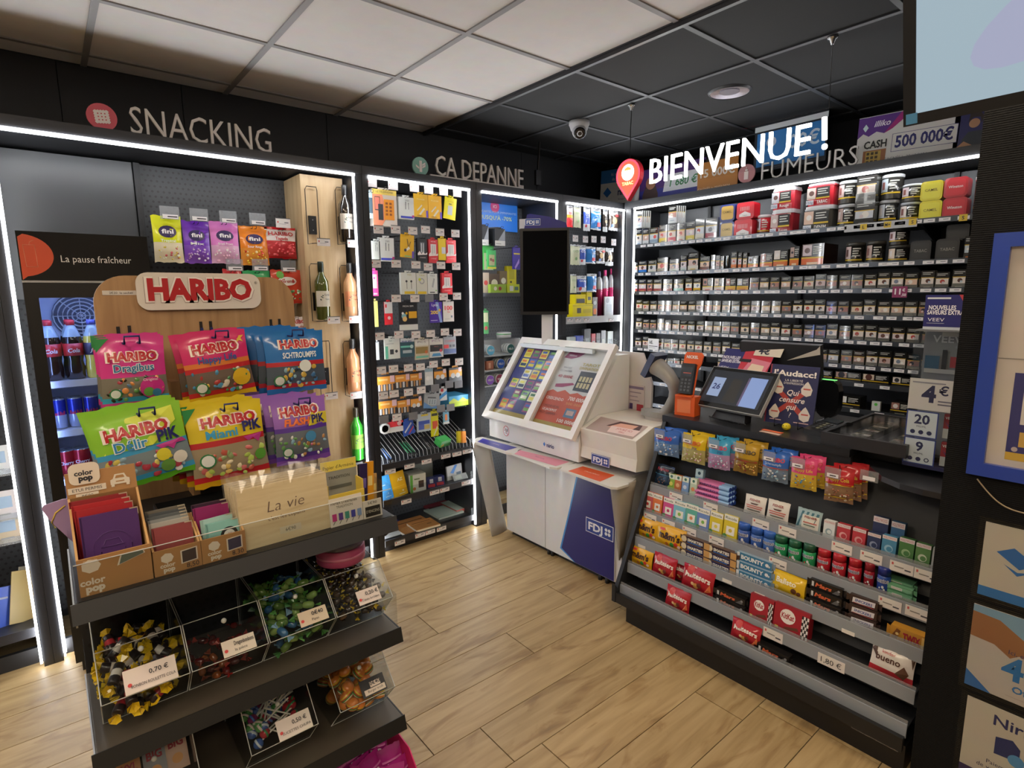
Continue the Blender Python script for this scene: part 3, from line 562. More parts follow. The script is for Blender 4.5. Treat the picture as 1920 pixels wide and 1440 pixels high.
for px0, y0, px1, y1, g, cap, lb, lab in ((637, 347, 663, 456, '17120f', '1a1a1c', 'cfc6ba', 'dark red wine bottle with cream label on the oak panel'), (591, 491, 620, 601, '4d5320', '1c2a1c', 'e0dacb', 'green-glass white wine bottle with white label on the oak panel'), (645, 494, 673, 600, 'd9a77e', '1f1f20', 'd68a62', 'pale rose wine bottle with orange label, upper of two'), (650, 636, 679, 741, 'd59a70', '1f1f20', 'cf8a62', 'pale rose wine bottle, lower of two on the oak panel'), (655, 765, 687, 864, '2f8a2a', '2a2418', '7aa83e', 'bright green cider bottle at the foot of the oak panel')):
    cx, z, h_ = wpos(px0, y0, px1, y1); wine(lab, cx, z+.002, h_, g, cap, lb, y=3.055)
for px, py in ((607, 454), (663, 457), (626, 600), (666, 599), (622, 742), (668, 741)): ptag(u1, px, py, 3.0, .07, .04)
u1p('shelf', (wx0-.2, 3.02, RY(670, 864, 3.055).z-.012, wx1, 3.099, RY(670, 864, 3.055).z), DARK)
# ================================================================= accessory pegboard unit
YP = 3.04
def acc(label, box, body, shapes, name='accessory_pack', d=.02, cat='accessory', rough=.35, y=YP, hk=True, tilt=0, side=None, u=None, group='carded goods on the accessory pegboard'):
    cx, z, w_, h_ = fitY(*box, y); o = pack(name, label, cat, (cx, y, z), w_, h_, d, body, shapes, (0, tilt, 0), group, rough, side, hang=hk)
    if hk: hook(u or u2, cx, z+h_+.006, y-.02)
    return o
cable = [('p', [(.2, .3), (.55, .55), (.6, .5), (.25, .25)], 'e9e2d2'), ('p', [(.35, .12), (.7, .42), (.8, .36), (.45, .08)], 'f0ead8'), ('t', .5, .74, .06, 'POWER', 'fff2c0', {'fw': .55}), ('r', .86, .0, 1, .3, '5a3fa0'), ('r', .2, .05, .6, .08, '8a6a20')]
wbox = [('t', .55, .82, .07, 'YES', '4a4a52', {'fw': .3}), ('r', .42, .45, .47, .72, '6a6c72'), ('r', .62, .45, .66, .68, '6a6c72'), ('r', .43, .72, .47, .8, '2a2a2e'), ('r', .62, .68, .66, .76, '2a2a2e'), ('r', .1, .05, .95, .14, '2c36a0'), ('r', .85, .1, 1, .2, 'b03a7a')]
redp = [('r', .2, .35, .8, .8, 'e2dede'), ('r', .35, .4, .45, .75, 'b8b8bc'), ('r', .56, .4, .64, .75, 'b8b8bc'), ('p', [(0, .36), (.2, .46), (.4, .33), (.55, .44), (.75, .34), (1, .42), (1, .32), (0, .28)], 'f0e6e6'), ('t', .5, .16, .05, 'CHARGE', 'f4dede', {'fw': .6}), ('t', .5, .88, .05, 'MOXIE', 'f4dede', {'fw': .5})]
acc('narrow white and blue box at the very end of the top row', (690, 361, 700, 409), 'c9dfea', [('r', 0, .2, 1, .8, '2a3a44')])
acc('large peach phone box with an orange icon panel, top accessory row', (699, 356, 744, 424), 'dcd3c8', [('r', 0, .86, 1, 1, 'e0c45a'), ('p', [(0, 0), (.35, 0), (.6, .3), (.4, .86), (0, .86)], 'e08a6a'), ('r', .08, .42, .3, .8, '3a2e2c'), ('r', .1, .45, .28, .78, 'd97a6a'), ('r', .22, .16, .42, .6, '22262c'), ('r', .46, .18, .88, .74, 'd9891c'), ('t', .5, .91, .05, 'LE TÉLÉPHONE', '5a4a20', {'fw': .7})]+[('r', .52+.16*i, .3+.1*j, .62+.16*i, .36+.1*j, '7a3e10') for i in range(2) for j in range(4)], d=.05)
acc('white boxed phone cable with two plugs, top accessory row', (748, 370, 776, 411), 'dfe3e2', wbox)
acc('yellow carded charging cable, nearer the white cable box, top row', (776, 364, 802, 407), 'd9a81c', cable, d=.006)
acc('yellow carded charging cable, second of two, top row', (803, 367, 828, 410), 'd9a31c', cable, d=.006)
acc('bright yellow carded wall charger hanging askew, top row', (831, 370, 853, 411), 'e3d512', [('r', .3, .2, .7, .62, 'd7dde0'), ('t', .5, .78, .06, 'POWER', 'c0a020', {'fw': .5}), ('r', .36, .68, .6, .72, '4a4420')], d=.006, tilt=.12)
acc('grey-white boxed cable partly behind its twin, second row', (697, 452, 713, 487), 'b9bdb8', wbox[:4])
acc('white boxed charger kit with two plugs, second accessory row', (711, 446, 739, 490), 'dde0de', wbox)
acc('yellow carded multi-cable with dark plugs, second row', (750, 440, 775, 483), 'd7a61c', [('p', [(.45, .8), (.5, .82), (.6, .5), (.55, .48)], '4a3c20'), ('p', [(.7, .7), (.76, .72), (.62, .4), (.58, .4)], '4a3c20'), ('p', [(.3, .3), (.6, .5), (.7, .4), (.4, .26)], 'e8e0d0'), ('c', .35, .32, .1, '3a3a44'), ('r', .86, .0, 1, .3, '5a3fa0'), ('r', .3, .04, .8, .09, '7ab07a')], d=.006, tilt=.06)
acc('black earphone pack with white squiggle, second row', (783, 447, 801, 491), '1f1f23', [('r', .25, .36, .75, .84, '5a5c64'), ('r', .35, .4, .45, .8, 'cfd2d8'), ('r', .56, .4, .64, .8, 'cfd2d8')]+redp[3:5])
acc('red cable pack with white squiggle, second row, beside the black pack', (804, 449, 821, 493), 'c4303a', redp)
acc('yellow card tucked between the two red packs, second row', (822, 447, 837, 488), 'd8b81c', [('r', .4, .3, .9, .6, 'c9ccd4')], d=.006)
acc('red charger pack with white squiggle by the light strip, second row', (836, 450, 855, 493), 'c8333c', redp)
acc('bright pink earphone pack at the end of the third row', (697, 507, 709, 555), 'd94a92', [('r', .15, .3, .85, .85, 'efdfe8'), ('c', .4, .7, .15, 'd94a92'), ('r', .2, .05, .8, .12, 'f0d0e0')])
acc('white boxed black earphones, first of three white boxes, third row', (752, 511, 780, 552), 'dcdfd8', [('t', .55, .86, .07, 'YES', 'b0a040', {'fw': .3}), ('c', .36, .6, .07, '2a2a2e'), ('c', .68, .6, .07, '2a2a2e'), ('r', .36, .25, .39, .58, '3a3a3e'), ('r', .67, .25, .7, .58, '3a3a3e'), ('r', .2, .02, .9, .14, 'd7b62a')])
acc('white boxed ring cable, second of three white boxes, third row', (781, 512, 801, 552), 'd6d6cc', [('t', .5, .86, .07, 'YES', 'b0a040', {'fw': .5}), ('c', .5, .62, .24, '9a9ca0'), ('c', .5, .62, .16, 'd6d6cc'), ('c', .3, .7, .12, 'c8d23a'), ('r', .1, .02, .9, .14, 'd7b62a')])
acc('white boxed stylus charger, third of three white boxes, third row', (802, 513, 820, 551), 'dfe3e0', [('t', .5, .86, .07, 'YES', '7a7c80', {'fw': .5}), ('p', [(.4, .35), (.6, .78), (.75, .74), (.55, .3)], 'a9acb2'), ('r', .2, .05, .7, .1, '3a3a40'), ('r', .8, .14, .9, .2, '6ac04a')])
acc('red cable pack with white squiggle hanging alone, third row', (829, 512, 848, 552), 'c8333c', redp)
acc('thin pale yellow pack edge-on, fourth row', (701, 564, 709, 613), 'd3cc78', [])
acc('slim red and white prepaid card, fourth row', (721, 566, 736, 609), 'c62a34', [('r', 0, .5, 1, 1, 'd7d9da'), ('c', .55, .3, .2, 'e8c8c8'), ('r', .1, .75, .3, .9, 'c62a34')], d=.004)
acc('large black SIM card pack with yellow panel and white foot, fourth row', (748, 566, 783, 619), '25262a', [('r', 0, 0, 1, .2, 'd9dad6'), ('t', .5, .82, .06, 'MON SIM', 'e6e6e6', {'fw': .55}), ('r', .52, .42, .95, .66, 'd9a31c'), ('c', .26, .5, .13, '7fb0b8'), ('c', .3, .4, .12, 'd8b070'), ('c', .2, .6, .06, 'e0e0e0'), ('c', .4, .6, .06, 'd9a31c')], d=.006)
acc('purple prepaid card reading 200, fourth row', (806, 566, 829, 605), '4a2f96', [('p', [(.45, 1), (.7, 1), (1, 0), (.8, 0)], '8aa6d8'), ('t', .4, .8, .12, 'Lyca', 'e8e4f4', {'bold': .02, 'fw': .5}), ('t', .36, .42, .16, '200', 'f0d060', {'bold': .03, 'fw': .62}), ('r', .05, .1, .6, .13, 'c8c0e0'), ('c', .78, .6, .1, 'e0b84a')], d=.004)
acc('white prepaid card with red 100 Go lettering, fourth row', (831, 565, 851, 603), 'e6e3e0', [('t', .5, .58, .2, '100', 'c62a2a', {'bold': .03, 'fw': .72}), ('t', .5, .44, .09, 'Go', 'c62a2a', {'bold': .02}), ('r', .15, .12, .6, .14, '9a9aa0'), ('r', .7, .2, .84, .3, '3a4a5a')], d=.004)
acc('narrow white pack seen edge-on, fifth row', (705, 641, 711, 675), 'd4dade', [])
acc('white memory card pack with green stripe, fifth row', (721, 634, 750, 673), 'd9ddd8', [('r', .05, .02, .22, .62, '4f9a80'), ('r', .34, .22, .58, .46, '2a2c30'), ('c', .76, .36, .09, '2a2c30'), ('t', .4, .84, .06, 'PNY', '3a6a5a'), ('r', .1, .72, .6, .74, '8a8c90')], d=.008)
acc('teal USB stick pack with white top, fifth row', (751, 634, 777, 669), '2f4f5a', [('r', 0, .8, 1, 1, 'd9dde2'), ('t', .45, .78, .09, 'PHILIPS', '2a3a8a', {'bold': .02, 'fw': .7}), ('r', .0, .5, .9, .6, '6ab8a8'), ('r', .15, .2, .8, .36, 'a8b4ba'), ('c', .8, .54, .12, 'b0c8c8')], d=.008)
acc('gold and white adapter pack with green ribbon, fifth row', (778, 636, 804, 674), 'c9bfa8', [('r', 0, .68, 1, 1, 'd8d6d0'), ('t', .5, .82, .09, 'PCS', '6a5a6a', {'fw': .6}), ('r', .06, .3, .94, .62, '8a7440'), ('c', .8, .36, .1, 'c86a3a'), ('r', .05, .08, .95, .18, '6ab09a')], d=.008)
acc('white adapter pack with black panel and blue ribbon, fifth row', (805, 635, 831, 670), 'dcdad8', [('t', .5, .84, .09, 'PCS', '8a5a8a', {'fw': .6}), ('r', .05, .32, .95, .68, '1f1c1e'), ('c', .82, .36, .1, 'c84a5a'), ('t', .5, .55, .06, 'PRO', 'b06060', {'fw': .3}), ('p', [(.15, .06), (.25, .22), (.75, .22), (.88, .06)], '4a8ab8')], d=.008)
acc('grey and red combo lock pack by the light strip, fifth row', (832, 631, 855, 664), '9a9ea6', [('r', .0, .35, .4, .55, 'c0393c'), ('r', .45, .4, .62, .54, '2a2c34'), ('r', .7, .4, .9, .54, '2a2c34'), ('r', 0, .04, 1, .3, '3a4a74'), ('t', .5, .7, .1, 'COMBINE', 'c0484a', {'fw': .8})], d=.008)
bat = lambda n: [('r', 0, .88, 1, 1, '25262a'), ('r', 0, .42, 1, .86, 'd08a30'), ('r', .08, .62, .6, .74, 'e8c080'), ('r', .74, .5, 1, .9, 'd9b8c0'), ('r', 0, 0, 1, .4, '26262a')]+[('r', .05+.9*i/n, .02, .05+.9*i/n+.55/n, .4, 'a87a48' if i % 2 else 'c8c8cc') for i in range(n)]
coin = [('r', 0, .86, 1, 1, '25262a'), ('r', 0, .4, 1, .84, 'd9963a'), ('r', 0, 0, 1, .4, '2b2c30'), ('c', .3, .46, .17, 'c9cdd2'), ('c', .68, .46, .17, 'e6e9ec'), ('r', .72, .7, .95, .98, 'e0c8d0')]
rows = (('sixth', ((707, 702, 740, 733, bat(6)), (741, 699, 768, 727, bat(4)), (769, 697, 791, 724, bat(4)), (797, 690, 812, 722, None), (814, 692, 837, 719, coin), (842, 689, 866, 716, coin))), ('seventh', ((710, 748, 744, 777, bat(6)), (745, 747, 769, 774, bat(4)), (770, 743, 791, 774, coin))))
for rn, items in rows:
    for i, (a, b_, c_, d_, sh) in enumerate(items):
        if sh is None: acc('white button-cell card with two silver cells, sixth row', (a, b_, c_, d_), 'd6dade', [('c', .35, .4, .24, 'f0f3f5'), ('c', .7, .42, .2, 'e6eaec'), ('r', 0, .78, 1, .98, '9ab8c8')], 'battery_pack', cat='battery pack', d=.006)
        else: acc('%s battery pack, %s along the %s accessory row' % ('black and orange button-cell' if sh is coin else 'copper and black', ORD[i], rn), (a, b_, c_, d_), 'c98a3c', sh, 'battery_pack', cat='battery pack', d=.014, side='26262a')
acc('grey pocket calculator card over a blue backing, seventh row', (793, 737, 824, 766), '9aa0a6', [('p', [(.0, 0), (1, 0), (1, .25), (.5, .1), (0, .4)], '5a86b8'), ('r', .25, .25, .75, .6, 'b8c4cc'), ('r', .2, .66, .7, .74, '4a4e54')]+[('r', .3+.15*i, .3+.1*j, .4+.15*i, .36+.1*j, '6a7884') for i in range(3) for j in range(3)], 'calculator', cat='calculator', d=.012, tilt=.15)
acc('small white and blue glue card with a red badge, seventh row', (824, 728, 838, 751), 'd9e0e6', [('p', [(0, .1), (1, .5), (1, .8), (0, .4)], '3a88c8'), ('c', .35, .85, .2, 'b83038')], d=.01)
acc('blue and lime tissue box lying by the light strip, seventh row', (842, 741, 884, 761), '4a9ac8', [('r', 0, 0, 1, .4, 'b8d23a'), ('p', [(0, .5), (.2, .8), (.4, .5), (.6, .8), (.8, .5), (1, .7), (1, .4), (0, .4)], 'cfe06a')], 'tissue_box', cat='box', d=.16, hk=False)
u2p('box_shelf', (RY(838, 762, 3.04).x, 3.02, RY(860, 762, 3.04).z-.004, 2.09, 3.36, RY(860, 762, 3.04).z), ACR)
cx, z, w_, h_ = fitY(712, 789, 724, 816, 3.1); t = thing('tape_roll', 'white roll of sticky tape hung on the lowest hooks', 'tape', (cx, 3.08, z+h_/2)); q = MB(); q.lathe([(.022, -.01), (.034, -.01), (.034, .01), (.022, .01), (.022, -.01)], 20, M('dfe2e0'), ax='y'); q.build('roll', t)
acc('red and white correction tape card above the pen tray', (727, 790, 756, 810), 'c8323a', [('r', 0, 0, 1, .5, 'dcdcdc'), ('c', .75, .8, .15, 'e0b8b8')], d=.012, y=3.08)
acc('blue pen card hanging askew above the pen tray', (757, 787, 779, 815), '2a4a9a', [('p', [(.1, .3), (.8, .8), (.85, .7), (.15, .2)], 'c8ccd4'), ('p', [(.4, .1), (.9, .5), (.95, .42), (.45, .04)], 'c04048')], d=.006, y=3.08, tilt=-.2)
acc('pale card of blue pens above the pen tray', (782, 775, 808, 809), 'b8c4cc', [('r', .1, .4, .9, .6, '33489a'), ('r', .1, .12, .5, .4, '4a5aa8'), ('r', .5, .12, .9, .35, 'c0a860'), ('r', .3, .85, .8, .95, 'd8c040')], d=.01, y=3.08)
acc('tall yellow glue pen card above the pen tray', (808, 770, 822, 818), 'd3cc1c', [('r', .2, .3, .9, .6, 'c04a2a'), ('p', [(.3, .05), (.8, .4), (.9, .3), (.4, .02)], 'e6e2c0'), ('r', .1, .8, .9, .9, '3a3a1c')], d=.006, y=3.08)
acc('small blue card with an orange bottle above the pen tray', (831, 772, 842, 795), '7ab0cc', [('r', .3, .3, .7, .8, 'd97a3a'), ('r', 0, 0, 1, .2, 'e0e4e6')], d=.006, y=3.08)
for g, lst in ((False, ((697, 342.5), (737, 348), (777, 352), (804, 356), (832, 359), (857.5, 362), (710, 430), (742, 430), (774, 432), (798, 430), (825, 435), (854, 437.5), (705, 494), (743, 494), (780, 496), (803, 500), (827, 497), (855.5, 499), (743, 559), (778, 559), (832, 556), (857, 555), (712, 630), (748, 627), (780, 627), (807.6, 625), (834.4, 622), (858, 623), (715, 694), (738, 691), (766, 689), (788.5, 687.5), (813, 682.5), (836, 679), (861, 678), (719, 741), (739, 738), (766, 735), (790, 731), (744.5, 782))), (True, ((805, 559), (816, 727.5), (842.5, 720.6), (860, 720.6), (827, 766), (845, 764), (720, 787), (775, 780)))):
    for px, py in lst: ptag(u2, px, py, 2.995, grey=g)
# pen tray, notebook shelf and folder shelf
ux0, ux1 = 1.446, 2.106
def lipshelf(z, depth, ztop, acr=.05, tilt=0, lab=()):
    s_ = u2p('shelf', (ux0, 3.0, z-.0, ux1, 3.35, z+.012), DARK); u2p('shelf_lip', (ux0, 2.985, z-.01, ux1, 2.999, z+.03), M('2b2c31', .35), s_)
    u2p('acrylic_front', (ux0+.005, 2.99, z+.031, ux1-.005, 2.993, z+.031+acr), ACR, s_)
    for px, py, g in lab: o_ = ptag(u2, px, py, 2.983, .07, .03, g); o_.parent = s_; o_.location = RY(px, py, 2.983)-Vector(u2.location)
    return s_
sA = lipshelf(.535, .35, 0, .05, 0, ((732, 884, 0), (768, 874, 0), (800, 865, 0), (836, 855, 0), (857, 851, 0), (876, 846, 0)))
sB = lipshelf(.312, .35, 0, .05, 0, ((815, 923, 0), (834, 918, 0), (874, 905, 0), (762, 940, 0)))
sC = lipshelf(.058, .35, 0, .045, 0, ((750, 1017, 0), (788, 1003, 0), (807, 997, 0), (828, 991, 0)))
q = MB(); q.T = MT(-Vector(u2.location)); q.poly([(ux0, 3.0, .55), (ux1, 3.0, .55), (ux1, 3.35, .70), (ux0, 3.35, .70)], M('1a1b1f')); q.build('sloping_tray', sA)
for i in range(24):
    x = ux0+.02+i*.0275; q = MB(); q.T = MT(-Vector(u2.location)); q.tube([(x, 3.0, .552), (x, 3.01, .60), (x, 3.3, .73), (x, 3.345, .705)], .0022, M('d4d7da', .3, .3), 5); q.build('wire_divider', sA)
def lying(name, label, px, py, z, w_, d_, h_, body, rz, cat, shapes=(), tilt=0, dz=0):
    p = RZ(px, py, z+dz); return pack(name, label, cat, (p.x, p.y, z+dz), w_, h_, d_, body, shapes, (tilt, 0, rz))
def pens(name, label, px, py, z, cols, n=3, L=.14, cat='pen'):
    for i in range(n):
        p = RZ(px+i*6, py-i, z); o = MB(); m = M(cols[i % len(cols)], .3); o.cyl((0, 0, 0), .0045, L*.8, m, 8, 'y'); o.lathe([(.0046, -.03), (.0046, 0)], 8, M('1c1c22', .3), ax='y'); o.lathe([(.001, L*.8+.012), (.004, L*.8)], 8, M('c9c4b0'), ax='y')
        t = tag(o.build(name, None, (p.x, p.y, z), (.40, 0, rnd.uniform(-.1, .1))), label % ORD[i], cat, 'pens in the wire tray')
pens('pen', 'blue pen in the wire tray near the oak panel post, %s', 728, 862, .585, ('3a62b8', '6a90d0'), 2)
pens('pen', 'green pencil in the middle of the wire tray, %s', 766, 850, .60, ('2f7a52', '3a8a62', '256a44'), 3)
pens('pen', 'black marker in the wire tray behind the acrylic front, %s', 802, 838, .61, ('1a1a1e', '202024'), 3)
p = RZ(834, 836, .60); pack('eraser_box', 'green box with an orange flash standing in the wire tray', 'box', (p.x, p.y, .595), .085, .045, .06, '3a9a4a', [('p', [(0, .2), (.3, .6), (.3, .2)], 'd8a03a')], (.4, 0, .2))
for i, c in enumerate(('e0d83a', 'e8923a')):
    p = RZ(863+8*i, 830, .60); q = MB(); q.box(-.014, 0, 0, .014, .022, .075, M(c, .4)); q.box(-.01, .002, .075, .01, .018, .09, M('2a2a2c')); tag(q.build('highlighter', None, (p.x, p.y, .60), (-.25, .15, 0)), '%s highlighter leaning in the corner of the wire tray' % ('yellow' if i == 0 else 'orange'), 'highlighter')
zB = .324
def lean(label, box, body, shapes, y=3.04, rz=0, d=.012, name='notebook', cat='notebook', tilt=-.18, ry=0): cx, z, w_, h_ = fitY(*box, y); return pack(name, label, cat, (cx, y, zB+.001), w_, h_*1.02, d, body, shapes, (tilt, ry, rz), 'notebooks on the lower shelf')
def coil(o, h_, w_): q = MB(); [q.tube([(-w_/2-.002, .003, z_), (-w_/2+.004, -.002, z_)], .0012, M('d0d2d4', .3, .8), 4) for z_ in [h_*k/16 for k in range(1, 16)]]; q.build('spiral', o)
lean('sky blue notebook leaning on the lower shelf', (717, 888, 738, 931), '3d92d0', [('r', .1, .6, .5, .64, 'dbe8f2'), ('c', .6, .25, .05, 'e8f0f6'), ('r', .3, .1, .8, .13, 'dbe8f2')], ry=-.12)
o = lean('yellow spiral notebook leaning on the lower shelf', (733, 882, 765, 926), 'd6a512', [('t', .7, .62, .12, 'AZ', 'f4ecc8', {'bold': .02}), ('c', .75, .2, .05, 'f0e4c0'), ('r', .2, .4, .9, .41, 'e8cc60'), ('r', .5, .08, .85, .11, 'f0e4c0')], ry=-.12); coil(o, .17, .12)
lean('white and green envelope box on the lower shelf', (770, 890, 798, 922), 'd6d8ce', [('r', 0, 0, .16, 1, '5a9a3a'), ('r', .52, .22, .86, .62, '4a3a30'), ('c', .25, .2, .1, 'b06a30'), ('r', .25, .7, .6, .78, '7a8a6a')], d=.11, tilt=0, name='envelope_box', cat='box', rz=-.1)
lean('grey cardboard sleeve behind the envelope box', (775, 880, 812, 915), '6f7268', [], y=3.2, tilt=0, name='card_sleeve', cat='box', d=.05)
for i, px in enumerate((802, 818)): lean('small blue and red adhesive box, %s from the envelope box' % ORD[i], (px, 900-4*i, px+15, 918-4*i), '26306e', [('r', .1, .1, .9, .4, 'b8323c'), ('r', .3, .5, .7, .9, 'd0d4e0')], d=.05, tilt=-.1, name='adhesive_box', cat='box', rz=-.2)
lean('white bag of blank labels near the light strip, lower shelf', (838, 868, 868, 893), 'd5d9dc', [('p', [(.2, .5), (.55, 1), (.7, .95), (.4, .4)], '3a72b8'), ('r', .6, .2, .9, .45, '4a5a6a')], y=3.1, tilt=-.1, name='label_bag', cat='stationery', rz=.1)
lean('pale grey blister card lying behind the lower acrylic front', (852, 890, 882, 901), '9a9c98', [('r', .1, .2, .5, .8, 'b8bab4')], y=3.06, tilt=-.7, name='blister_card', cat='stationery', d=.01)
zC = .0705
def flat(label, px, py, w_, d_, h_, body, rz, dz=0, edge=None, name='notebook', cat='notebook', extra=None):
    p = RZ(px, py, zC+dz); q = MB(); q.box(-w_/2, 0, 0, w_/2, d_, h_, M(edge or body), top=M(body, .5))
    if extra: extra(q, w_, d_, h_)
    return tag(q.build(name, None, (p.x, p.y, zC+dz), (0, 0, rz)), label, cat, 'paper goods on the bottom shelf')
flat('white writing pad lying on the bottom shelf beside the oak panel post', 744, 1004, .19, .13, .012, 'd9dde2', .02, 0, None, 'writing_pad', 'notepad', lambda q, w_, d_, h_: (q.text('papier', (.03, .03, h_+.0005), .008, M('6a6a70'), U=(0, 1, 0))))
flat('navy booklet under the white writing pad', 742, 985, .1, .1, .01, '2a2f80', .1)
def band(q, w_, d_, h_): q.box(-w_/2+.02, d_*.75, h_, w_/2-.02, d_*.78, h_+.001, M('4a3020')); q.box(.02, d_*.4, h_, .05, d_*.44, h_+.001, M('5a3a28'))
flat('brown kraft notebook, widest on the bottom shelf', 792, 998, .235, .23, .014, '9c6a38', .0, 0, 'd8d0c0', extra=band)
flat('brown kraft notebook lying on the widest kraft notebook', 804, 992, .17, .14, .012, 'b07a42', -.05, .0142, 'e0d8c8', extra=band)
flat('dark red document folder at the back of the bottom shelf', 833, 950, .24, .1, .012, '7d2530', .0)
flat('grey-green document folder on the bottom shelf, nearer the kraft notebooks', 847, 968, .2, .2, .012, '93a49a', .0, .0, 'b8c4b8')
flat('grey-green document folder by the light strip, bottom shelf', 874, 957, .16, .2, .02, '9aaba0', .03, 0, 'a04a40')
# ================================================================= card unit beyond the fridge (only its edge is in view)
for i, (py, c) in enumerate(((735, 'd7dde2'), (855, 'dfe3e6'), (940, 'e2dde0'), (985, 'b8a890'))):
    z = RY(10, py, 3.1).z; u0p('card_pocket', (-.6, 3.06, z-.075, -.17, 3.064, z-.045), ACR2)
    for k, x in enumerate((-.215, -.315, -.415)): pack('greeting_card', '%s greeting card in the %s pocket row of the edge unit' % (('white', 'cream', 'pale')[k], ORD[i]), 'card', (x, 3.075, z-.07), .085, .12, .003, c, [('r', .15, .4, .85, .8, ('8aa0b8', 'b8a0a8', 'a8b89a')[k]), ('r', .25, .15, .75, .2, '8a8a8a')], (-.08, 0, 0), 'greeting cards')
z = .17; u0p('shelf', (-1.15, 3.0, z-.02, -.165, 3.35, z), DARK); u0p('price_rail', (-1.15, 2.99, z-.03, -.165, 2.999, z+.012), M('2b2c31'))
pack('envelope_pack', 'blue envelope pack leaning low in the edge unit', 'envelope', (-.30, 3.1, z+.001), .1, .17, .01, '2a4aa8', [('r', .1, .7, .9, .75, 'b8c4e0')], (-.2, .15, .2)); pack('envelope_pack', 'kraft brown envelope pack leaning low beside the blue pack', 'envelope', (-.215, 3.1, z+.001), .08, .22, .008, 'a8925c', [], (-.2, .2, .3)); pack('envelope_pack', 'white envelope pack low in the edge unit beside the post', 'envelope', (-.2, 3.2, z+.001), .07, .2, .008, 'd5cfc0', [], (-.15, .2, .3))
# ================================================================= phone-card unit behind the portrait screen
YB = 3.06
cx, z, w_, h_ = fitY(901, 377, 970, 433, 3.345); pack('promo_poster', 'bright blue phone-card poster with a magenta ICI badge', 'poster', (cx, 3.345, z), w_, h_, .004, '1f6fd0', [('c', .38, .8, .12, 'b02a6a'), ('t', .38, .75, .1, 'ICI', 'ffffff', {'bold': .02}), ('t', .5, .58, .07, 'CARTES POUR IMPRIMANTES', 'dbe8f6', {'fw': .94}), ('t', .42, .36, .13, "JUSQU'À -70%", 'e0ecc0', {'bold': .02, 'fw': .84})])
def acc3(label, box, body, shapes, **k): k.setdefault('y', YB); return acc(label, box, body, shapes, u=k.pop('u', u3), group=k.pop('group', 'carded goods in the phone-card unit'), **k)
ink_ = [('p', [(.3, .3), (1, 1), (1, .3)], '8a8e96'), ('r', 0, 0, 1, .3, 'dcdcda'), ('r', .1, .1, .6, .14, '8a8a90')]
for k, (a, b_, c_, d_) in enumerate(((903, 424, 916, 460), (928, 429, 947, 461))):
    o = acc3('black ink cartridge card with white foot, %s hook of the phone-card unit' % ORD[k], (a, b_, c_, d_), '1f2024', ink_, d=.03, name='ink_card', cat='ink card')
    for j in range(4): dup(o, (o.location.x+.012*(j+1), o.location.y+.04*(j+1), o.location.z+.004*(j+1)), None, 'black ink cartridge card, %s behind the %s hook front card' % (ORD[j], ORD[k]))
acc3('green collector card pack, larger of two hung above the trading cards', (905, 461, 926, 506), '3f9a4a', [('r', .1, .0, .9, .7, 'cfd8b0'), ('c', .5, .4, .2, '7a5a48')], name='card_pack', cat='card pack', d=.01, y=3.1)
acc3('green collector card pack hung in front, footballers on its window', (914, 469, 930, 504), '3a9450', [('r', .18, .18, .82, .75, 'a9a880'), ('c', .4, .5, .14, '6a4a40'), ('c', .65, .45, .14, '8a4a4a'), ('r', 0, 0, 1, .1, 'd3c93a')], name='card_pack', cat='card pack', d=.01)
acc3('purple collector card pack beside the portrait screen', (962, 464, 976, 505), '3a2a88', [('r', .1, .68, .9, .74, 'd8c040'), ('p', [(.2, .1), (.8, .5), (.8, .3), (.3, 0)], 'a88ad8')], name='card_pack', cat='card pack', d=.01)
zs = RY(930, 549, 3.04).z; u3p('shelf', (2.21, 3.02, zs-.025, 2.86, 3.355, zs), M('3d3f44', .4))
for i, (a, b_, c_, d_, col, sh) in enumerate(((905, 510, 917, 548, 'c8b8a8', [('c', .5, .5, .3, 'a03a3a')]), (917, 512, 937, 548, '4a3a30', [('c', .5, .5, .3, 'd8d0c0'), ('r', 0, 0, 1, .2, 'a8c04a')]), (937, 505, 951, 546, '6a5a3c', [('c', .5, .55, .32, 'e0dcd0'), ('r', .2, .1, .8, .2, '8a2a2a')]), (951, 499, 968, 534, 'c9bf1a', [('r', .2, .3, .8, .8, 'a8a018'), ('r', .3, .1, .5, .2, '3a3a20')]), (920, 533, 949, 549, '8aa83a', [('c', .3, .5, .1, 'd8d0c0'), ('c', .6, .5, .1, '8a2a2a')]), (951, 533, 974, 549, 'b8c42a', [('r', .2, .2, .5, .8, 'dfe0d8'), ('r', .6, .3, .9, .7, '3a5a4a')]))):
    cx, z, w_, h_ = fitY(a, b_, c_, d_, 3.09 if i < 4 else 3.05); pack('trading_card_box', ('cream', 'dark', 'olive', 'yellow', 'green', 'lime')[i]+' trading card box on the shelf beside the portrait screen', 'card box', (cx, 3.09 if i < 4 else 3.05, max(zs, z) if i == 3 else zs), w_, h_ if i != 3 else h_, .03, col, sh, (0, 0, 0), 'trading card boxes')
acc3('tall green card pack hung low beside the accessory unit post', (906, 582, 916, 626), '3f7a4a', [('r', .1, .5, .9, .9, 'c8c8a8'), ('c', .5, .25, .3, '8a3a3a')], name='card_pack', cat='card pack', d=.01)
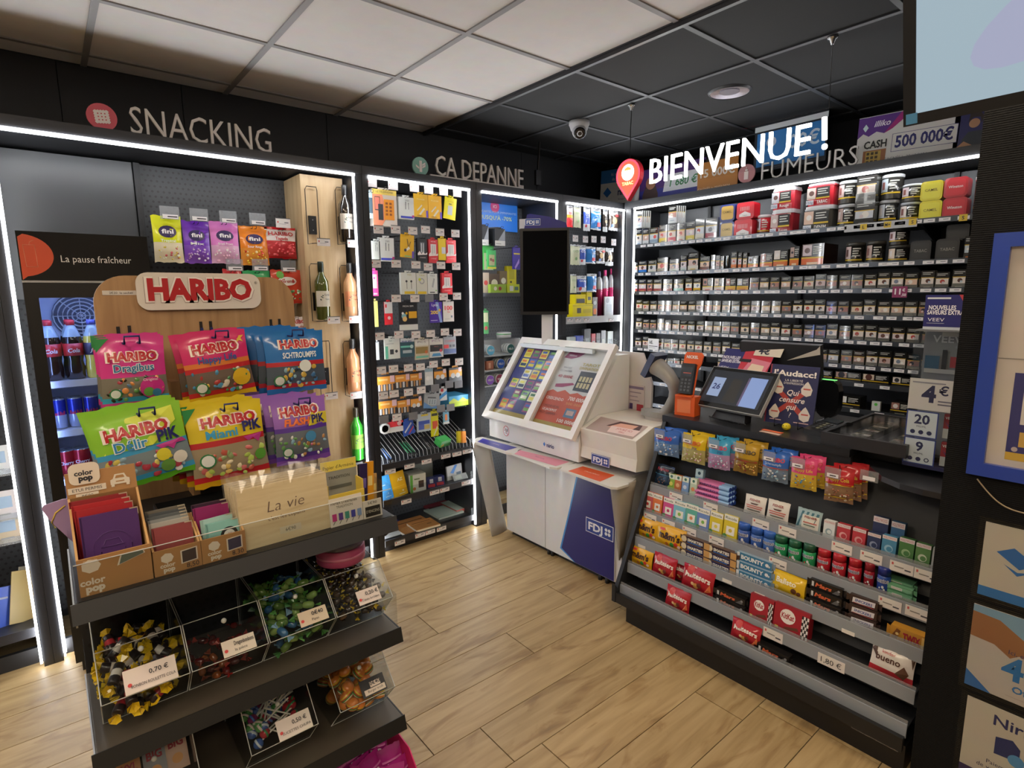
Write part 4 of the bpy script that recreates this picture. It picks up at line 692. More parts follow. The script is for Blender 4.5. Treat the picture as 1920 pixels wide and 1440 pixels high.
# white tin dispenser
cx, z, w_, h_ = fitY(907, 636, 976, 722, 3.0); t = thing('tin_dispenser', 'white three-tier dispenser of round nicotine pouch tins', 'dispenser', (cx, 3.0, z)); W_ = M('e2e5e8', .3)
for a in (-w_/2, w_/2-.006): q = MB(); q.box(a, 0, 0, a+.006, .22, h_, W_); q.build('side_panel', t)
q = MB(); q.box(-w_/2+.006, .214, 0, w_/2-.006, .22, h_, W_); q.build('back', t); q = MB(); q.box(-w_/2, -.0, h_, w_/2, .22, h_+.005, ACR); q.build('top', t)
tz = [0, h_*.33, h_*.64]
for zz in tz: q = MB(); q.box(-w_/2+.007, .0, zz, w_/2-.007, .213, zz+.006, W_); q.box(-w_/2+.007, -.004, zz, w_/2-.007, .0, zz+.02, ACR); q.build('tier', t)
def tin(label, px, py, tier, lid, txt='VELO', rim='d8dce0'):
    p = RY(px, py, 3.03); r = .034; t_ = thing('pouch_tin', label, 'tin', (p.x, 3.02, z+tz[tier]+.007+r), 0, 'pouch tins in the dispenser'); q = MB(); q.lathe([(r, .0), (r, .02)], 20, M(rim, .35), ax='y'); q.build('tin_body', t_)
    q = MB(); q.lathe([(r*.93, -.001), (r*.93, 0)], 20, M(lid, .35), ax='y'); q.text(txt, (0, -.002, -.006), .013, WHITE, maxw=.044, bold=.02); q.build('lid', t_); return t_
for px, py, ti, c, lab in ((918.5, 652, 2, '5aaad0', 'pale blue pouch tin on the top tier'), (956, 653, 2, '1f5a5a', 'dark teal pouch tin on the top tier'), (937.5, 682, 1, '2a5ab8', 'royal blue pouch tin on the middle tier'), (957, 682, 1, '3a3f9a', 'indigo pouch tin on the middle tier'), (917.5, 707, 0, '8a5ac0', 'lilac pouch tin on the bottom tier'), (935.5, 708, 0, '8f2a4a', 'maroon pouch tin on the bottom tier')):
    o = tin(lab, px, py, ti, c); 
    for j in (1, 2): dup(o, (o.location.x+.004*j, o.location.y+.03*j, o.location.z), None, lab+', %s behind the front tin' % ORD[j-1])
p = RY(917, 682, 3.03); pack('pouch_box', 'small brown pouch packet on the middle tier', 'packet', (p.x, 3.02, z+tz[1]+.007), .06, .06, .02, '9a5a42', [('r', .3, .2, .6, .8, 'c89a80')])
t = thing('plastic_tub', 'white round tub resting on the tin dispenser', 'tub', (RY(948, 632, 3.06).x, 3.08, z+h_+.006)); q = MB(); q.lathe([(.05, 0), (.052, .03), (.045, .035)], 20, W_); q.build('tub_body', t); q = MB(); q.lathe([(.0525, .02), (.0525, .026)], 20, M('4a9a5a')); q.build('green_band', t)
# ================================================================= filter unit
YQ = 3.04; g4 = 'filter bags in the narrow unit'
def fb(label, c0, c1, y0, y1, bands, shapes, seed): 
    cx, z, w_, h_ = fitY(880+c0/6, 340+y0/6, 880+c1/6, 340+y1/6, YQ); o = bag('filter_bag', label, 'filter bag', (cx, YQ, z), w_, h_, .02, bands, shapes, (0, 0, 0), g4, None, seed, gloss=.15); hook(u4, cx, z+h_-.006, YQ-.02); return o
G_ = 'c9cdd2'
T4 = (('red and white filter bag, first in the top row', 1095, 1165, 275, 515, [(.45, 'c8353a'), (.6, 'd8a040'), (.9, 'd8d0d0'), (1, G_)], [('t', .5, .6, .1, 'RAW', 'b03038', {'fw': .5})]), ('cream filter bag with olive print, second in the top row', 1172, 1255, 278, 520, [(.9, 'c9cbae'), (1, G_)], [('t', .5, .62, .1, 'OCB', '6a8a5a', {'fw': .6}), ('c', .5, .3, .12, '7a9a6a')]), ('blue and white filter bag, third in the top row', 1282, 1358, 290, 558, [(.3, 'd8dce2'), (.8, '3f55a8'), (1, G_)], [('t', .5, .62, .12, 'OCB', 'f0f2f6', {'fw': .6, 'bold': .02}), ('c', .3, .2, .14, 'b83a4a')]), ('wide bright blue filter bag, fourth in the top row', 1366, 1480, 305, 548, [(.1, G_), (.85, '2a6aa8'), (1, G_)], [('t', .72, .55, .1, 'GIZEH', 'e8ecf0', {'fw': .4}), ('r', .55, .15, .9, .35, 'b83a4a')]), ('black and clear filter bag, fifth in the top row', 1502, 1554, 318, 568, [(.2, G_), (.8, '2a2420'), (1, G_)], [('c', .5, .45, .25, 'c8b8a0')]), ('brown patterned filter bag beside the light strip, top row', 1566, 1680, 330, 556, [(.12, G_), (.8, '3f342c'), (1, 'd8d8d8')], [('c', .5, .5, .22, 'c8a878'), ('r', .6, .7, .95, .82, 'b83a3a'), ('r', .2, .16, .45, .3, '5a7ab8')]))
for i, (lab, a, c, y0, y1, bd, sh) in enumerate(T4): fb(lab+' of the narrow unit', a, c, y0, y1, bd, sh, 20+i)
for i, (a, c, y0, y1, k) in enumerate(((1135, 1245, 712, 940, 1), (1236, 1308, 720, 940, 2), (1310, 1420, 735, 925, 3), (1428, 1525, 745, 925, 5), (1530, 1620, 750, 948, 4))): fb('silver filter bag with %s print, %s in the second row of the narrow unit' % (('cream', 'blue', 'deep blue', 'brown', 'black')[i], ORD[i]), a, c, y0, y1, T4[k][5], T4[k][6], 40+i)
for i, (a, c, y0, y1, k) in enumerate(((1135, 1205, 1045, 1255, 1), (1208, 1315, 1062, 1245, 2), (1320, 1430, 1040, 1245, 3))): fb('filter bag with %s print, %s in the third row of the narrow unit' % (('cream', 'blue', 'deep blue')[i], ORD[i]), a, c, y0, y1, T4[k][5], T4[k][6], 50+i)
for a, c in ((1195, 640), (1308, 650), (1403, 650), (1507, 655), (1625, 685)): ptag(u4, 880+a/6, 340+c/6, 3.0, .055, .05)
z4 = RY(1110, 594, 3.0).z; s4 = u4p('shelf', (2.96, 3.0, z4-.02, 3.58, 3.355, z4), DARK); u4p('price_rail', (2.96, 2.985, z4-.045, 3.58, 2.999, z4+.006), M('c6c8cc', .4), s4)
for k, px in enumerate((1069, 1084, 1100, 1146)): o = ptag(u4, px, 600, 2.983, .06, .028); o.parent = s4
def gas(label, px, y0, body, cap): 
    cx, z, w_, h_ = fitY(px-5, y0, px+5, 592, 3.1); t = thing('gas_bottle', label, 'bottle', (cx, 3.1, z4), 0, 'refill bottles'); m1, m2 = M(body, .3, .3), M('c9ccd2', .25, .5); q = MB(); r = .027
    q.lathe([(r, 0), (r, h_*.6), (r, h_*.75), (r*.75, h_*.84), (.011, h_*.88)], 14, m1, mats=[m1, m2, m2, m2]); q.build('bottle_body', t); q = MB(); q.lathe([(.012, h_*.86), (.011, h_)], 12, M(cap, .4)); q.build('nozzle', t); q = MB(); q.text('C', (0, -r-.001, h_*.55), .02, WHITE, bold=.02); q.build('lettering', t)
for px, y0, c, cap, lab in ((1123, 509, 'a02a5a', '2a2a4a', 'crimson refill bottle with navy nozzle'), (1134, 507, 'b02a5e', 'c83a78', 'crimson refill bottle with pink nozzle, shorter'), (1146, 505, 'b52a62', 'c83a78', 'crimson refill bottle with pink nozzle, nearer the light strip'), (1158, 508, 'b9bcc2', '6a6c72', 'plain silver refill bottle by the light strip')): gas(lab+', narrow unit shelf', px, y0, c, cap)
def yb(label, box, shapes, y=3.05, body='d9c81a', d=.06): cx, z, w_, h_ = fitY(*box, y); pack('lighter_box', label, 'box', (cx, y, z4 if box[3] > 588 else z), w_, h_, d, body, shapes, (0, 0, 0), 'small boxes on the narrow unit shelf')
yb('yellow lighter box with black panel, top of its stack', (1079, 552, 1098, 570), [('r', .1, .1, .9, .55, '22221c')], body='d9c81a'); yb('yellow cartridge box lowest in its stack on the narrow unit shelf', (1074, 569, 1112, 593), [('r', .2, .3, .4, .7, '3a3420'), ('r', .5, .3, .9, .6, 'b8a818'), ('r', 0, .85, 1, .9, 'a89a18')]); yb('small yellow box leaning above the cartridge box', (1100, 548, 1110, 569), [('r', .2, .3, .8, .6, '2a2a20')]); yb('black and orange lighter card beside the crimson bottles', (1111, 556, 1120, 592), [('c', .5, .7, .3, 'd0d4d8'), ('r', .2, .1, .8, .4, 'c86a2a')], body='3a3030', d=.02); yb('silver lighter card before the crimson bottles', (1134, 556, 1150, 592), [('c', .3, .8, .2, '8a8c94'), ('r', .2, .2, .8, .6, '9aa0aa')], body='c4c8ce', d=.01, y=3.03)
z5 = RY(1110, 662, 3.0).z; s5 = u4p('shelf', (2.96, 3.0, z5-.02, 3.58, 3.355, z5), DARK); u4p('price_rail', (2.96, 2.985, z5-.03, 3.58, 2.999, z5+.006), M('9ea2a8', .4), s5)
for i, (a, b_, c_, d_, col) in enumerate(((1067, 613, 1080, 645, 'c8ccc8'), (1081, 612, 1094, 645, '4a5ab0'), (1095, 606, 1108, 650, '2a2c32'), (1109, 614, 1117, 648, 'a8323c'), (1118, 614, 1126, 648, '2a2426'), (1127, 612, 1136, 650, '34363c'), (1139, 620, 1150, 655, 'c4cac8'), (1151, 622, 1164, 656, 'a9bcb0'))):
    cx, z, w_, h_ = fitY(a, b_, c_, d_, 3.06); pack('lighter_pack', ('white', 'blue', 'tall black', 'red', 'dark brown', 'charcoal', 'silver', 'pale green')[i]+' small pack on the lower shelf of the narrow unit', 'smoking goods', (cx, 3.06, z5), w_*.92, max(h_, .08), .03, col, [('r', .2, .3, .8, .6, 'd0d0cc' if i % 2 else '7a7c80')], (0, 0, 0), 'packs on the lower narrow shelf')
# ================================================================= tobacco goods
WCOL = ['d8b8a4', 'c8ccd4', 'e0d4cc', 'b0948a', 'd0c0c4', 'b9c4cc', 'd8c4b0', 'ecebe8', 'a0746a', 'c4aca8']
def warn(mb, w, h, seed, lower='3d3c36', low2='77746a', style=0):
    """printed front of a plain tobacco pack: text band, yellow rule, warning picture, plain foot"""
    r = random.Random(seed); sh = []
    pc = r.choice(WCOL)
    if style == 0:
        sh += [('r', 0, .66, 1, 1, '1b1a19'), ('r', .1, .88, .86, .92, 'a9a8a4'), ('r', .1, .8, .7, .84, 'a9a8a4'), ('r', 0, .63, 1, .665, 'c9a53a'), ('r', .05, .33, .95, .63, pc), ('c', r.uniform(.35, .65), .48, .18, r.choice(['5a3a34', 'e6e0da', '3a3a40', 'b04a44', '7a8494'])), ('c', r.uniform(.2, .8), .42, .1, r.choice(WCOL)), ('r', 0, 0, 1, .33, lower), ('r', .25, .14, .75, .18, low2)]
    else:
        sh += [('r', .04, .5, .45, .96, pc), ('c', .25, .72, .13, r.choice(['5a3a34', 'e6e0da', '3a3a40'])), ('r', .47, .42, 1, .98, '181817'), ('r', .52, .84, .92, .88, 'cfcdc8'), ('r', .52, .75, .88, .79, 'cfcdc8'), ('r', .52, .66, .92, .7, 'cfcdc8'), ('r', .52, .57, .8, .61, 'cfcdc8'), ('r', .0, .38, 1, .44, 'd0b02a'), ('r', 0, 0, 1, .38, lower), ('r', .25, .12, .75, .22, low2)]
    PR[:] = [.14, .7]; prints(mb, w, h, sh); PR[:] = [.5, 0]
def tpack_mesh(w, h, d, seed, lower, low2, body='35342f', style=0):
    q = MB(); q.box(-w/2, 0, 0, w/2, d, h, M(body, .12, coat=.6)); warn(q, w, h, seed, lower, low2, style); return q
VAR = []
for i in range(16):
    q = tpack_mesh(.058, .092+.009*(i % 4 == 0), .023, 300+i, ['6a6963', '75736c', '5f5e58'][i % 3], ['a4a199', '8a877e'][i % 2], '55544e'); o = q.build('cigarette_pack'); VAR.append((o.data, .092)); bpy.data.objects.remove(o)  # greys lightened: wrapper glare is painted into the pack colour
SHN = ORD
def trow(i, y0, y1, n0=0, skip=(), step=.0655):
    y = y0; k = n0
    while y > y1:
        if not any(a > y > c for a, c in skip):
            me, hh = rnd.choice(VAR); o = link('cigarette_pack', me, None, (XT+.012, y, lipz[i]+.0125), (rnd.uniform(-.05, 0), 0, FX+rnd.uniform(-.03, .03)))
            tag(o, 'plain cigarette pack, %s shelf down, %s from the corner post' % (SHN[i], nth(k)), 'cigarette pack', 'cigarette packs on the tobacco wall')
            if rnd.random() < .3: tag(link('cigarette_pack', me, None, (XT+.045, y-.004, lipz[i]+.0125), (0, 0, FX)), 'plain cigarette pack behind the %s pack of the %s shelf down' % (nth(k), SHN[i]), 'cigarette pack', 'cigarette packs on the tobacco wall')
        y -= step+rnd.uniform(-.003, .006); k += 1
    return k
# third shelf: coloured packs near the corner, then plain packs
def shelf_pack(i, px0, py0, px1, lower, low2, label, body='35342f', style=0, depth=.03, seed=None, py1=None, name='tobacco_pack', cat='tobacco pack', z=None, x=None, flat=False):
    x = x or XT+.012; yc, zz, w_, h_ = fitX(px0, py0, px1, py1 or py0+25, x); zb = lipz[i]+.0125 if z is None else z; top = RX((px0+px1)/2, py0, x).z
    q = tpack_mesh(w_*.95, max(.03, top-zb), depth, seed or int(px0*7), lower, low2, body, style); return tag(q.build(name, None, (x, yc, zb), (0, 0, FX)), label, cat, 'tobacco packs, %s shelf' % ORD[i]), top
cols3 = (('7a2a2c', 'b88a3a'), ('8a3030', 'c89a4a'), ('7a2c30', 'c8a060'), ('802a2c', 'c09048'), ('7c3a30', 'b83a30'), ('9ac8c0', 'e8f0ee'), ('b8603a', 'e0d0c0'), ('c9a030', '3a3a2a'), ('c8b8a8', 'b03a3a'), ('b8a89a', '9a3a3a'), ('c99a3a', 'a83a2a'), ('c9952c', 'a83a2a'))
xs3 = ((1187, 1196), (1197, 1212), (1213, 1224), (1225, 1241), (1243, 1261), (1263, 1282), (1285, 1298), (1300, 1314), (1317, 1337), (1339, 1358), (1360, 1380), (1381, 1404))
for k, ((a, c), (lo, l2)) in enumerate(zip(xs3, cols3)): shelf_pack(2, a, 524-(.5 if k < 6 else 2.5), c, lo, l2, '%s pack, third shelf down, %s from the corner post' % (('dark red rolling tobacco', 'dark red rolling tobacco', 'dark red tobacco', 'dark red tobacco', 'red tobacco', 'pale green tobacco', 'orange tobacco', 'yellow-necked tobacco', 'silver-edged cigarillo tin', 'blue-grey cigarillo', 'gold cigarillo', 'gold cigarillo')[k], ORD[k]), style=1 if k > 7 else 0, seed=500+k)
trow(2, RX(1412, 540, XT).y, .49, 12)
trow(3, YT1-.1, .49); trow(4, YT1-.1, .49, 0); trow(5, YT1-.1, .49)
# lower shelves: cartons and wide tobacco boxes
def carton(i, px0, py0, px1, py1, label, body='2c2a26', seed=1, depth=.1): x = XT+.02; yc, z, w_, h_ = fitX(px0, py0, px1, py1, x); q = MB(); q.box(-w_/2, 0, 0, w_/2, depth, h_, M(body, .15, coat=.5)); warn(q, w_, h_, seed, '2c2a26', '8a867a', 1); return tag(q.build('tobacco_carton', None, (x, yc, lipz[i]+.0125), (0, 0, FX)), label, 'tobacco box', 'wide boxes low on the tobacco wall')
for k, (a, b_, c_, d_) in enumerate(((1527, 698, 1560, 718), (1565, 701, 1614, 722), (1616, 705, 1666, 727), (1672, 709, 1708, 731))): carton(6, a, b_, c_, d_, 'wide dark tobacco box, seventh shelf down, %s past the newspaper' % ORD[k], seed=600+k)
for k, (a, b_, c_, d_) in enumerate(((1566, 747, 1612, 772), (1669, 757, 1706, 783))): carton(7, a, b_, c_, d_, 'wide dark tobacco box, eighth shelf down, %s of two' % ORD[k], seed=610+k)
yc, z, w_, h_ = fitX(1634, 752, 1650, 774, XT+.02); pack('lighter_card', 'small white card with a green drop, eighth shelf down', 'card', (XT+.02, yc, lipz[7]+.0125), w_, h_, .02, 'd5d7d4', [('c', .5, .75, .2, '5ac04a')], (0, 0, FX))
for k, (a, c) in enumerate(((1240, 1250), (1251, 1262), (1263, 1275), (1276, 1289), (1345, 1360))): shelf_pack(6, a, 672, c, '9a9a94', 'c8c8c4', 'grey pack glimpsed past the till, seventh shelf down, %s' % ORD[k], seed=620+k)
yc, z, w_, h_ = fitX(1215, 635, 1235, 656, XT-.004); pack('shelf_card', 'small white card reading id clipped to the sixth tobacco shelf', 'card', (XT-.004, yc, z), w_, h_, .001, 'dedde0', [('t', .3, .55, .3, 'id.', '2a2a2c', {'bold': .03}), ('r', .1, .3, .9, .36, '3a3a40'), ('r', .1, .16, .7, .2, '7a7a80')], (0, 0, FX))
yc, z, w_, h_ = fitX(1673, 537, 1701, 558, XT-.006); pack('price_flag', 'magenta price flag reading 11,50 on the third tobacco shelf', 'price flag', (XT-.006, yc, z), w_, h_, .001, '8a2458', [('t', .36, .3, .5, '11', 'f2e6ec', {'bold': .03}), ('t', .76, .55, .25, '€', 'f2e6ec', {'bold': .02}), ('t', .78, .14, .22, ',50', 'f2e6ec', {'bold': .02})], (0, 0, FX))
# second shelf
S2 = ((1186, 492, 1196, '9aa4b0', 'c8c8c8', 'slim'), (1197, 489, 1213, '2a6ab8', 'a8c8e0', 'blue-footed'), (1215, 488, 1231, 'c8c4ba', '9ab0a0', 'white-footed'), (1232, 483, 1253, '8a8272', '4a3a2a', 'tin-like grey'), (1255, 486, 1274, 'c8cac4', '7aa07a', 'white and green'), (1276, 479, 1288, 'c4c8ca', '8ab0a8', 'tall silver'), (1290, 473, 1310, 'c9c4ba', 'c8a03a', 'tall white-footed'), (1312, 481, 1331, '5a2a20', 'c03a2a', 'brown and red'), (1333, 478, 1341, '4a3a34', '8a8a80', 'narrow dark'), (1342, 479, 1350, '4a3a38', 'b03a3a', 'narrow brown'), (1351, 480, 1357, '3a3634', '8a8a80', 'narrow black'), (1371, 472, 1382, 'b8622a', 'e0b890', 'orange-footed'), (1384, 473, 1391, 'b05a2a', 'e0b890', 'narrow orange'), (1393, 474, 1401, 'b05a2a', 'd8a880', 'second narrow orange'), (1402, 480, 1422, 'c86a2a', 'e8c8a0', 'wide orange-footed'), (1425, 475, 1449, 'c9662a', 'e8c8a0', 'orange striped'), (1450, 468, 1478, 'c9692c', 'eac8a0', 'large orange-footed'), (1481, 462, 1499, 'd07030', 'eac8a0', 'tall orange-footed'))
for k, (a, t_, c, lo, l2, nm) in enumerate(S2): shelf_pack(1, a, t_, c, lo, l2, '%s tobacco pack, second shelf down, %s from the corner post' % (nm, ORD[k]), seed=700+k, style=1 if k > 13 else 0)
yc, z, w_, h_ = fitX(1358, 474, 1368, 505, XT+.02); t = thing('metal_tube', 'slim shiny metal tube among the second shelf packs', 'tube', (XT+.03, yc, lipz[1]+.0125)); q = MB(); q.lathe([(.014, 0), (.014, .1), (.012, .105)], 14, M('aeb6bc', .15, .9)); q.build('tube_body', t)
shelf_pack(1, 1503, 457, 1546, 'd0642c', 'f0d0b0', 'big orange and white tobacco box, second shelf down', style=1, depth=.2, seed=730, body='3a2018', name='tobacco_box', cat='tobacco box')
def cyl_tub(label, px0, py0, px1, py1, i=None, z=None, lid='d8dade', seed=1, body='22211f', x=XT+.09, foot='2c2a24'):
    yc, zz, w_, h_ = fitX(px0, py0, px1, py1, x-.05); zb = lipz[i]+.0125 if i is not None else z; r = w_/2*.96; top = RX((px0+px1)/2, py0, x-.05).z; h_ = max(.05, top-zb-.001); t = thing('tobacco_tub', label, 'tobacco tub', (x, yc, zb), FX, 'tobacco tubs'); q = MB(); B_ = M(body, .2, coat=.4)
    q.lathe([(r*.95, 0), (r, .005), (r, h_*.86)], 24, B_); q.build('tub_body', t); q = MB(); q.lathe([(r*1.02, h_*.86), (r*1.03, h_*.97), (r*.9, h_)], 24, M(lid, .3)); q.build('lid', t)
    q = MB(); rr = random.Random(seed); n = 12
    def band(a0, a1, z0, z1, col, off=.0006):
        for j in range(n):
            a, c = rad(a0+(a1-a0)*j/n), rad(a0+(a1-a0)*(j+1)/n); R_ = r+off; q.poly([(R_*sin(a), -R_*cos(a), z0*h_), (R_*sin(c), -R_*cos(c), z0*h_), (R_*sin(c), -R_*cos(c), z1*h_), (R_*sin(a), -R_*cos(a), z1*h_)], M(col, .3))
    band(-62, -8, .3, .82, rr.choice(WCOL)); band(-45, -25, .4, .7, rr.choice(['5a3a34', 'e6e0da', '7a4a44']), .0012)
    for zz in (.7, .6, .5, .4): band(2, 2+rr.uniform(30, 52), zz, zz+.05, 'cfcdc8', .0012)
    band(-62, 62, .22, .28, 'd0b02a', .0012); band(-70, 70, 0.02, .2, foot); q.build('print', t); return t, zb+h_
def sq_tin(label, px0, py0, px1, py1, col, edge, i=None, z=None, txt=None, tc='e8e4e0', x=XT+.02, inner=None):
    yc, zz, w_, h_ = fitX(px0, py0, px1, py1, x); zb = lipz[i]+.0125 if i is not None else z; top = RX((px0+px1)/2, py0, x).z; h_ = max(.05, top-zb-.001); t = thing('tobacco_tin', label, 'tobacco tin', (x, yc, zb), FX, 'square tobacco tins'); q = MB(); rr = min(w_, h_)*.16
    def rrect(w2, z0, z1, r_): return [(sx*(w2-r_)+r_*cos(a), (z1-r_ if sz > 0 else z0+r_)+r_*sin(a)) for sx, sz, a0 in ((1, 1, 0), (-1, 1, 90), (-1, -1, 180), (1, -1, 270)) for a in [rad(a0+i*22.5) for i in range(5)]]
    q.prism([(a, 0, b_) for a, b_ in rrect(w_/2*.98, 0, h_, rr)], (0, .08, 0), M(edge, .3, coat=.3)); q.build('tin_body', t)
    q = MB(); q.poly([(a, -.001, b_) for a, b_ in rrect(w_/2*.8, h_*.1, h_*.9, rr*.8)], M(inner or col, .35))
    if txt: q.text(txt, (0, -.0016, h_*.48), h_*.13, M(tc), maxw=w_*.6, bold=.01)
    if tc == 'roof': pass
    q.build('lid', t); return t, zb+h_
for k, (a, b_, c_, d_) in enumerate(((1580, 454, 1616, 492), (1619, 451, 1655, 490), (1660, 459, 1701, 490))): o, tp = cyl_tub('dark tobacco tub with grey lid, second shelf down, %s of three' % ORD[k], a, b_, c_, d_, 1, lid='4a4844', seed=740+k)
cyl_tub('dark tobacco tub stacked on the third tub, second shelf down', 1662, 428, 1700, 458, None, tp+.001, '3a3834', 744)
o, tp = sq_tin('plain dark square tin, second shelf down, nearer the tubs', 1706, 451, 1746, 488, '2c2b28', '232220', 1, txt='TABAC', tc='8a877e'); o, tp = sq_tin('plain dark square tin, second shelf down, nearer the partition', 1754, 447, 1799, 484, '302f2b', '252422', 1, txt='TABAC', tc='8a877e'); sq_tin('plain dark square tin behind and above its twins, second shelf', 1774, 420, 1818, 449, '2a2926', '201f1d', None, tp+.001, x=XT+.10)
shelf_pack(1, 1809, 443, 1824, '3a3834', 'b0622a', 'brown-topped pack at the partition end of the second shelf', seed=750)
# top shelf
for k, (a, t_, c) in enumerate(((1192.5, 429, 1204), (1205, 429, 1217), (1218, 427, 1234), (1236, 422, 1251), (1252, 420, 1268), (1269, 418, 1285), (1286, 416, 1303), (1304, 410, 1321), (1323, 408, 1345))): shelf_pack(0, a, t_, c, ('c8ccd0', 'b8bcc0', '7a8a9a', 'c9b04a', 'a8323c', 'c8c4b8', 'c8b860', 'd8d4c8', '8a2a3a')[k], ('6a8ab0', '8a8a8a', 'a8b8c0', '4a4a3a', 'e0d8d8', 'a03a3a', 'e8e4d0', 'b8b0a0', 'c8b0b0')[k], 'silvery rolling tobacco pouch, top shelf, %s from the corner post' % ORD[k], body='9a9ea2', seed=760+k, name='tobacco_pouch', cat='tobacco pouch')
for k, (a, t_, c, b2) in enumerate(((1192, 396, 1204, 428), (1253, 387, 1269, 419))):
    for j in range(5):
        yc, zz, w_, h_ = fitX(a, t_, c, b2, XT+.015); q = tpack_mesh(w_*.95, h_, .012, 780+k*5+j, 'c8ccd0', '8a9aa8', 'd9dad6'); tag(q.build('paper_carton', None, (XT+.015+.016*j, yc-.006*j, zz+.002), (0, 0, FX)), 'tall white pack standing on the pouches, top shelf, %s in the %s file' % (ORD[j], ORD[k]), 'tobacco pack', 'tall white packs on the top shelf')
o, tp = sq_tin('navy tin with gold lid, lower of two on the top shelf', 1349, 415, 1376, 444, 'c2a66a', '23306e', 0, inner='bfa468', txt='CAMEL', tc='6a5a30'); sq_tin('navy tin with gold lid, upper of two on the top shelf', 1350, 383, 1378, 413, 'b8964a', '23306e', None, tp+.001, inner='b3903e', txt='CAMEL', tc='5a4a20')
def mtin(*a): 
    o, tp = sq_tin(*a); h_ = tp-o.location.z; w_ = h_*.98; q = MB(); q.poly([(-w_*.38, -.002, h_*.14), (w_*.38, -.002, h_*.14), (w_*.38, -.002, h_*.3), (0, -.002, h_*.46), (-w_*.38, -.002, h_*.3)], M('e8e2e0')); q.text('TABAC', (0, -.0024, h_*.18), h_*.07, M('3a3a3a'))
    for i in range(7): q.poly([(-w_*.3+i*w_*.09, -.002, h_*.5), (-w_*.27+i*w_*.09, -.002, h_*.5), (-w_*.27+i*w_*.09, -.002, h_*.74), (-w_*.3+i*w_*.09, -.002, h_*.74)], M('e8c8c8'))
    q.build('chevron_print', o); return tp
tp = mtin('red tin with white chevron, lower of two on the top shelf', 1376, 411, 1410, 442, 'c0222e', 'b81c28', 0); mtin('red tin with white chevron, upper of two on the top shelf', 1381, 379, 1414, 410, 'c0222e', 'b81c28', None, tp+.001)
cyl_tub('small red and black tub beside the red tins, top shelf', 1414, 402, 1440, 438, 0, None, 'd9d9dc', 801, 'b0252e')
def rtub(label, px0, py0, px1, py1, lid, col, i=None, z=None, txt='', seed=1, tcol='e8e4e0'):
    x = XT+.02; yc, zz, w_, h_ = fitX(px0, py0, px1, py1, x); zb = lipz[i]+.0125 if i is not None else z; top = RX((px0+px1)/2, py0, x).z; h_ = max(.06, top-zb-.001); t = thing('tobacco_bucket', label, 'tobacco tub', (x, yc, zb), FX, 'large oval tobacco buckets'); q = MB(); n = 20
    def oval(s, z_): return [(w_/2*s*max(-1, min(1, 1.12*math.copysign(abs(cos(a))**.6, cos(a)))), .07+.07*s*math.copysign(abs(sin(a))**.6, sin(a)), z_) for a in [2*PI*k/n for k in range(n)]]
    q.prism(oval(.84, 0), (0, 0, h_*.84), M(col, .25, coat=.3)); q.build('bucket', t); q = MB(); q.prism(oval(.9, h_*.84), (0, 0, h_*.07), M(lid, .3)); q.prism(oval(.86, h_*.91), (0, 0, h_*.09), M('d9dade', .3)); q.build('lid', t)
    q = MB(); r = random.Random(seed); ww = w_*.86; prints(q, ww, h_*.82, [('r', .06, .34, .4, .95, r.choice(WCOL)), ('c', .24, .66, .1, r.choice(['5a3a34', 'e6e0da', '3a2a24'])), ('r', .42, .4, .94, .95, '181817'), ('r', .48, .82, .85, .87, 'cfcdc8'), ('r', .48, .7, .8, .75, 'cfcdc8'), ('r', .48, .58, .88, .63, 'cfcdc8'), ('r', .42, .34, .94, .42, 'd0b02a'), ('r', .04, .05, .34, .3, 'd5dae2'), ('t', .19, .1, .13, '150g', '2a4a8a', {'fw': .24}), ('t', .66, .1, .16, txt, tcol, {'fw': .42, 'bold': .02})], y=-.0085); q.build('print', t); return t, zb+h_
o, tp = rtub('white-lidded tobacco bucket with red foot, lower of the first pair, top shelf', 1441, 392, 1487, 436, 'd6d8dc', 'a82a34', 0, None, 'Rouge', 810); rtub('white-lidded tobacco bucket with red foot, upper of the first pair, top shelf', 1443, 351, 1490, 393, 'd6d8dc', 'a82a34', None, tp+.001, 'Rouge', 811)
o, tp = rtub('denim-printed tobacco bucket, lower of the second pair, top shelf', 1502, 385, 1562, 430, 'c9ccd0', '4a4640', 0, None, 'DENIM', 812); rtub('red-lidded tobacco bucket, upper of the second pair, top shelf', 1508, 342, 1564, 384, 'b8242e', 'a8202a', None, tp+.001, 'TABAC', 813)
o, tp = cyl_tub('dark tobacco tub, lower of two beside the denim bucket', 1565, 382, 1600, 426, 0, None, 'c9ccd2', 820); cyl_tub('dark tobacco tub with white lid, upper of two beside the denim bucket', 1567, 338, 1604, 381, None, tp+.001, 'dfe2e6', 821)
o, tp = shelf_pack(0, 1602, 378, 1641, '2c2a26', '5a584e', 'tall dark tobacco box, lower of two, top shelf', seed=830, depth=.1, name='tobacco_box', cat='tobacco box'); shelf_pack(0, 1606, 330, 1645, '2c2a26', '5a584e', 'tall dark tobacco box, upper of two, top shelf', seed=831, depth=.1, z=tp+.001, name='tobacco_box', cat='tobacco box')
o, tp = cyl_tub('dark tobacco tub, lower of two past the tall boxes', 1642, 374, 1680, 416, 0, None, 'b9bcc2', 822); cyl_tub('tobacco tub with bright white lid, upper of two past the tall boxes', 1647, 326, 1689, 373, None, tp+.001, 'e2e5e8', 823)
o, tp = cyl_tub('wide tobacco tub, lower of two beside the yellow tins', 1682, 378, 1722, 413, 0, None, 'a9acb2', 824); cyl_tub('wide tobacco tub, upper of two beside the yellow tins', 1686, 344, 1727, 378, None, tp+.001, 'd2d6da', 825)
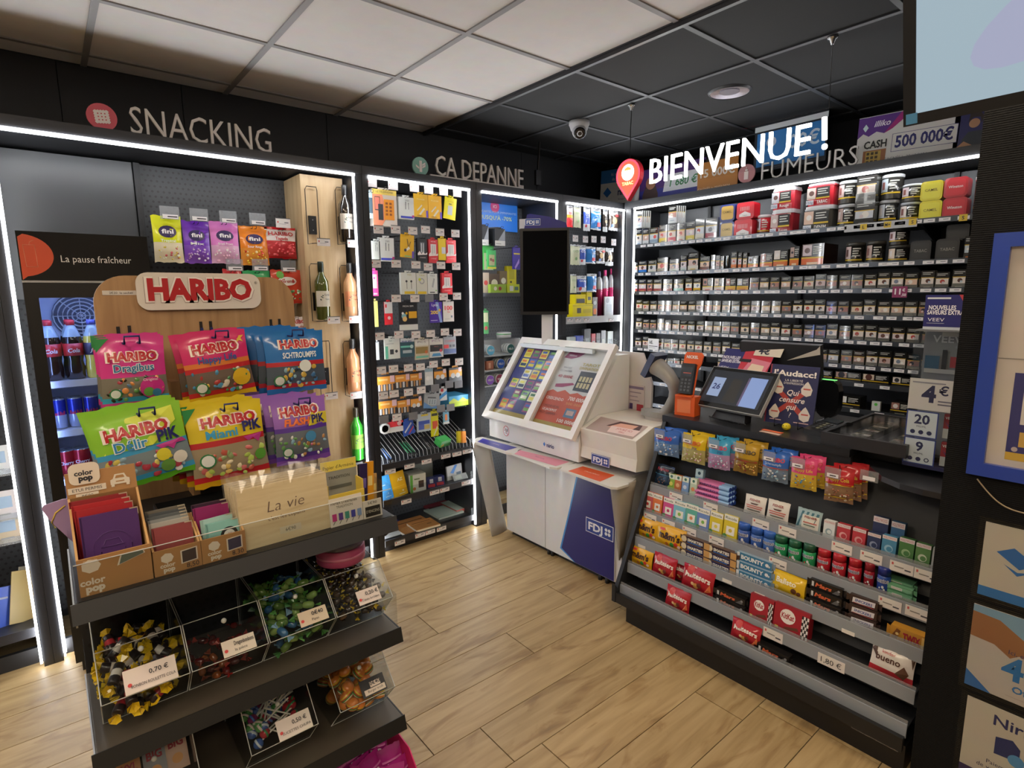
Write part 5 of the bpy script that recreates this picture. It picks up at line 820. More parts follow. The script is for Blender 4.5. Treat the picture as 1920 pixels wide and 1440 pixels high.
o, tp = sq_tin('bright yellow square tin, lower of two on the top shelf', 1723, 376, 1766, 409, 'd8cf3a', 'd3c51e', 0, txt='CAMEL', tc='7a6a2a'); sq_tin('bright yellow square tin, upper of two on the top shelf', 1726, 339, 1768, 374, 'd8cf3a', 'd3c51e', None, tp+.001, txt='CAMEL', tc='7a6a2a')
o, tp = sq_tin('red square tin with white script, lower of two by the partition', 1767, 370, 1813, 404, 'b8222e', 'a81c28', 0, txt='Winston'); sq_tin('red square tin with white script, upper of two by the partition', 1770, 332, 1815, 369, 'b8222e', 'a81c28', None, tp+.001, txt='Winston')
cyl_tub('dark tub half hidden by the partition on the top shelf', 1822, 326, 1862, 396, 0, None, 'd2d6da', 826)
for k, (px, py, s_) in enumerate(((1619, 425.5, 'L'), (1664, 421, 'M+'), (1711, 416, 'S'), (1806, 408, 'S'))):
    p = RX(px, py, XT-.002); q = MB(); q.box(-.017, 0, -.016, .017, .0015, .016, M('d8b62a', .4)); q.text(s_, (0, -.0012, -.009), .017, INK, bold=.02, maxw=.026); q.build('size_label', shelves[0], p-To, (0, 0, FX))
q = MB(); a, c = RX(1583, 430, XT-.001), RX(1720, 415, XT-.001); q.T = MT(-To); q.box(XT-.0015, c.y, lipz[0]-.012, XT-.0002, a.y, lipz[0]+.03, M('b9bbbe', .35)); q.build('grey_strip', shelves[0])
# ================================================================= hanging neon sign, pin, camera, downlight, ceiling screen
XN = 2.68
t = thing('neon_sign', 'glowing white BIENVENUE lettering hung from the black ceiling', 'neon sign', (XN, 1.7, 2.15)); no = Vector(t.location); NEON = M('fffdf6', .4, emit=NEON_P)
a, c = RX(1218, 318, XN), RX(1519, 262, XN); zb, zt = RX(1300, 329, XN).z, RX(1300, 279, XN).z
q = MB(); q.T = MT(-no) @ MT((XN, 0, 0)) ; q.text('BIENVENUE', (0, (a.y+c.y)/2, zb), zt-zb, NEON, w=a.y-c.y, R=(0, -1, 0), bold=-.004, depth=.012); q.build('lettering', t)
q = MB(); q.T = MT(-no); e = RX(1546, 220, XN); f_ = RX(1546, 262, XN); q.tube([e, f_], .011, NEON, 8); q.sph(RX(1546, 275, XN), .013, NEON); q.build('exclamation_mark', t)
zlo, zhi = RX(1300, 338, XN).z, RX(1300, 270, XN).z; q = MB(); q.T = MT(-no); q.box(XN+.016, RX(1556, 250, XN).y, zlo, XN+.020, RX(1205, 310, XN).y, zhi+.02, clear_mat('sign_acrylic', 'fafbfc', gloss=.0)); q.build('acrylic_plate', t)
WB_ = M('0c0c0e', .5); CHR = M('c8cacc', .2, .9)
for cxp, tip in (((1557, 66), RX(1550, 216, XN)), ):
    p = RZ(*cxp, ZC-.003); q = MB(); q.T = MT(-no); q.tube([(XN, p.y, ZC), (XN+.018, tip.y, zhi+.02)], .0015, M('5a5a5e', .3, .6), 5); q.build('hanging_wire', t); q = MB(); q.T = MT(-no); q.lathe([(.006, -.03), (.012, -.012), (.022, -.008), (.022, 0)], 14, CHR, (XN, p.y, ZC-.002)); q.build('ceiling_mount', t)
pc = RX(1177.5, 328, XN); rp = RX(1155, 328, XN).y-pc.y; tipz = RX(1180, 376, XN).z
t = thing('neon_pin', 'glowing red map-pin sign hanging beside BIENVENUE', 'neon sign', (XN, pc.y, pc.z), FX)
def drop(r, tz, n=20): return [(r*sin(a), r*cos(a)) for a in [rad(-125+250*i/n) for i in range(n+1)]]+[(0, tz)]
RED = M('f0442e', .4, emit=1.8); q = MB(); q.prism([(x, 0, z) for x, z in drop(rp, tipz-pc.z)], (0, .03, 0), M('c41f30', .4)); q.build('pin_body', t)
q = MB(); o_ = drop(rp*.96, (tipz-pc.z)*.96); i_ = drop(rp*.84, (tipz-pc.z)*.84)
for k in range(len(o_)): k2 = (k+1) % len(o_); q.poly([(o_[k][0], -.001, o_[k][1]), (o_[k2][0], -.001, o_[k2][1]), (i_[k2][0], -.001, i_[k2][1]), (i_[k][0], -.001, i_[k][1])], M('ff4058', .4, emit=1.6))
q.build('rim_light', t); q = MB(); q.poly([(x, -.0015, z) for x, z in i_], RED); q.build('red_face', t)
q = MB(); q.poly([(rp*.5*cos(k*PI/10), -.003, rp*.15+rp*.5*sin(k*PI/10)) for k in range(20)], M('fff0c8', .4, emit=8)); q.poly([(-rp*.3, -.004, rp*.28), (rp*.3, -.004, rp*.28), (rp*.22, -.004, rp*.42), (0, -.004, rp*.5), (-rp*.22, -.004, rp*.42)], M('e07a3c', .4, emit=2.2)); q.text('TABAC', (0, -.003, -rp*.62), rp*.2, M('ffc070', .4, emit=3), w=rp*.9, bold=.02); q.build('emblem', t)
p = RZ(1173, 199, ZC); q = MB(); q.tube([(p.y*0, .015, rp), (.004, .012, rp+.08), (-.004, .018, rp+.16), (.003, .015, ZC-pc.z-.06), (0, .015, ZC-pc.z)], .0025, WB_, 6); q.build('hanging_cable', t); q = MB(); q.lathe([(.006, -.03), (.012, -.012), (.022, -.008), (.022, 0)], 14, CHR, (0, .015, ZC-pc.z-.002)); q.build('ceiling_mount', t)
p = RZ(1086, 228, ZC); t = thing('security_camera', 'white dome security camera on the black ceiling', 'camera', (p.x, p.y, ZC)); q = MB(); W2 = M('cfcfd2', .35); q.lathe([(.064, 0), (.064, -.02), (.058, -.03), (.052, -.05), (.03, -.075)], 22, W2); q.build('mount', t)
q = MB(); q.sph((-.012, -.014, -.062), .046, W2, 18, 12); q.build('ball', t); q = MB(); dv = Vector((-.55, -.62, -.55)).normalized(); q.T = MT(Vector((-.012, -.014, -.062))) @ dv.to_track_quat('Z', 'Y').to_matrix().to_4x4(); q.lathe([(.036, .026), (.036, .036), (.03, .042)], 18, M('17171a', .2), (0, 0, 0)); q.lathe([(.014, .042), (.010, .046)], 12, M('3a3632', .1)); q.build('lens', t)
p = RZ(1368, 173, ZC); t = thing('downlight', 'recessed round metal downlight in the black ceiling', 'ceiling light', (p.x, p.y, ZC)); q = MB(); q.lathe([(.1, -.006), (.108, -.001), (.112, .003)], 28, M('1c1c20', .4)); 
q.f = q.f[:-2]; q.mi = q.mi[:-2]; q.build('trim_ring', t); q = MB()
for k in range(28):
    a, c = 2*PI*k/28, 2*PI*(k+1)/28; q.poly([(.099*cos(a), .099*sin(a), -.004), (.099*cos(c), .099*sin(c), -.004), (.05*cos(c), .05*sin(c), .0035), (.05*cos(a), .05*sin(a), .0035)], M('c9c4cc', .25, .9))
q.build('reflector', t); q = MB(); q.cyl((0, 0, .0), .05, .003, M('6a6470', .3), 20); q.build('lamp', t)
# ceiling screen
TVX = 1.72; P0 = RX(1694.7, 238.5, TVX); best = None
for k in range(0, 400):
    th = k*.001; d = Vector((-sin(th), 0, cos(th)))
    pp = P0+d*.35-CAM; xs = 960+FPX*pp.dot(CR)/pp.dot(CF); ys = 720-FPX*pp.dot(CU)/pp.dot(CF); err = abs(xs-1694.2)
    if best is None or err < best[0]: best = (err, th)
th = best[1]; TW, TH = 1.0, .585
t = thing('ceiling_screen', 'large black-framed screen glowing pale blue, hung from the ceiling', 'screen', P0, 0); t.rotation_euler = Euler((0, 0, FX)); 
tl = MR(th, 4, 'X')          # lean the top towards the shop floor
def tvp(name, a, m): q = MB(); q.T = tl; q.box(*a, m); return q.build(name, t)
bz = .026; fr = M('1a1b1e', .3)
tvp('housing', (0, .004, 0, TW, .05, TH), fr)
for a in ((0, -.004, 0, TW, .004, bz), (0, -.004, TH-bz, TW, .004, TH), (0, -.004, bz, bz, .004, TH-bz), (TW-bz, -.004, bz, TW, .004, TH-bz)): tvp('bezel', a, fr)
tvp('display', (bz, -.001, bz, TW-bz, .0035, TH-bz), M('b4cbd8', .4, emit=TV_P))
q = MB(); q.T = tl; pts = [(bz+.155+.24*(1-cos(a)), bz+.18+.10*sin(a)-.0*a) for a in [rad(x) for x in range(-80, 81, 10)]]
q.poly([(.33+.2*cos(a), -.0016, .20+.085*sin(a)+.10*cos(a)*.8) for a in [2*PI*k/24 for k in range(24)]], M('b9bedb', .4, emit=TV_P)); q.build('graphic', t)
q = MB(); q.T = tl; q.box(.006, -.0052, .004, .03, -.0041, .028, M('5aa0d0', .4)); q.build('sticker', t)
q = MB(); mt_ = (tl @ Vector((TW/2, .05, TH*.5))); q.tube([mt_, mt_+Vector((0, .09, 0)), (mt_.x, mt_.y+.09, ZC-P0.z)], .018, BLACK, 8); q.build('ceiling_mount', t)
# ================================================================= lottery stand
t = thing('lottery_stand', 'white lottery counter stand with a sloped glazed ticket display and blue side panel', 'lottery stand', (2.4, 2.35, 0)); lo = Vector(t.location)
def lp(name, m=None, par=None): q = MB(); q.T = MT(-lo); return q
def lbox(name, a, m, par=None): q = lp(name); q.box(*a, m); return q.build(name, par or t)
lbox('cabinet', (2.206, 1.80, .03, 2.66, 2.75, .61), WSTAND)
d1 = lbox('door', (2.198, 2.382, .035, 2.206, 2.748, .60), M('e4e4e6', .25, coat=.3)); d2 = lbox('door', (2.198, 1.84, .035, 2.206, 2.378, .60), M('e4e4e6', .25, coat=.3))
lbox('plinth', (2.23, 1.83, 0, 2.64, 2.73, .03), BLACK)
for k, y in enumerate((2.36, 2.33, 1.95, 1.90)): q = lp(0); q.lathe([(.012, 0), (.012, .03)], 8, BLACK, (2.212, y, 0)); q.build('foot', t)
def onx(pts, x): return [tuple(RX(880+a/4.8, 800+b_/4.8, x)) for a, b_ in pts]
q = lp(0); pb = onx([(975, 450), (1150, 490), (1270, 545), (1318, 620), (1345, 800), (1392, 1065), (1300, 1393), (955, 1238), (830, 1090), (905, 770)], 2.1972); 
q.poly([(max(2.1972, x), max(y, 1.842), min(max(z, .036), .599)) for x, y, z in pb], M('23236e', .3)); q.build('blue_panel', d2)
q = lp(0); lb = onx([(955, 1238), (830, 1090), (905, 770), (975, 450), (962, 448), (893, 768), (816, 1092), (940, 1232)], 2.1968); q.poly([(x, y, min(max(z, .036), .599)) for x, y, z in lb], M('3f8fd6', .3)); q.build('pale_edge', d2)
def fdj(par, o, w_, border=True, R=(0, -1, 0), U=(0, 0, 1), blue='2a2a78', bg=None):
    """initials in a thin white frame with a four-leaf clover"""
    q = MB(); q.T = MT(-lo) if par in (t, d2) else None; o = Vector(o); R = Vector(R); U = Vector(U); h_ = w_*.42; N = R.cross(U); wm = M('e8eaf0', .4)
    def rect(a, b_, c, e, m, off): q.poly([o+R*a+U*b_+N*off, o+R*c+U*b_+N*off, o+R*c+U*e+N*off, o+R*a+U*e+N*off], m)
    if bg: rect(-.02*w_, -.02*w_, w_*1.02, h_+.02*w_, M(bg, .35), .0002)
    if border: rect(0, 0, w_, h_, wm, .0005); rect(.02*w_, .02*w_, w_*.98, h_-.02*w_, M(blue, .35), .0009); q.poly([o+R*w_*.55+U*h_*.95+N*.0012, o+R*w_*.97+U*h_*.95+N*.0012, o+R*w_*.97+U*h_*.3+N*.0012], M('2f7fcc', .35)) if 0 else None
    q.text('FDJ', o+R*w_*.36+U*h_*.24+N*.0013, h_*.5, wm, w=w_*.52, R=R, U=U, bold=.035)
    for k in range(4): c = o+R*(w_*.8+w_*.055*(1 if k % 2 else -1))+U*(h_*.5+w_*.055*(1 if k > 1 else -1))+N*.0013; q.poly([c+R*w_*.05*cos(i*PI/4)+U*w_*.05*sin(i*PI/4) for i in range(8)], wm)
    return q.build('logo', par)
p1 = RX(1098.5, 995, 2.197); fdj(d2, (2.1965, p1.y, p1.z), min(.21, p1.y-1.85), blue='26408f')
# ledges with printed mats
for k, (pts, col, mat_) in enumerate((([(889, 829), (892, 822), (900, 818), (984, 838), (980, 845), (960, 849), (948, 848)], '34308a', [(905, 822), (970, 839), (948, 845), (895, 828)]), ([(959, 849), (963, 845), (985, 840), (1081, 866), (1062, 873), (1045, 877), (1030, 875)], 'd8889a', [(975, 844), (1068, 866), (1042, 874), (964, 851)]), ([(1051, 879), (1055, 874), (1084, 868), (1193, 897), (1178, 908), (1158, 914), (1145, 913)], 'd8592c', [(1093, 874), (1153, 891), (1125, 903), (1065, 883)]))):
    q = lp(0); q.prism([tuple(RZ(a, b_, .617)) for a, b_ in pts], (0, 0, -.012), M('d8d4cc', .35)); l_ = q.build('writing_ledge', t); q = lp(0); q.poly([tuple(RZ(a, b_, .6178)) for a, b_ in mat_][::-1], M(col, .4))
    c = sum((RZ(a, b_, .6186) for a, b_ in mat_), Vector())/4; q.text(('500 000€', 'Votre code', 'UN JACKPOT')[k], c, .012, M(('f0d8d8', '7a2a6a', 'f8e8d8')[k]), R=(0, -1, 0), U=(1, 0, 0), maxw=.12); q.build('printed_mat', l_)
# sloped display
ya, yb_, xa, za, xb, zb = 2.93, 2.107, 2.15, .766, 2.5, 1.262
q = lp(0); q.prism([(2.2, ya-.005, .63), (2.2, ya-.005, .745), (xa+.06, ya-.005, za+.01), (xb+.02, ya-.005, zb-.06), (xb+.12, ya-.005, zb-.06), (xb+.12, ya-.005, .63)], (0, yb_-ya+.01, 0), WSTAND); q.build('display_housing', t)
sl = Vector((xb-xa, 0, zb-za)); sL = sl.length; sd = sl.normalized(); sn = Vector((-sd.z, 0, sd.x))
def SP(u, v, off=0): return Vector((xa, ya+(yb_-ya)*u, za))+sd*(v*sL)+sn*off
q = lp(0)
def sbox(q, u0, v0, u1, v1, o0, o1, m): 
    i = [q.p(SP(u, v, o)) for o in (o0, o1) for u, v in ((u0, v0), (u1, v0), (u1, v1), (u0, v1))]
    for f in ((0, 3, 2, 1), (4, 5, 6, 7), (0, 1, 5, 4), (1, 2, 6, 5), (2, 3, 7, 6), (3, 0, 4, 7)): q.face([i[j] for j in f], m)
FR = M('e0dedc', .3, coat=.3); wn = ((.055, .475), (.535, .955)); V0, V1 = .075, .93
for a in ((0, 0, 1, V0), (0, V1, 1, 1), (0, V0, wn[0][0], V1), (wn[0][1], V0, wn[1][0], V1), (wn[1][1], V0, 1, V1)): sbox(q, *a, -.02, .012, FR)
sf_ = q.build('display_frame', t)
def srect(q, w_, a, b_, c, e, col, off): u0, u1 = wn[w_]; f = lambda u, v: SP(u0+(u1-u0)*u, V0+(V1-V0)*v, off); q.poly([f(a, b_), f(c, b_), f(c, e), f(a, e)], M(col, .4))
def stext(q, w_, u, v, h, s, col, fw, off=-.0155, **k): u0, u1 = wn[w_]; q.text(s, SP(u0+(u1-u0)*u, V0+(V1-V0)*v, off), h*sL*(V1-V0), M(col, .4), w=fw*(u1-u0)*(ya-yb_), R=(0, -1, 0), U=tuple(sd), **k)
q = lp(0); srect(q, 0, 0, 0, 1, 1, '2b2d66', -.018); srect(q, 0, 0, 0, 1, .07, '9a8440', -.0172); q.build('ticket_backing', t)
r_ = random.Random(5); tc_ = ['c9b23a', '3a6a4a', 'd8d2b8', '8a3a6a', '3f5aa8', 'c86a3a', '6a9a4a', 'e0d060', '2a3a5a']
for j in range(6):
    for i in range(4):
        u, v = .1+.22*i, .1+.145*j; 
        if r_.random() < .12: continue
        q = lp(0); c1, c2, c3 = r_.sample(tc_, 3); srect(q, 0, u, v, u+.19, v+.125, c1, -.0168+.0002*i); srect(q, 0, u+.02, v+.02, u+.17, v+.06, c2, -.0160); srect(q, 0, u+.03, v+.075, u+.15, v+.105, c3, -.0160); q.build('scratch_card', t)
q = lp(0); srect(q, 1, 0, 0, 1, 1, 'cfcac8', -.018); srect(q, 1, 0, 0, 1, .42, 'c2533a', -.0172); srect(q, 1, 0, 0, 1, .06, 'a8904a', -.0168); u0, u1 = wn[1]; f = lambda u, v, o_: SP(u0+(u1-u0)*u, V0+(V1-V0)*v, o_)
q.poly([f(0, .42, -.0166), f(.12, .455, -.0166), f(.25, .43, -.0166), f(.4, .47, -.0166), f(.55, .43, -.0166), f(.7, .46, -.0166), f(.85, .43, -.0166), f(1, .46, -.0166), f(1, .41, -.0166), f(0, .41, -.0166)], M('c2533a', .4)); q.poly([f(.02, .88, -.0166), f(.1, .97, -.0166), f(.5, .97, -.0166), f(.35, .9, -.0166), f(.2, .87, -.0166)], M('8a2a5a', .4))
stext(q, 1, .22, .905, .025, 'illiko', 'f0e4ee', .18); stext(q, 1, .22, .74, .022, 'TENTEZ', '5a4a5a', .2); stext(q, 1, .22, .70, .022, 'DE GAGNER', '5a4a5a', .28); stext(q, 1, .26, .62, .035, '40 000€', 'a83a4a', .36, bold=.02); stext(q, 1, .72, .80, .035, 'TAROT', 'b8a860', .4, bold=.02); stext(q, 1, .72, .75, .035, 'DIVINATION', 'b8a860', .44, bold=.02)
srect(q, 1, .56, .48, .92, .73, '2e3340', -.0166); [srect(q, 1, .6+.075*i, .52+.08*(j), .655+.075*i, .585+.08*j, 'c9b890', -.0160) for i in range(4) for j in range(2)]
q.poly([f(.12, .53, -.0164), f(.5, .57, -.0164), f(.55, .55, -.0164), f(.3, .5, -.0164), f(.13, .49, -.0164)], M('96305a', .4)); stext(q, 1, .26, .33, .035, 'CRESCENDO', 'f0dcd4', .42, bold=.02); stext(q, 1, .76, .355, .045, '700 000€', 'f2e2da', .4, bold=.02, shear=.1); stext(q, 1, .76, .30, .03, '500 000€', 'dc9a5a', .4); stext(q, 1, .26, .235, .028, 'CHAQUE HEURE,', '4a2a2a', .4); stext(q, 1, .26, .19, .028, 'LE JACKPOT', 'f2e2da', .34, bold=.02); stext(q, 1, .26, .145, .028, 'PEUT GRIMPER !', '4a2a2a', .42); stext(q, 1, .74, .08, .04, '100 000€', 'f2e2da', .4, bold=.02); srect(q, 1, .62, .15, .86, .26, '5a7a98', -.0164); srect(q, 1, .66, .18, .82, .235, 'c9a8a0', -.0158)
q.build('promo_print', t)
for w_ in (0, 1): q = lp(0); sbox(q, wn[w_][0]+.002, V0+.002, wn[w_][1]-.002, V1-.002, -.004, -.002, ACR); q.build('pane', sf_)
q = lp(0); q.prism([SP(0, 1.0, .0), SP(1, 1.0, 0), SP(1, 1.06, 0), SP(0, 1.06, 0)], sn*.004, ACR); q.build('clear_ridge', t)
lbox('ticket_tray', (2.45, 2.25, 1.205, 2.62, 2.9, 1.23), M('cfd6de', .3))
q = lp(0); c = RX(949, 808, 2.199); q.poly([(2.1985, c.y-.03*cos(k*PI/12), c.z+.034*sin(k*PI/12)) for k in range(24)], M('b8323c')); q.poly([(2.1982, c.y-.026*cos(k*PI/12), c.z+.030*sin(k*PI/12)) for k in range(24)], M('e2e2e4')); q.text('-18', (2.1978, c.y, c.z-.004), .02, INK, R=(0, -1, 0), bold=.02, maxw=.045); q.text('ANS', (2.1978, c.y, c.z-.018), .009, INK, R=(0, -1, 0)); q.poly([(2.1975, c.y+.02, c.z+.022), (2.1975, c.y+.017, c.z+.024), (2.1975, c.y-.02, c.z-.022), (2.1975, c.y-.017, c.z-.024)], M('b8323c')); q.build('age_sign', t)
q = lp(0); c = RX(1032, 836, 2.199); q.text('nirio', (2.198, c.y, c.z-.012), .024, M('232a6a'), R=(0, -1, 0), bold=.025); q.poly([(2.198, c.y+.062, c.z), (2.198, c.y+.052, c.z+.014), (2.198, c.y+.042, c.z), (2.198, c.y+.052, c.z-.014)], M('2f72c4')); q.build('brand_lettering', t)
# lower card unit at the till end
yr = 1.725; B0, B1, B2, B3 = RY(1192, 886, yr), RY(1194.6, 863, yr), RY(1192.5, 828, yr), RY(1226, 801, yr)
prof = [(B0.x, B0.z), (B1.x, B1.z), (B2.x, B2.z), (B3.x, B3.z), (2.62, B3.z+.0), (2.62, .63)]
q = lp(0); q.prism([(x, yr, z) for x, z in prof][::-1], (0, yb_-yr-.001, 0), M('ddd6cc', .35)); cu_ = q.build('card_unit', t)
mid = lambda a, b_, k: a+(b_-a)*k
n3 = (B3-B2).normalized(); q = lp(0); nn = Vector((-n3.z, 0, n3.x))
def CP(u, v, off=.001): p = B2+(B3-B2)*v+nn*off; return Vector((p.x, yb_-.03-(yb_-yr-.06)*u, p.z))
q.poly([CP(0, .06), CP(1, .06), CP(1, .96), CP(0, .96)], M('a8928c')); q.poly([CP(.3, .5, .0016), CP(.45, .9, .0016), CP(.9, .93, .0016), CP(.95, .55, .0016)], M('4a2a2a')); q.poly([CP(.35, .45, .002), CP(.5, .8, .002), CP(.85, .85, .002), CP(.8, .5, .002)], M('d8a08c')); q.poly([CP(.45, .15, .0024), CP(.97, .2, .0024), CP(.97, .6, .0024), CP(.4, .55, .0024)], M('e0c4c0')); q.text('JOUEZ ICI', CP(.7, .4, .003), .016, M('b03a3a'), R=(0, -1, 0), U=tuple(n3), maxw=.16); q.text('illiko', CP(.7, .25, .003), .014, M('b03a3a'), R=(0, -1, 0), U=tuple(n3)); q.build('poster_inlay', cu_)
fdj(t, RX(1109, 872, min(B0.x, B1.x)-.0015)+Vector((0, 0, .014)), .125, bg='26408f', blue='26408f')
# white back board with notices, leaflet holder
q = lp(0); q.prism([tuple(RX(a, b_, 2.635)) for a, b_ in ((1155, 650), (1158, 658), (1205, 662), (1214, 690), (1222, 720), (1219, 800), (1100, 795))][::-1], (.015, 0, 0), M('d6cfcc', .4)); q.build('back_board', t)
for k, (a, b_, c_, d_) in enumerate(((1128, 727, 1176, 779), (1178, 722, 1208, 772))):
    yc, z, w_, h_ = fitX(a, b_, c_, d_, 2.632); q = lp(0); q.box(2.632, yc-w_/2, z, 2.634, yc+w_/2, z+h_, M('d6c8c8', .5)); n_ = q.build('notice', t); q = MB(); q.T = MT(-lo) @ MT((2.632, yc, z)) @ MR(FX, 4, 'Z'); prints(q, w_, h_, [('r', .05, .85, .95, .95, '8a7a98'), ('r', .1, .7, .8, .74, '9a8a98'), ('r', .1, .55, .6, .58, '9a8a98'), ('r', .1, .4, .7, .43, '9a8a98'), ('r', .55, .05, .95, .3, 'b83a4a') if k else ('r', .1, .1, .5, .12, '9a8a98'), ('r', .1, .08, .3, .3, '4a3a6a') if k else ('r', .1, .2, .9, .22, '9a8a98')]); q.build('print', n_)
p = RX(1138, 790, 2.5); h0 = thing('leaflet_holder', 'blue and white leaflet holder standing on the lottery stand', 'leaflet holder', (2.5, p.y, B3.z+.0005), FX-.2); q = MB(); q.box(-.045, 0, 0, .045, .04, .002, M('2f82c8')); q.box(-.045, 0, 0, .045, .003, .06, M('d0d8e0')); q.box(-.045, .0, 0, -.042, .04, .11, M('2f82c8')); q.box(.042, 0, 0, .045, .04, .11, M('2f82c8')); q.box(-.045, .037, 0, .045, .04, .13, M('2f82c8')); q.build('holder', h0); q = MB(); prints(q, .09, .06, [('r', .05, .1, .95, .9, '4a86b0'), ('r', .1, .2, .5, .6, 'd0d8dc'), ('r', .55, .2, .9, .8, '2a3a4a')]); q.build('print', h0)
for k in range(4): pack('leaflet', 'white leaflet in the blue holder on the lottery stand, %s from the front' % ORD[k], 'leaflet', (2.5+.006+.008*k, p.y, B3.z+.003), .075, .14+.006*k, .001, 'd6d2d0', [('r', .1, .8, .9, .84, '6a6a70'), ('r', .1, .7, .6, .72, '8a8a90')], (0, 0, FX-.2), 'leaflets')
# curved side wings of the stand
def patch(name, c00, c10, c11, c01, m, bulge, nu=8, nv=8):
    q = lp(0); c = [Vector(x) for x in (c00, c10, c11, c01)]; g = []
    for j in range(nv+1):
        for i in range(nu+1):
            u, v = i/nu, j/nv; g.append(q.p((c[0]*(1-u)+c[1]*u)*(1-v)+(c[3]*(1-u)+c[2]*u)*v+Vector(bulge)*sin(u*PI)))
    for j in range(nv):
        for i in range(nu): q.face([g[j*(nu+1)+i], g[j*(nu+1)+i+1], g[(j+1)*(nu+1)+i+1], g[(j+1)*(nu+1)+i]], m, True)
    o = q.build(name, t); md = o.modifiers.new('thickness', 'SOLIDIFY'); md.thickness = .008; return o
gz = M('a5a19b', .35)
patch('side_wing', RZ(923, 1006, .002), RZ(951, 993, .002), RX(919, 839.5, 2.14), RX(883, 829, 2.10), gz, (-.01, -.01, 0))
patch('side_wing', RX(1160, 1050, 2.19), RX(1170, 1040, 2.22), RX(1193, 902, 2.20), RX(1144, 913, 2.12), M('9c9285', .4), (-.03, -.012, 0))
# ---------------------------------------------------------------- portrait screen with its topper
zb0, zt0 = RX(1022, 590, 2.45).z, RX(1018, 428, 2.45).z
t = thing('portrait_screen', 'switched-off black portrait screen on a post above the lottery stand', 'screen', (2.45, 2.66, zb0), -PI/4); PW, PH = .305, zt0-zb0
q = MB(); q.box(-PW/2, 0, 0, PW/2, .035, PH, M('17181b', .3)); q.build('housing', t); q = MB(); q.box(-PW/2+.018, -.002, .02, PW/2-.012, -.0004, PH-.016, M('050506', .6, spec=.05)); q.build('display', t)
q = MB(); q.box(-.02, .036, -.22, .05, .06, PH*.6, M('d4d4d6', .4)); q.build('post', t)
q = MB(); q.prism([(-PW*.42, .02, PH), (-PW*.36, .02, PH+.085), (-PW*.30, .02, PH+.09), (PW*.1, .02, PH+.07), (PW*.44, .02, PH+.032), (PW*.46, .02, PH)], (0, .006, 0), M('2a2a78', .35)); tp_ = q.build('topper', t)
q = MB(); q.prism([(-PW*.52, .027, PH), (-PW*.52, .027, PH+.06), (-PW*.36, .027, PH+.06), (-PW*.36, .027, PH)], (0, .004, 0), M('c9c8cc', .4)); q.build('topper_side', t)
fdj(tp_, (-PW*.40, .0185, PH+.02), .095, R=(1, 0, 0), blue='2f4f9a')
# ================================================================= posters on the partition
XP = 1.969
def pbox(label, y0, y1, z0, z1, name='poster_frame', cat='poster frame'): return thing(name, label, cat, (XP, y0, z0), FX), y0-y1, z1-z0
tl_, bl_ = RX(1861, 438, XP-.02), RX(1811, 887, XP-.02); FW = .46; FHt = tl_.z-bl_.z
t = thing('poster_frame', 'blue framed lottery notice board on the black partition', 'poster frame', (XP, bl_.y, bl_.z), FX); fm = M('1d3f9e', .3, coat=.3); e = .036
for a in ((0, -.022, 0, FW, 0, e), (0, -.022, FHt-e, FW, 0, FHt), (0, -.022, e, e, 0, FHt-e), (FW-e, -.022, e, FW, 0, FHt-e)): q = MB(); q.box(*a, fm); q.build('frame', t)
q = MB(); q.box(e, -.006, e, FW-e, 0, FHt-e, M('cbc3b8', .5)); q.build('backing', t); q = MB(); q.box(e, -.0075, FHt*.5-.001, FW-e, -.006, FHt*.5+.001, M('8a847c')); q.build('divider', t)
def card(label_, zo, col, txt, tcol, xo):
    q = MB(); prints(q, .22, .235, [('r', 0, .09, 1, 1, col), ('r', 0, 0, 1, .09, 'c9a43a'), ('r', .1, .42, .95, .9, 'd2cdc6'), ('r', .14, .47, .9, .86, 'c9c4bd'), ('t', .56, .17, .16, txt, tcol, {'bold': .03, 'fw': .9}), ('c', .08, .13, .03, 'b8a8a8')], y=-.0066, x0=xo, z0=zo); q.build('print', t)
card('', FHt*.5+.045, '2c7fc4', 'MOIS', 'eef0f2', .10); card('', .055, '26286e', 'MILLE', 'c9a04a', .075)
q = MB()
for zz, xx in ((FHt*.5-.075, .13), (FHt-.075, .16)): q.poly([(xx, -.0068, zz-.03), (xx+.03, -.0068, zz), (xx, -.0068, zz+.03), (xx-.03, -.0068, zz)], M('2a3a86')); [q.poly([(xx+.011*sx+.009*cos(i), -.0075, zz+.011*sz+.009*sin(i)) for i in [k*PI/4 for k in range(8)]], M('e8dcdc')) for sx in (-1, 1) for sz in (-1, 1)]
q.build('clover_print', t); q = MB(); q.box(e, -.012, e, FW-e, -.0105, FHt-e, clear_mat('frame_film', 'ffffff', gloss=.05, rough=.12)); q.build('cover', t)
q = MB(); pa = RX(1833, 899, XP-.012); pb2 = RX(1920, 962, XP-.012); pts = [pa+(pb2-pa)*(k/14)-Vector((0, 0, .02*sin(k/14*PI))) for k in range(15)]
for k in range(60): u = k/59*14; i = min(13, int(u)); c = pts[i].lerp(pts[i+1], u-i)-Vector(t.location); q.sph(MR(-FX, 4, 'Z') @ c, .0022, M('b9a88a', .3, .7), 6, 4)
q.build('bead_chain', t, kind='stuff')
def leaf(label, px_tl, px_bl, w_, shapes, body='d6cab8', zlow=None, hold=True):
    a, c = RX(*px_tl, XP-.004), RX(*px_bl, XP-.004); h_ = a.z-c.z; t = thing('leaflet_poster', label, 'poster', (XP, c.y, c.z), FX)
    q = MB(); q.box(0, -.004, 0, w_, -.0005, h_, M(body, .5)); q.build('sheet', t); q = MB(); prints(q, w_, h_, shapes, y=-.0044, x0=0); q.build('print', t)
    if hold: q = MB(); q.box(-.014, -.0075, -.012, w_+.014, -.0058, h_+.014, ACR); q.build('clear_holder', t)
    return t
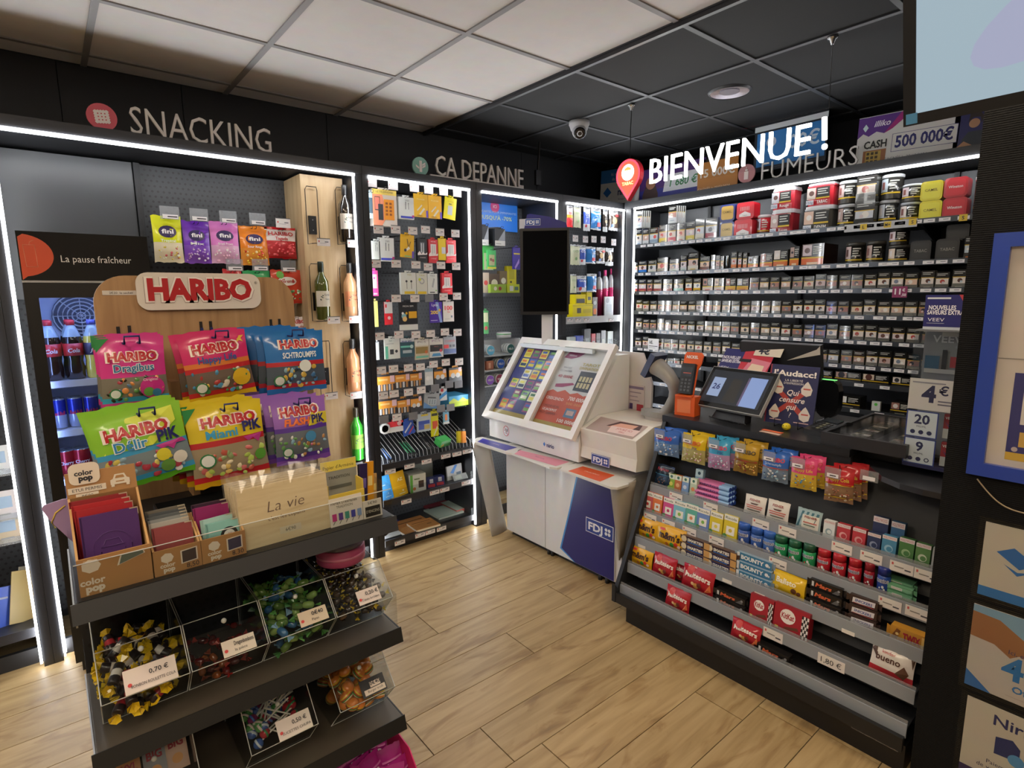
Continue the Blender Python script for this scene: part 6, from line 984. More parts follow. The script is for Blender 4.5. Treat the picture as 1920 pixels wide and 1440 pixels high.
leaf('cream poster with a blue diamond logo and blue foot, below the frame', (1853, 979), (1832, 1112), .3, [('r', 0, 0, 1, .13, '2f7cc0'), ('p', [(.1, .64), (.22, .74), (.38, .58), (.27, .47)], '2f72b8'), ('p', [(.16, .5), (.26, .43), (.36, .47), (.26, .38)], '2f72b8'), ('t', .72, .5, .2, 'nirio', '23306a', {'bold': .03, 'fw': .5})])
leaf('poster of a hand tapping a phone with a large blue 40', (1820, 1129), (1808, 1280), .3, [('r', 0, .62, 1, 1, '8ab0cc'), ('p', [(0, .92), (.2, .9), (.42, .72), (.55, .6), (.5, .52), (.36, .56), (.3, .5), (.18, .6), (0, .62)], 'a8714a'), ('p', [(.55, .75), (.8, .88), (.95, .6), (.7, .5)], '3a4a7a'), ('t', .5, .26, .26, '40€', '2f7cc0', {'bold': .03, 'fw': .5}), ('t', .5, .12, .08, 'Offerts*', '2f7cc0', {'bold': .02}), ('t', .5, .55, .05, 'Ici, en ce moment', '3a3a6a'), ('r', .3, .06, .7, .062, '7a6a6a'), ('p', [(0, .2), (0, 0), (.2, 0)], '2f72b8')], 'cfc4ba')
leaf('cream poster headed Nirio lowest on the partition', (1810, 1302), (1797, 1440), .3, [('t', .56, .78, .13, "Nirio, c'est", '2a2c66', {'bold': .015, 'fw': .7}), ('p', [(.24, .42), (.24, .64), (.36, .68), (.42, .6), (.42, .44)], '23306a'), ('c', .4, .44, .06, '5a9ad0'), ('t', .3, .26, .05, 'Paiement', '3a3a5a'), ('t', .3, .18, .05, 'de vos factures', '3a3a5a'), ('c', .75, .5, .09, '2f6ab0'), ('r', 0, 0, 1, .1, '3a2a5a')], 'd6cab8')
# ================================================================= till counter
CY0, CY1 = .456, 1.65; RL = [(2.20, .632), (2.154, .509), (2.095, .394), (2.042, .275), (1.99, .182)]
K1 = M('17181b', .45); K2 = M('1f2023', .5); RAILM = M('8d9298', .3, coat=.2); ZT = .957
t = thing('till_counter', 'long black till counter with five stepped sweet trays along its front', 'counter', (2.5, 1.05, 0)); ko = Vector(t.location); counter = t
def kb(name, a, m, par=None): q = MB(); q.T = MT(-ko); q.box(*a, m); return q.build(name, par or t)
kb('worktop', (2.31, .80, ZT-.03, 2.95, CY1, ZT), M('1a1b1e', .35)); kb('worktop_end', (2.43, CY0, ZT-.03, 2.95, .799, ZT), M('1a1b1e', .35))
kb('fascia', (2.325, .80, ZT-.10, 2.345, CY1-.002, ZT-.031), K2); kb('body', (2.46, CY0, .1, 2.93, CY1-.025, ZT-.031), K1); kb('plinth', (2.0, CY0, 0, 2.88, 1.597, .10), M('121214', .5))
q = MB(); q.T = MT(-ko); q.prism([(x, CY1-.02, z) for x, z in ((2.315, ZT-.031), (2.185, .62), (1.972, .165), (1.955, .19), (1.955, .101), (2.459, .101), (2.459, ZT-.031))][::-1], (0, .02, 0), K2); q.build('side_panel', t)
q = MB(); q.T = MT(-ko); q.prism([(2.42, CY0, .855), (2.30, CY0, .55), (2.10, CY0, .125), (2.458, CY0, .125), (2.458, CY0, .855)], (0, CY1-CY0-.022, 0), M('202226', .5)); q.build('back_slope', t)
kb('toe_board', (1.958, CY0, .101, 1.975, CY1-.021, .15), K1)
trays = []
for i, (x, z) in enumerate(RL):
    q = MB(); q.T = MT(-ko); q.box(x+.002, CY0, z-.018, x+.14-.012*(i == 4), CY1-.022, z-.011, K2); tr = q.build('tray', t); trays.append(tr)
    q = MB(); q.T = MT(-ko); q.prism([(x-.004, CY0, z-.046), (x+.002, CY0, z-.046), (x+.004, CY0, z), (x-.001, CY0, z)], (0, CY1-CY0-.022, 0), RAILM); q.build('ticket_rail', tr)
    q = MB(); q.T = MT(-ko); q.box(x+.004, CY0, z-.0105, x+.006, CY1-.022, z+.012, ACR2); q.build('clear_front', tr)
_kl = {}
def klabel(i, px, py, w_=.07, h_=.036, txt=None):
    x = RL[i][0]-.0055; p = RX(px, py, x); k = (w_, h_, txt)
    if k not in _kl:
        q = MB(); q.box(-w_/2, 0, -h_/2, w_/2, .0012, h_/2, M('e3dcd6', .5))
        if txt: q.text(txt, (0, -.0006, -h_*.25), h_*.5, INK, maxw=w_*.85)
        elif w_ > .05: q.box(-w_*.42, -.0005, h_*.12, -w_*.34, 0, h_*.36, M('c85a5a')); q.box(-w_*.3, -.0005, -h_*.05, w_*.1, 0, h_*.06, M('8a8480')); q.box(w_*.14, -.0005, -h_*.2, w_*.4, 0, -h_*.06, M('4a4a52'))
        _kl[k] = q.build('price_label', trays[i], p-ko, (0, 0, FX)).data; return
    link('price_label', _kl[k], trays[i], p-ko, (0, 0, FX))
for i, lst in enumerate((((1267, 932), (1332, 951), (1426, 983), (1476, 997), (1578, 1028), (1633, 1046), (1690, 1065), (1737, 1080)), ((1219, 971), (1253, 983), (1292, 997), (1343, 1015), (1458, 1057), (1668, 1133), (1720, 1150)))):
    for px, py in lst: klabel(i, px, py)
for i, px, py in ((2, 1203, 1025), (2, 1299, 1064), (2, 1363, 1090), (2, 1424, 1116), (2, 1510, 1153), (2, 1590, 1186), (3, 1273, 1116)): klabel(i, px, py, .042, .014)
klabel(3, 1449, 1191, .075, .04); klabel(3, 1558, 1243, .09, .04, '1,80 €')
# hung sweet bags below the worktop
def KX(i): return RL[i][0]+.028
for k, (a, b_, c_, d_, top, low, txts, blb, lab) in enumerate((
    (1225, 806, 1276, 855, '2f62b8', '5f7fa8', [('t', .45, .62, .13, 'HARIBO', 'c02a36', {'fw': .6, 'bold': .03}), ('t', .4, .5, .08, 'Délir', '9ad0f0')], ['8aa8c8', 'd8d8d8', '4a7ab8'], 'blue sour gummy bag nearest the lottery stand'),
    (1277, 814, 1325, 868, 'd8b81c', 'a8a068', [('t', .45, .64, .13, 'HARIBO', 'd8542a', {'fw': .7, 'bold': .03}), ('t', .6, .48, .1, 'PIK', '2a3a8a')], ['e0d8b8', 'b8c088', 'd0a0b0'], 'yellow gummy bag second along the counter'),
    (1327, 823, 1372, 880, '3f9fc8', 'a888b0', [('t', .5, .66, .12, 'HARIBO', 'c83a5a', {'fw': .75, 'bold': .03}), ('t', .62, .52, .1, 'PIK', '2a3a8a')], ['d05aa0', 'c8b8d0', 'a0c8d8'], 'turquoise and pink gummy bag third along the counter'),
    (1374, 830, 1424, 888, 'b8922a', '8a6a2a', [('t', .5, .66, .12, 'HARIBO', '2a2218', {'fw': .75, 'bold': .03}), ('r', .05, .42, .95, .45, 'a8302a')], ['c8a040', '7a2a20', 'd8c060'], 'gold foil gummy bag in the middle of the counter front'),
    (1427, 846, 1482, 904, '2a62b8', '6a8098', [('t', .5, .68, .12, 'HARIBO', 'c02a36', {'fw': .72, 'bold': .03}), ('t', .45, .56, .08, 'Schtroumpfs', 'd8e8f4', {'fw': .6}), ('r', .02, .46, .98, .49, 'c03038')], ['8ab0c8', 'c8ccd0', '3a5a8a'], 'blue gummy bag with red band fifth along the counter'),
    (1481, 858, 1536, 918, 'd8487a', 'c8a83a', [('t', .55, .7, .12, 'HARIBO', 'b8242c', {'fw': .7, 'bold': .03}), ('t', .5, .58, .09, 'Happy Life', 'e8d040', {'fw': .7}), ('r', .02, .1, .98, .14, 'd0b020')], ['d8c040', '4a8ab0', 'b83a4a'], 'pink and yellow gummy bag sixth along the counter'),
    (1544, 876, 1606, 942, 'b8262c', '8a6a50', [('t', .5, .62, .1, 'Happy Cola', 'd8b040', {'fw': .7, 'bold': .02}), ('r', .02, .5, .98, .54, 'd0b020'), ('r', .02, .14, .98, .17, 'd0b020')], ['6a3a28', 'c8b8a0', '9a5a40'], 'red cola gummy bag at the pay end of the counter'))):
    x = 2.285; yc, z, w_, h_ = fitX(a, b_, c_, d_, x-.02); w_ *= .88; o = bag('gummy_bag', lab, 'sweet bag', (x-.02, yc, z), w_, h_, .035, [(.5, low), (1, top)], txts, (-.03, rnd.uniform(-.04, .04), FX+.12), 'gummy bags hung along the counter', blb, 60+k, blobz=(.08, .44))
    dup(o, (x+.025, yc-.012, z+.004), None, lab+', spare hung behind'); dup(o, (x+.06, yc-.02, z+.006), None, lab+', last spare behind')
    q = MB(); q.T = MT(-ko); q.tube([(2.40, yc-.005, z+h_-.004), (x-.03, yc, z+h_-.006), (x-.035, yc, z+h_+.012)], .0016, WIRE, 4); q.build('hook', counter)
    q = MB(); q.box(-.028, 0, -.03, .028, .001, .012, ACR2); q.box(-.02, -.001, -.026, .02, 0, -.012, TAGW); q.box(-.01, -.0015, -.021, .012, -.001, -.017, INK); q.build('price_holder', counter, Vector((x-.045, yc+w_*.18, z+h_-.012))-ko, (0, 0, FX))
q = MB(); yq = RX(1630, 888, 2.25).y; q.box(-.03, 0, -.02, .03, .001, .02, ACR2); q.box(-.02, -.001, -.016, .02, 0, -.002, TAGW); q.build('price_holder', counter, Vector((2.25, yq, RX(1630, 893, 2.25).z))-ko, (0, 0, FX))
# goods in the trays: (tray, box in the photograph, ...)
def kfit(i, a, b_, c_, d_, off=.022): x = RL[i][0]+off; yc, z, w_, h_ = fitX(a, b_, c_, d_, x); zb = RL[i][1]-.0105; top = RX((a+c_)/2, b_, x).z; return x, yc, zb, w_*.93, max(.03, top-zb)
def kpack(i, box, body, shapes, name, label, cat, d=.02, tilt=-.12, off=.022, rough=.4, side=None, lift=0, group=None): x, yc, zb, w_, h_ = kfit(i, *box, off=off); return pack(name, label, cat, (x, yc, zb+lift), w_, h_-lift, d, body, shapes, (tilt, 0, FX), group or 'sweets in counter tray %s' % ORD[i], rough, side)
def kbag(i, box, bands, shapes, name, label, cat='sweet bag', t_=.03, tilt=-.2, off=.035, seed=1, blobs=None, blobz=None, lift=0): x, yc, zb, w_, h_ = kfit(i, *box, off=off); return bag(name, label, cat, (x, yc, zb+.001+lift), w_, h_-lift, t_, bands, shapes, (tilt, 0, FX), 'sweets in counter tray %s' % ORD[i], blobs, seed, blobz=blobz, nblob=14)
ric = lambda c, fr: [('r', 0, .78, 1, 1, 'e6e2d8'), ('t', .5, .84, .1, 'Ricola', '2a4a3a', {'fw': .8, 'bold': .01}), ('r', .22, .22, .82, .56, 'e8e4da'), ('c', .52, .4, .13, fr), ('c', .15, .14, .16, '4a8a4a')]
kbag(0, (1225, 873, 1262, 915), [(.55, '243a52'), (1, '15212e')], [('t', .45, .74, .12, 'Réglisse', 'b83a4a', {'fw': .6}), ('r', 0, .55, 1, .58, '5aa8c8')], 'candy_bag', 'dark blue liquorice bag at the stand end of the top tray', seed=71, blobs=['6a4a38', '3a2a24'], blobz=(.1, .5))
for k, (px, c, f) in enumerate(((1251, '8ab03a', 'd8d060'), (1263.5, 'b86a3a', 'e0b080'), (1277, '7a9ac8', 'd0d8e8'), (1292, 'b8c8b0', 'd88a5a'))): kpack(0, (px, 889+3*k, px+13, 920+3*k), c, [('r', 0, .7, 1, 1, 'd8e0d0'), ('c', .5, .85, .2, '3a6a5a'), ('c', .5, .4, .28, f)], 'mint_box', ('lime', 'orange', 'pale blue', 'pale green')[k]+' slim mint box in the top tray', 'sweet box', off=.03)
kpack(0, (1301, 881, 1316, 908), '8ab0c8', [('r', 0, .7, 1, 1, 'b8d0d8'), ('c', .5, .85, .2, '2a4a5a'), ('c', .5, .4, .28, 'e8ecee')], 'mint_box', 'pale blue slim mint box standing taller behind the others, top tray', 'sweet box', off=.075)
def roll(i, p0, p1, r, body, endc, txt, tc, label, name='sweet_roll', off=.04, lift=.0, sq=False, fr=None, bold=.03, th=.28):
    """bar or roll lying along the tray between two image columns"""
    x = RL[i][0]+off; ya_, yb2 = RX(p0, 0+1000, x).y, RX(p1, 1000, x).y; return ya_, yb2
def bar(i, a, b_, label, body, shapes, name, k=0, off=.02, hh=.032, d=.032, dx=0, cat='chocolate bar', L=None, side=None, rot=0):
    """flow-wrapped bar lying along the tray, stacked k high; a, b_ = its ends in the photograph on row y"""
    x = RL[i][0]+off+dx; py = b_; y1, y2 = RX(a[0], py, x).y, RX(a[1], py, x).y; w_ = y1-y2; o = pack(name, label, cat, (x, (y1+y2)/2, RL[i][1]-.0105+k*hh), w_, hh*.96, d, body, shapes, (0, 0, FX+rot), 'sweets in counter tray %s' % ORD[i], .25, side)
    q = MB(); m = M(side or body, .25); [q.prism([(sx*w_/2, d*.2, hh*.2), (sx*(w_/2+.012), d*.1, hh*.05), (sx*(w_/2+.012), d*.1, hh*.9), (sx*w_/2, d*.2, hh*.75)], (0, .003, 0), m) for sx in (-1, 1)]; q.build('end_seal', o); return o
for k in range(4):
    x = RL[0][0]+.03+.012*k; y1, y2 = RX(1304, 930, x).y, RX(1368, 950, x).y; w_ = y1-y2; r_ = .0105; o = thing('mint_roll', 'pink and blue mint roll lying in the top tray, %s up from the bottom' % ORD[k], 'sweet roll', (x, (y1+y2)/2, RL[0][1]-.0105+r_+k*.0185), FX, 'mint rolls'); q = MB(); q.lathe([(r_*.9, -w_/2), (r_, -w_/2+.002), (r_, w_*.2), (r_, w_/2-.002), (r_*.9, w_/2)], 12, M('8a6ab0', .3), mats=[M('c86a9a', .3)]*2+[M('8ab0d8', .3), M('2a4aa0', .3)], ax='x'); q.build('wrapper', o); q = MB(); q.text('mentos', (-w_*.1, -r_-.0004, -.004), .011, M('2a2a6a'), w=w_*.6, bold=.02); q.build('lettering', o)
    for j in (1, 2): dup(o, Vector(o.location)+Vector((.022*j, 0, 0)), None, 'mint roll end showing blue, %s layer, %s from the front, top tray' % (ORD[k], ORD[j]))
fish = [('t', .5, .7, .12, 'FISHER', '8a2a2a', {'fw': .5, 'bold': .02}), ('p', [(.3, .6), (.7, .62), (.62, .54), (.36, .54)], '5a3a34'), ('r', .12, .44, .88, .48, 'b8443a'), ('r', .15, .34, .85, .38, 'b8443a'), ('r', .2, .22, .8, .26, '3a3a3a'), ('r', .3, .1, .7, .12, '8a8a8a')]
for k, bx in enumerate(((1393, 931, 1436, 968), (1435, 941, 1480, 982))): kbag(0, bx, [(1, 'd9d4cc')], fish, 'lozenge_packet', 'cream lozenge packet in the top tray, %s of two' % ORD[k], 'lozenge packet', .012, -.2, .03, 80+k)
kbag(0, (1490, 957, 1541, 997), [(1, '9ab0b4')], [('p', [(.02+.2*j, .1), (.12+.2*j, .1), (.3+.2*j, .88), (.2+.2*j, .88)], '3f6a78') for j in range(4)]+[('r', .25, .12, .92, .74, 'd6d4c8')]+[(s[0], .3+(s[1])*.6, s[2]*.8+.04, s[3]*.8, *s[4:]) for s in fish[:1]]+[('r', .32, .38, .86, .42, 'b8443a'), ('r', .35, .26, .8, .3, '3a5a4a')], 'lozenge_packet', 'striped blue-green lozenge packet in the top tray', 'lozenge packet', .012, -.2, .03, 83)
hol = lambda c, l: [('r', 0, .82, 1, 1, 'd8d0d0'), ('t', .5, .86, .1, 'HOLLYWOOD', 'b02a3a', {'fw': .86}), ('c', .5, .36, .3, l), ('c', .55, .34, .2, c)]
for k, (bx, c, l, nm) in enumerate((((1542, 977, 1565, 1012), 'd8dcde', '8aa0a8', 'white'), ((1567, 984, 1594, 1018), 'b83a44', 'e0a0a0', 'red'), ((1596, 992, 1623, 1027), 'bc3c46', 'd89a9a', 'second red'), ((1624, 1001, 1651, 1034), '2f3a5e', '8a94b0', 'navy'), ((1651, 1006, 1681, 1043), '4a86a8', '9ac0d4', 'sky blue'), ((1683, 1011, 1714, 1052), '4a7a44', '9ab88a', 'green'), ((1714, 1021, 1745, 1062), '57824c', 'c8d0b8', 'second green'))): kpack(0, bx, c, hol(c, l), 'gum_box', nm+' chewing gum box in the top tray', 'gum box', .025, -.1, .03)
kpack(0, (1634, 971, 1665, 1004), '2f3a5e', hol('2f3a5e', '8a94b0'), 'gum_box', 'navy chewing gum box standing higher behind its row', 'gum box', .025, -.1, .07); kpack(0, (1668, 981, 1696, 1010), '3f6a94', hol('3f6a94', '9ab0c8'), 'gum_box', 'blue chewing gum box standing higher behind its row', 'gum box', .025, -.1, .07); kpack(0, (1746, 1028, 1758, 1068), 'a8acb0', [], 'gum_box', 'silver gum box at the partition end of the top tray', 'gum box', .025, -.1, .03)
for k, (bx, c, f, nm) in enumerate((((1203, 922, 1223, 960), 'c85a5a', 'b83a3a', 'coral'), ((1222, 928, 1240, 966), 'd8743a', 'c86a2a', 'orange'), ((1241, 935, 1262, 973), 'c84a86', 'b03060', 'pink'), ((1260, 941, 1285, 982), '7ab8cc', '8ab84a', 'pale blue'), ((1282, 947, 1307, 990), '5aa898', 'd88a5a', 'teal'), ((1304, 955, 1329, 998), '6a86c0', '7ab04a', 'cornflower blue'), ((1328, 962, 1354, 1004), 'd0bc2a', 'd8c84a', 'yellow'), ((1354, 968, 1382, 1013), 'd4c02c', 'c8b040', 'second yellow'))): kpack(1, bx, c, ric(c, f), 'herb_sweet_box', nm+' herb sweet box in the second tray', 'sweet box', .022, -.12, .02)
def tubp(label, px0, y0, px1, y1, body, cap, dark):
    x, yc, zb, w_, h_ = kfit(1, px0, y0, px1, y1, .035); r = w_/2*.9; t = thing('gum_bottle', label, 'gum bottle', (x+.012, yc, zb), FX, 'gum bottles in the second tray'); q = MB(); B_ = M(body, .2, coat=.4); q.lathe([(r*.9, 0), (r, .004), (r, h_*.62), (r*.85, h_*.7)], 18, B_); q.build('bottle_body', t); q = MB(); q.lathe([(r*.95, h_*.68), (r*.97, h_*.94), (r*.85, h_)], 18, M(cap, .35)); q.build('cap', t)
    q = MB(); sf = lambda v: -(r+.0006-math.sqrt(max(0, (r+.0006)**2-v.x**2))); q.text('mentos', (0, -r-.0008, h_*.42), h_*.17, M('eef0f4'), w=r*1.7, bold=.05, surf=sf); q.text('mentos', (0, -r-.0014, h_*.425), h_*.155, M('23306a'), w=r*1.6, bold=.01, surf=sf)
    for dx, dz, rr_, cc in ((.1, .25, .2, 'dfe2e4'), (.25, .16, .15, 'd8dcd8'), (-.2, .2, .12, dark)): cx2 = dx*r*1.5; q.poly([(cx2+rr_*r*cos(i*PI/5), -math.sqrt(max(0, r*r-(cx2)**2))-.0015, dz*h_+rr_*r*1.3*sin(i*PI/5)) for i in range(10)], M(cc))
    q.build('print', t)
for k, (a, b_, c_, d_, col, cap, dk) in enumerate(((1380, 980, 1408, 1021, '3a5aa8', '2a58b0', '2a3a7a'), (1404, 989, 1432, 1027, '3f66b4', '2a58b0', '2a3a7a'), (1427, 996, 1456, 1035, '4a74bc', '2e60b8', '2a3a7a'), (1448, 1005, 1477, 1045, '2f9a62', '1f5a40', 'c83a3a'), (1474, 1013, 1503, 1052, '2f9a62', '1f5a40', 'c83a3a'), (1501, 1020, 1530, 1064, '2a9a60', '1f4f3a', 'c83a3a'), (1528, 1030, 1558, 1070, 'b82a38', 'b01e2c', 'e8c0c0'), (1556, 1039, 1587, 1080, 'bc2c3a', 'b01e2c', 'e8c0c0'), (1586, 1048, 1616, 1092, 'bc2c3a', 'b01e2c', 'e8c0c0'), (1616, 1056, 1640, 1100, '9a2230', '8a1826', 'e8c0c0'), (1640, 1064, 1671, 1112, '2a4a9a', '1c2a78', 'd8e0ea'))):
    tubp('%s gum bottle, %s along the second tray' % (('blue', 'blue', 'light blue', 'green', 'green', 'green', 'red', 'red', 'red', 'dark red', 'navy')[k], nth(k)), a, b_, c_, d_, col, cap, dk)
for k, (dx, lift) in enumerate(((0, 0), (.004, .022), (.03, .03))): bar(1, (1664-3*k, 1712), 1100, 'green gum packet stacked in the second tray, %s from the bottom' % ORD[k], '6aa07a', [('r', .05, .15, .95, .85, '7ab08a'), ('p', [(.0, .1), (.4, .5), (.8, .2), (1, .4), (1, .1)], '3f7a50'), ('r', .2, .3, .62, .75, 'd8dcd4'), ('t', .41, .4, .26, 'HOLLYWOOD', 'a83040', {'fw': .38})], 'gum_packet', 0, .03+dx, .021, .05, cat='gum packet').location.z += lift
mm = [('t', .5, .4, .3, "m&m's", '3a1f14', {'fw': .72, 'bold': .04}), ('c', .62, .22, .07, '3a8a3a'), ('c', .75, .28, .06, 'c83a2a'), ('c', .85, .2, .05, 'e8d0c0'), ('c', .45, .2, .05, 'a85a20'), ('r', .14, .74, .32, .84, 'c83a2a')]
kbag(2, (1188, 973, 1236, 1014), [(1, 'd9a41c')], mm, 'candy_bag', 'yellow chocolate peanut bag at the stand end of the third tray', seed=91); kbag(2, (1227, 989, 1285, 1036), [(1, 'dca61c')], mm, 'candy_bag', 'yellow chocolate peanut bag, second in the third tray', seed=92, off=.03)
kbag(3, (1179, 1027, 1224, 1072), [(1, 'dba51c')], mm, 'candy_bag', 'yellow chocolate peanut bag in the fourth tray', seed=93)
smt = [('r', 0, 0, .14, 1, '8a7a6a'), ('c', .07, .5, .1, 'd8c8a8'), ('t', .48, .3, .42, 'SMARTIES', 'e8e2da', {'fw': .56, 'bold': .04}), ('r', .8, 0, 1, 1, 'c89a5a'), ('r', .2, .06, .7, .22, '3a6ab8')]
for g, (pa, py) in enumerate((((1278, 1330), 1040), ((1326, 1380), 1058))):
    for k in range(3): bar(2, pa, py, 'brown sweet roll box, %s stack, %s from the bottom, third tray' % (ORD[g], ORD[k]), '3a2a34' if k == 2 else '2f2a4e', smt, 'sweet_roll_box', k, .016+.008*k, .03, .03, cat='sweet box', side='5a4438')
bty = [('r', 0, 0, .08, 1, 'd8dce0'), ('t', .45, .24, .5, 'BOUNTY', 'e4e8ea', {'fw': .66, 'bold': .045}), ('c', .87, .5, .05, 'e0e4e6'), ('c', .93, .4, .03, 'c8d0d4'), ('p', [(.1, 0), (.9, 0), (.8, .14), (.3, .18)], '2a6a98')]
for k in range(3): bar(2, (1380, 1446), 1080, 'blue coconut chocolate bar, %s from the bottom, third tray' % ORD[k], '3f7aa0', bty, 'chocolate_bar', k, .016+.012*k, .034, .034, side='8aa0b0')
for k, bx in enumerate(((1443, 1078, 1512, 1130), (1452, 1066, 1516, 1110))): kbag(2, bx, [(1, 'd8b21c' if k == 0 else 'b8982a')], [('t', .45, .5, .24, 'Balisto', 'f2ead0', {'fw': .6, 'bold': .03}), ('c', .7, .3, .08, '5a3420'), ('c', .84, .24, .06, '6a4028'), ('c', .2, .26, .06, 'e0c060')], 'biscuit_bag', 'yellow biscuit bar pack in the third tray, %s' % ('in front' if k == 0 else 'behind'), 'biscuit pack', .026, -.2, .03+.035*k, 95+k)
mars = [('r', .06, .2, .13, .8, 'c8c8c8'), ('t', .42, .26, .46, 'Mars', 'd8643c', {'fw': .5, 'shear': .25, 'bold': .04}), ('p', [(.7, .1), (.84, .6), (.95, .3), (.88, .1)], '5a5a5c'), ('c', .9, .6, .04, '8a8a8c')]
for k in range(3): bar(2, (1516, 1578), 1126, 'black and orange caramel bar, third tray, %s from the bottom' % ORD[k], '1b1818', mars, 'chocolate_bar', k, .016+.012*k, .033, .034)
snk = [('p', [(.1, .1), (.9, .3), (.92, .9), (.12, .75)], 'd8d4d8'), ('t', .5, .34, .3, 'SNICKERS', '2a3a8a', {'fw': .62, 'bold': .03, 'shear': .1}), ('r', .12, .12, .88, .17, 'b83a4a')]
for k in range(3): bar(2, (1590, 1644), 1156, 'brown peanut bar with blue lettering, %s from the bottom, third tray' % ORD[k], '3a2a26', snk, 'chocolate_bar', k, .016+.012*k, .032, .034)
bar(2, (1668, 1736), 1195, 'gold caramel biscuit bar at the partition end, third tray', 'c08a34', [('p', [(.02, .1), (.18, .9), (.3, .8), (.2, .1)], '7a4a20'), ('c', .2, .5, .05, 'e0c080'), ('t', .62, .22, .5, 'TWIX', 'a02030', {'fw': .5, 'bold': .05}), ('r', .9, .1, 1, .9, 'd8b060')], 'chocolate_bar', 0, .02, .05, .035)
mal = [('t', .5, .48, .22, 'Maltesers', 'f0e4dc', {'fw': .78, 'bold': .03, 'shear': .1, 'arc': .006}), ('c', .5, .24, .08, 'c8924a'), ('c', .6, .3, .07, '6a2a1c'), ('c', .4, .3, .05, 'd8b080'), ('c', .28, .8, .12, 'c0403c'), ('p', [(.75, .1), (.9, .5), (.95, .2)], 'd06a3a')]
for i, bx, lab, sd, of in ((3, (1221, 1043, 1268, 1090), 'red malt ball bag, first in the fourth tray', 101, .03), (3, (1262, 1056, 1292, 1096), 'red malt ball bag tucked between its neighbours, fourth tray', 102, .06), (3, (1275, 1066, 1340, 1118), 'large red malt ball bag in the fourth tray', 103, .03), (4, (1245, 1106, 1294, 1152), 'red malt ball bag alone near the stand end of the lowest tray', 104, .03), (4, (1367, 1169, 1428, 1212), 'red malt ball bag in the middle of the lowest tray', 105, .03)): kbag(i, bx, [(1, 'a81c28')], mal, 'candy_bag', lab, seed=sd, off=of)
for k in range(2): bar(3, (1340, 1396), 1136, 'black and orange caramel bar, fourth tray, %s from the bottom' % ORD[k], '1b1818', mars, 'chocolate_bar', k, .016+.008*k, .03, .034)
bar(4, (1418, 1480), 1226, 'black and orange caramel bar lying in the lowest tray', '1b1818', mars, 'chocolate_bar', 0, .02, .035, .034)
chk = [('r', .8+.05*i, .04+.12*j, .85+.05*i, .16+.12*j, 'e0dcd8' if (i+j) % 2 else '1a1818') for i in range(4) for j in range(7)]
kit = [('r', 0, 0, 1, 1, 'a01c2a'), ('c', .4, .62, .22, 'e8e2de'), ('t', .4, .53, .2, 'KitKat', 'a01c2a', {'fw': .36, 'bold': .03}), ('p', [(.3, .2), (.7, .34), (.74, .24), (.36, .12)], '6a3a28'), ('r', .06, .06, .16, .16, 'c8b040')]
for k, bx in enumerate(((1402, 1121, 1450, 1174), (1446, 1142, 1518, 1203))): kpack(3, bx, '8a1824', kit+chk, 'wafer_pack', 'red wafer bar pack with chequered end, fourth tray, %s of two' % ORD[k], 'wafer pack', .04, -.12, .02)
kbag(3, (1624, 1215, 1718, 1292), [(.2, 'b8323a'), (1, 'd8d0c8')], [('t', .42, .44, .2, 'bueno', '4a2a20', {'fw': .55, 'bold': .02}), ('t', .42, .68, .1, 'kinder', 'b83a3a', {'fw': .3}), ('p', [(.6, .2), (.78, .5), (.9, .3), (.8, .1)], '5a3a28'), ('p', [(.02, .7), (.14, .9), (.16, .5)], '4a3428'), ('p', [(.86, .9), (.98, .8), (.95, .5)], '4a3428')], 'wafer_bar', 'white and red hazelnut wafer bar alone in the fourth tray', 'chocolate bar', .025, -.3, .03, 110)
q = MB(); q.T = MT(-ko); yl0, yl1 = RX(1600, 1330, 1.985).y, RX(1688, 1375, 1.985).y; q.box(1.981, yl1, .08, 1.983, yl0, .135, ACR2); q.build('hanging_ticket_holder', trays[4])
# half-round pay shelf
q = MB(); q.T = MT(-ko); pts = [(2.46, .80), (2.42, .785), (2.33, .73), (2.25, .67), (2.205, .60), (2.19, .53), (2.19, CY0), (2.46, CY0)]; q.prism([(x, y, .88) for x, y in pts][::-1], (0, 0, .02), M('26272c', .35)); q.build('pay_shelf', counter)
# ================================================================= things on the worktop
def on(px, py): p = RZ(px, py, ZT); return p
# ticket checker on the lottery stand
zc_ = B3.z; t = thing('ticket_scanner', 'grey curved ticket scanner with a small screen head beside the orange stand', 'scanner', (2.50, 1.80, zc_), FX); gm = M('8d8a86', .4); q = MB(); s_ = 1.0
pathc = [(.03, .0, .045), (.06, 0, .08), (.085, 0, .13), (.09, 0, .17), (.075, 0, .215), (.04, 0, .25), (.0, 0, .275), (-.03, 0, .29)]
rings = []
for i, (x, y, z) in enumerate(pathc):
    wd = .036 if i < 4 else .036+.006*(i-3); th_ = .03 if i < 5 else .03+.006*(i-4); a = Vector(pathc[min(i+1, 7)])-Vector(pathc[max(i-1, 0)]); a.normalize(); n = Vector((-a.z, 0, a.x)); rings.append([q.p(Vector((x, y, z))+n*th_*cos(k*PI/6)+Vector((0, 1, 0))*wd*sin(k*PI/6)) for k in range(12)])
for i in range(7):
    for k in range(12): q.face([rings[i][k], rings[i][(k+1) % 12], rings[i+1][(k+1) % 12], rings[i+1][k]], gm, True)
q.face(rings[0], gm); q.face(rings[-1][::-1], gm); q.build('neck', t)
q = MB(); q.prism([(-.09+.1*cos(a)*.9+.06, .05*sin(a), .02) for a in [2*PI*k/24 for k in range(24)]], (0, 0, .03), gm); q.build('base', t); q = MB(); q.prism([(-.025+.075*cos(a), .04*sin(a), 0) for a in [2*PI*k/20 for k in range(20)]], (0, 0, .02), M('b0a8a2')); q.build('foot', t)
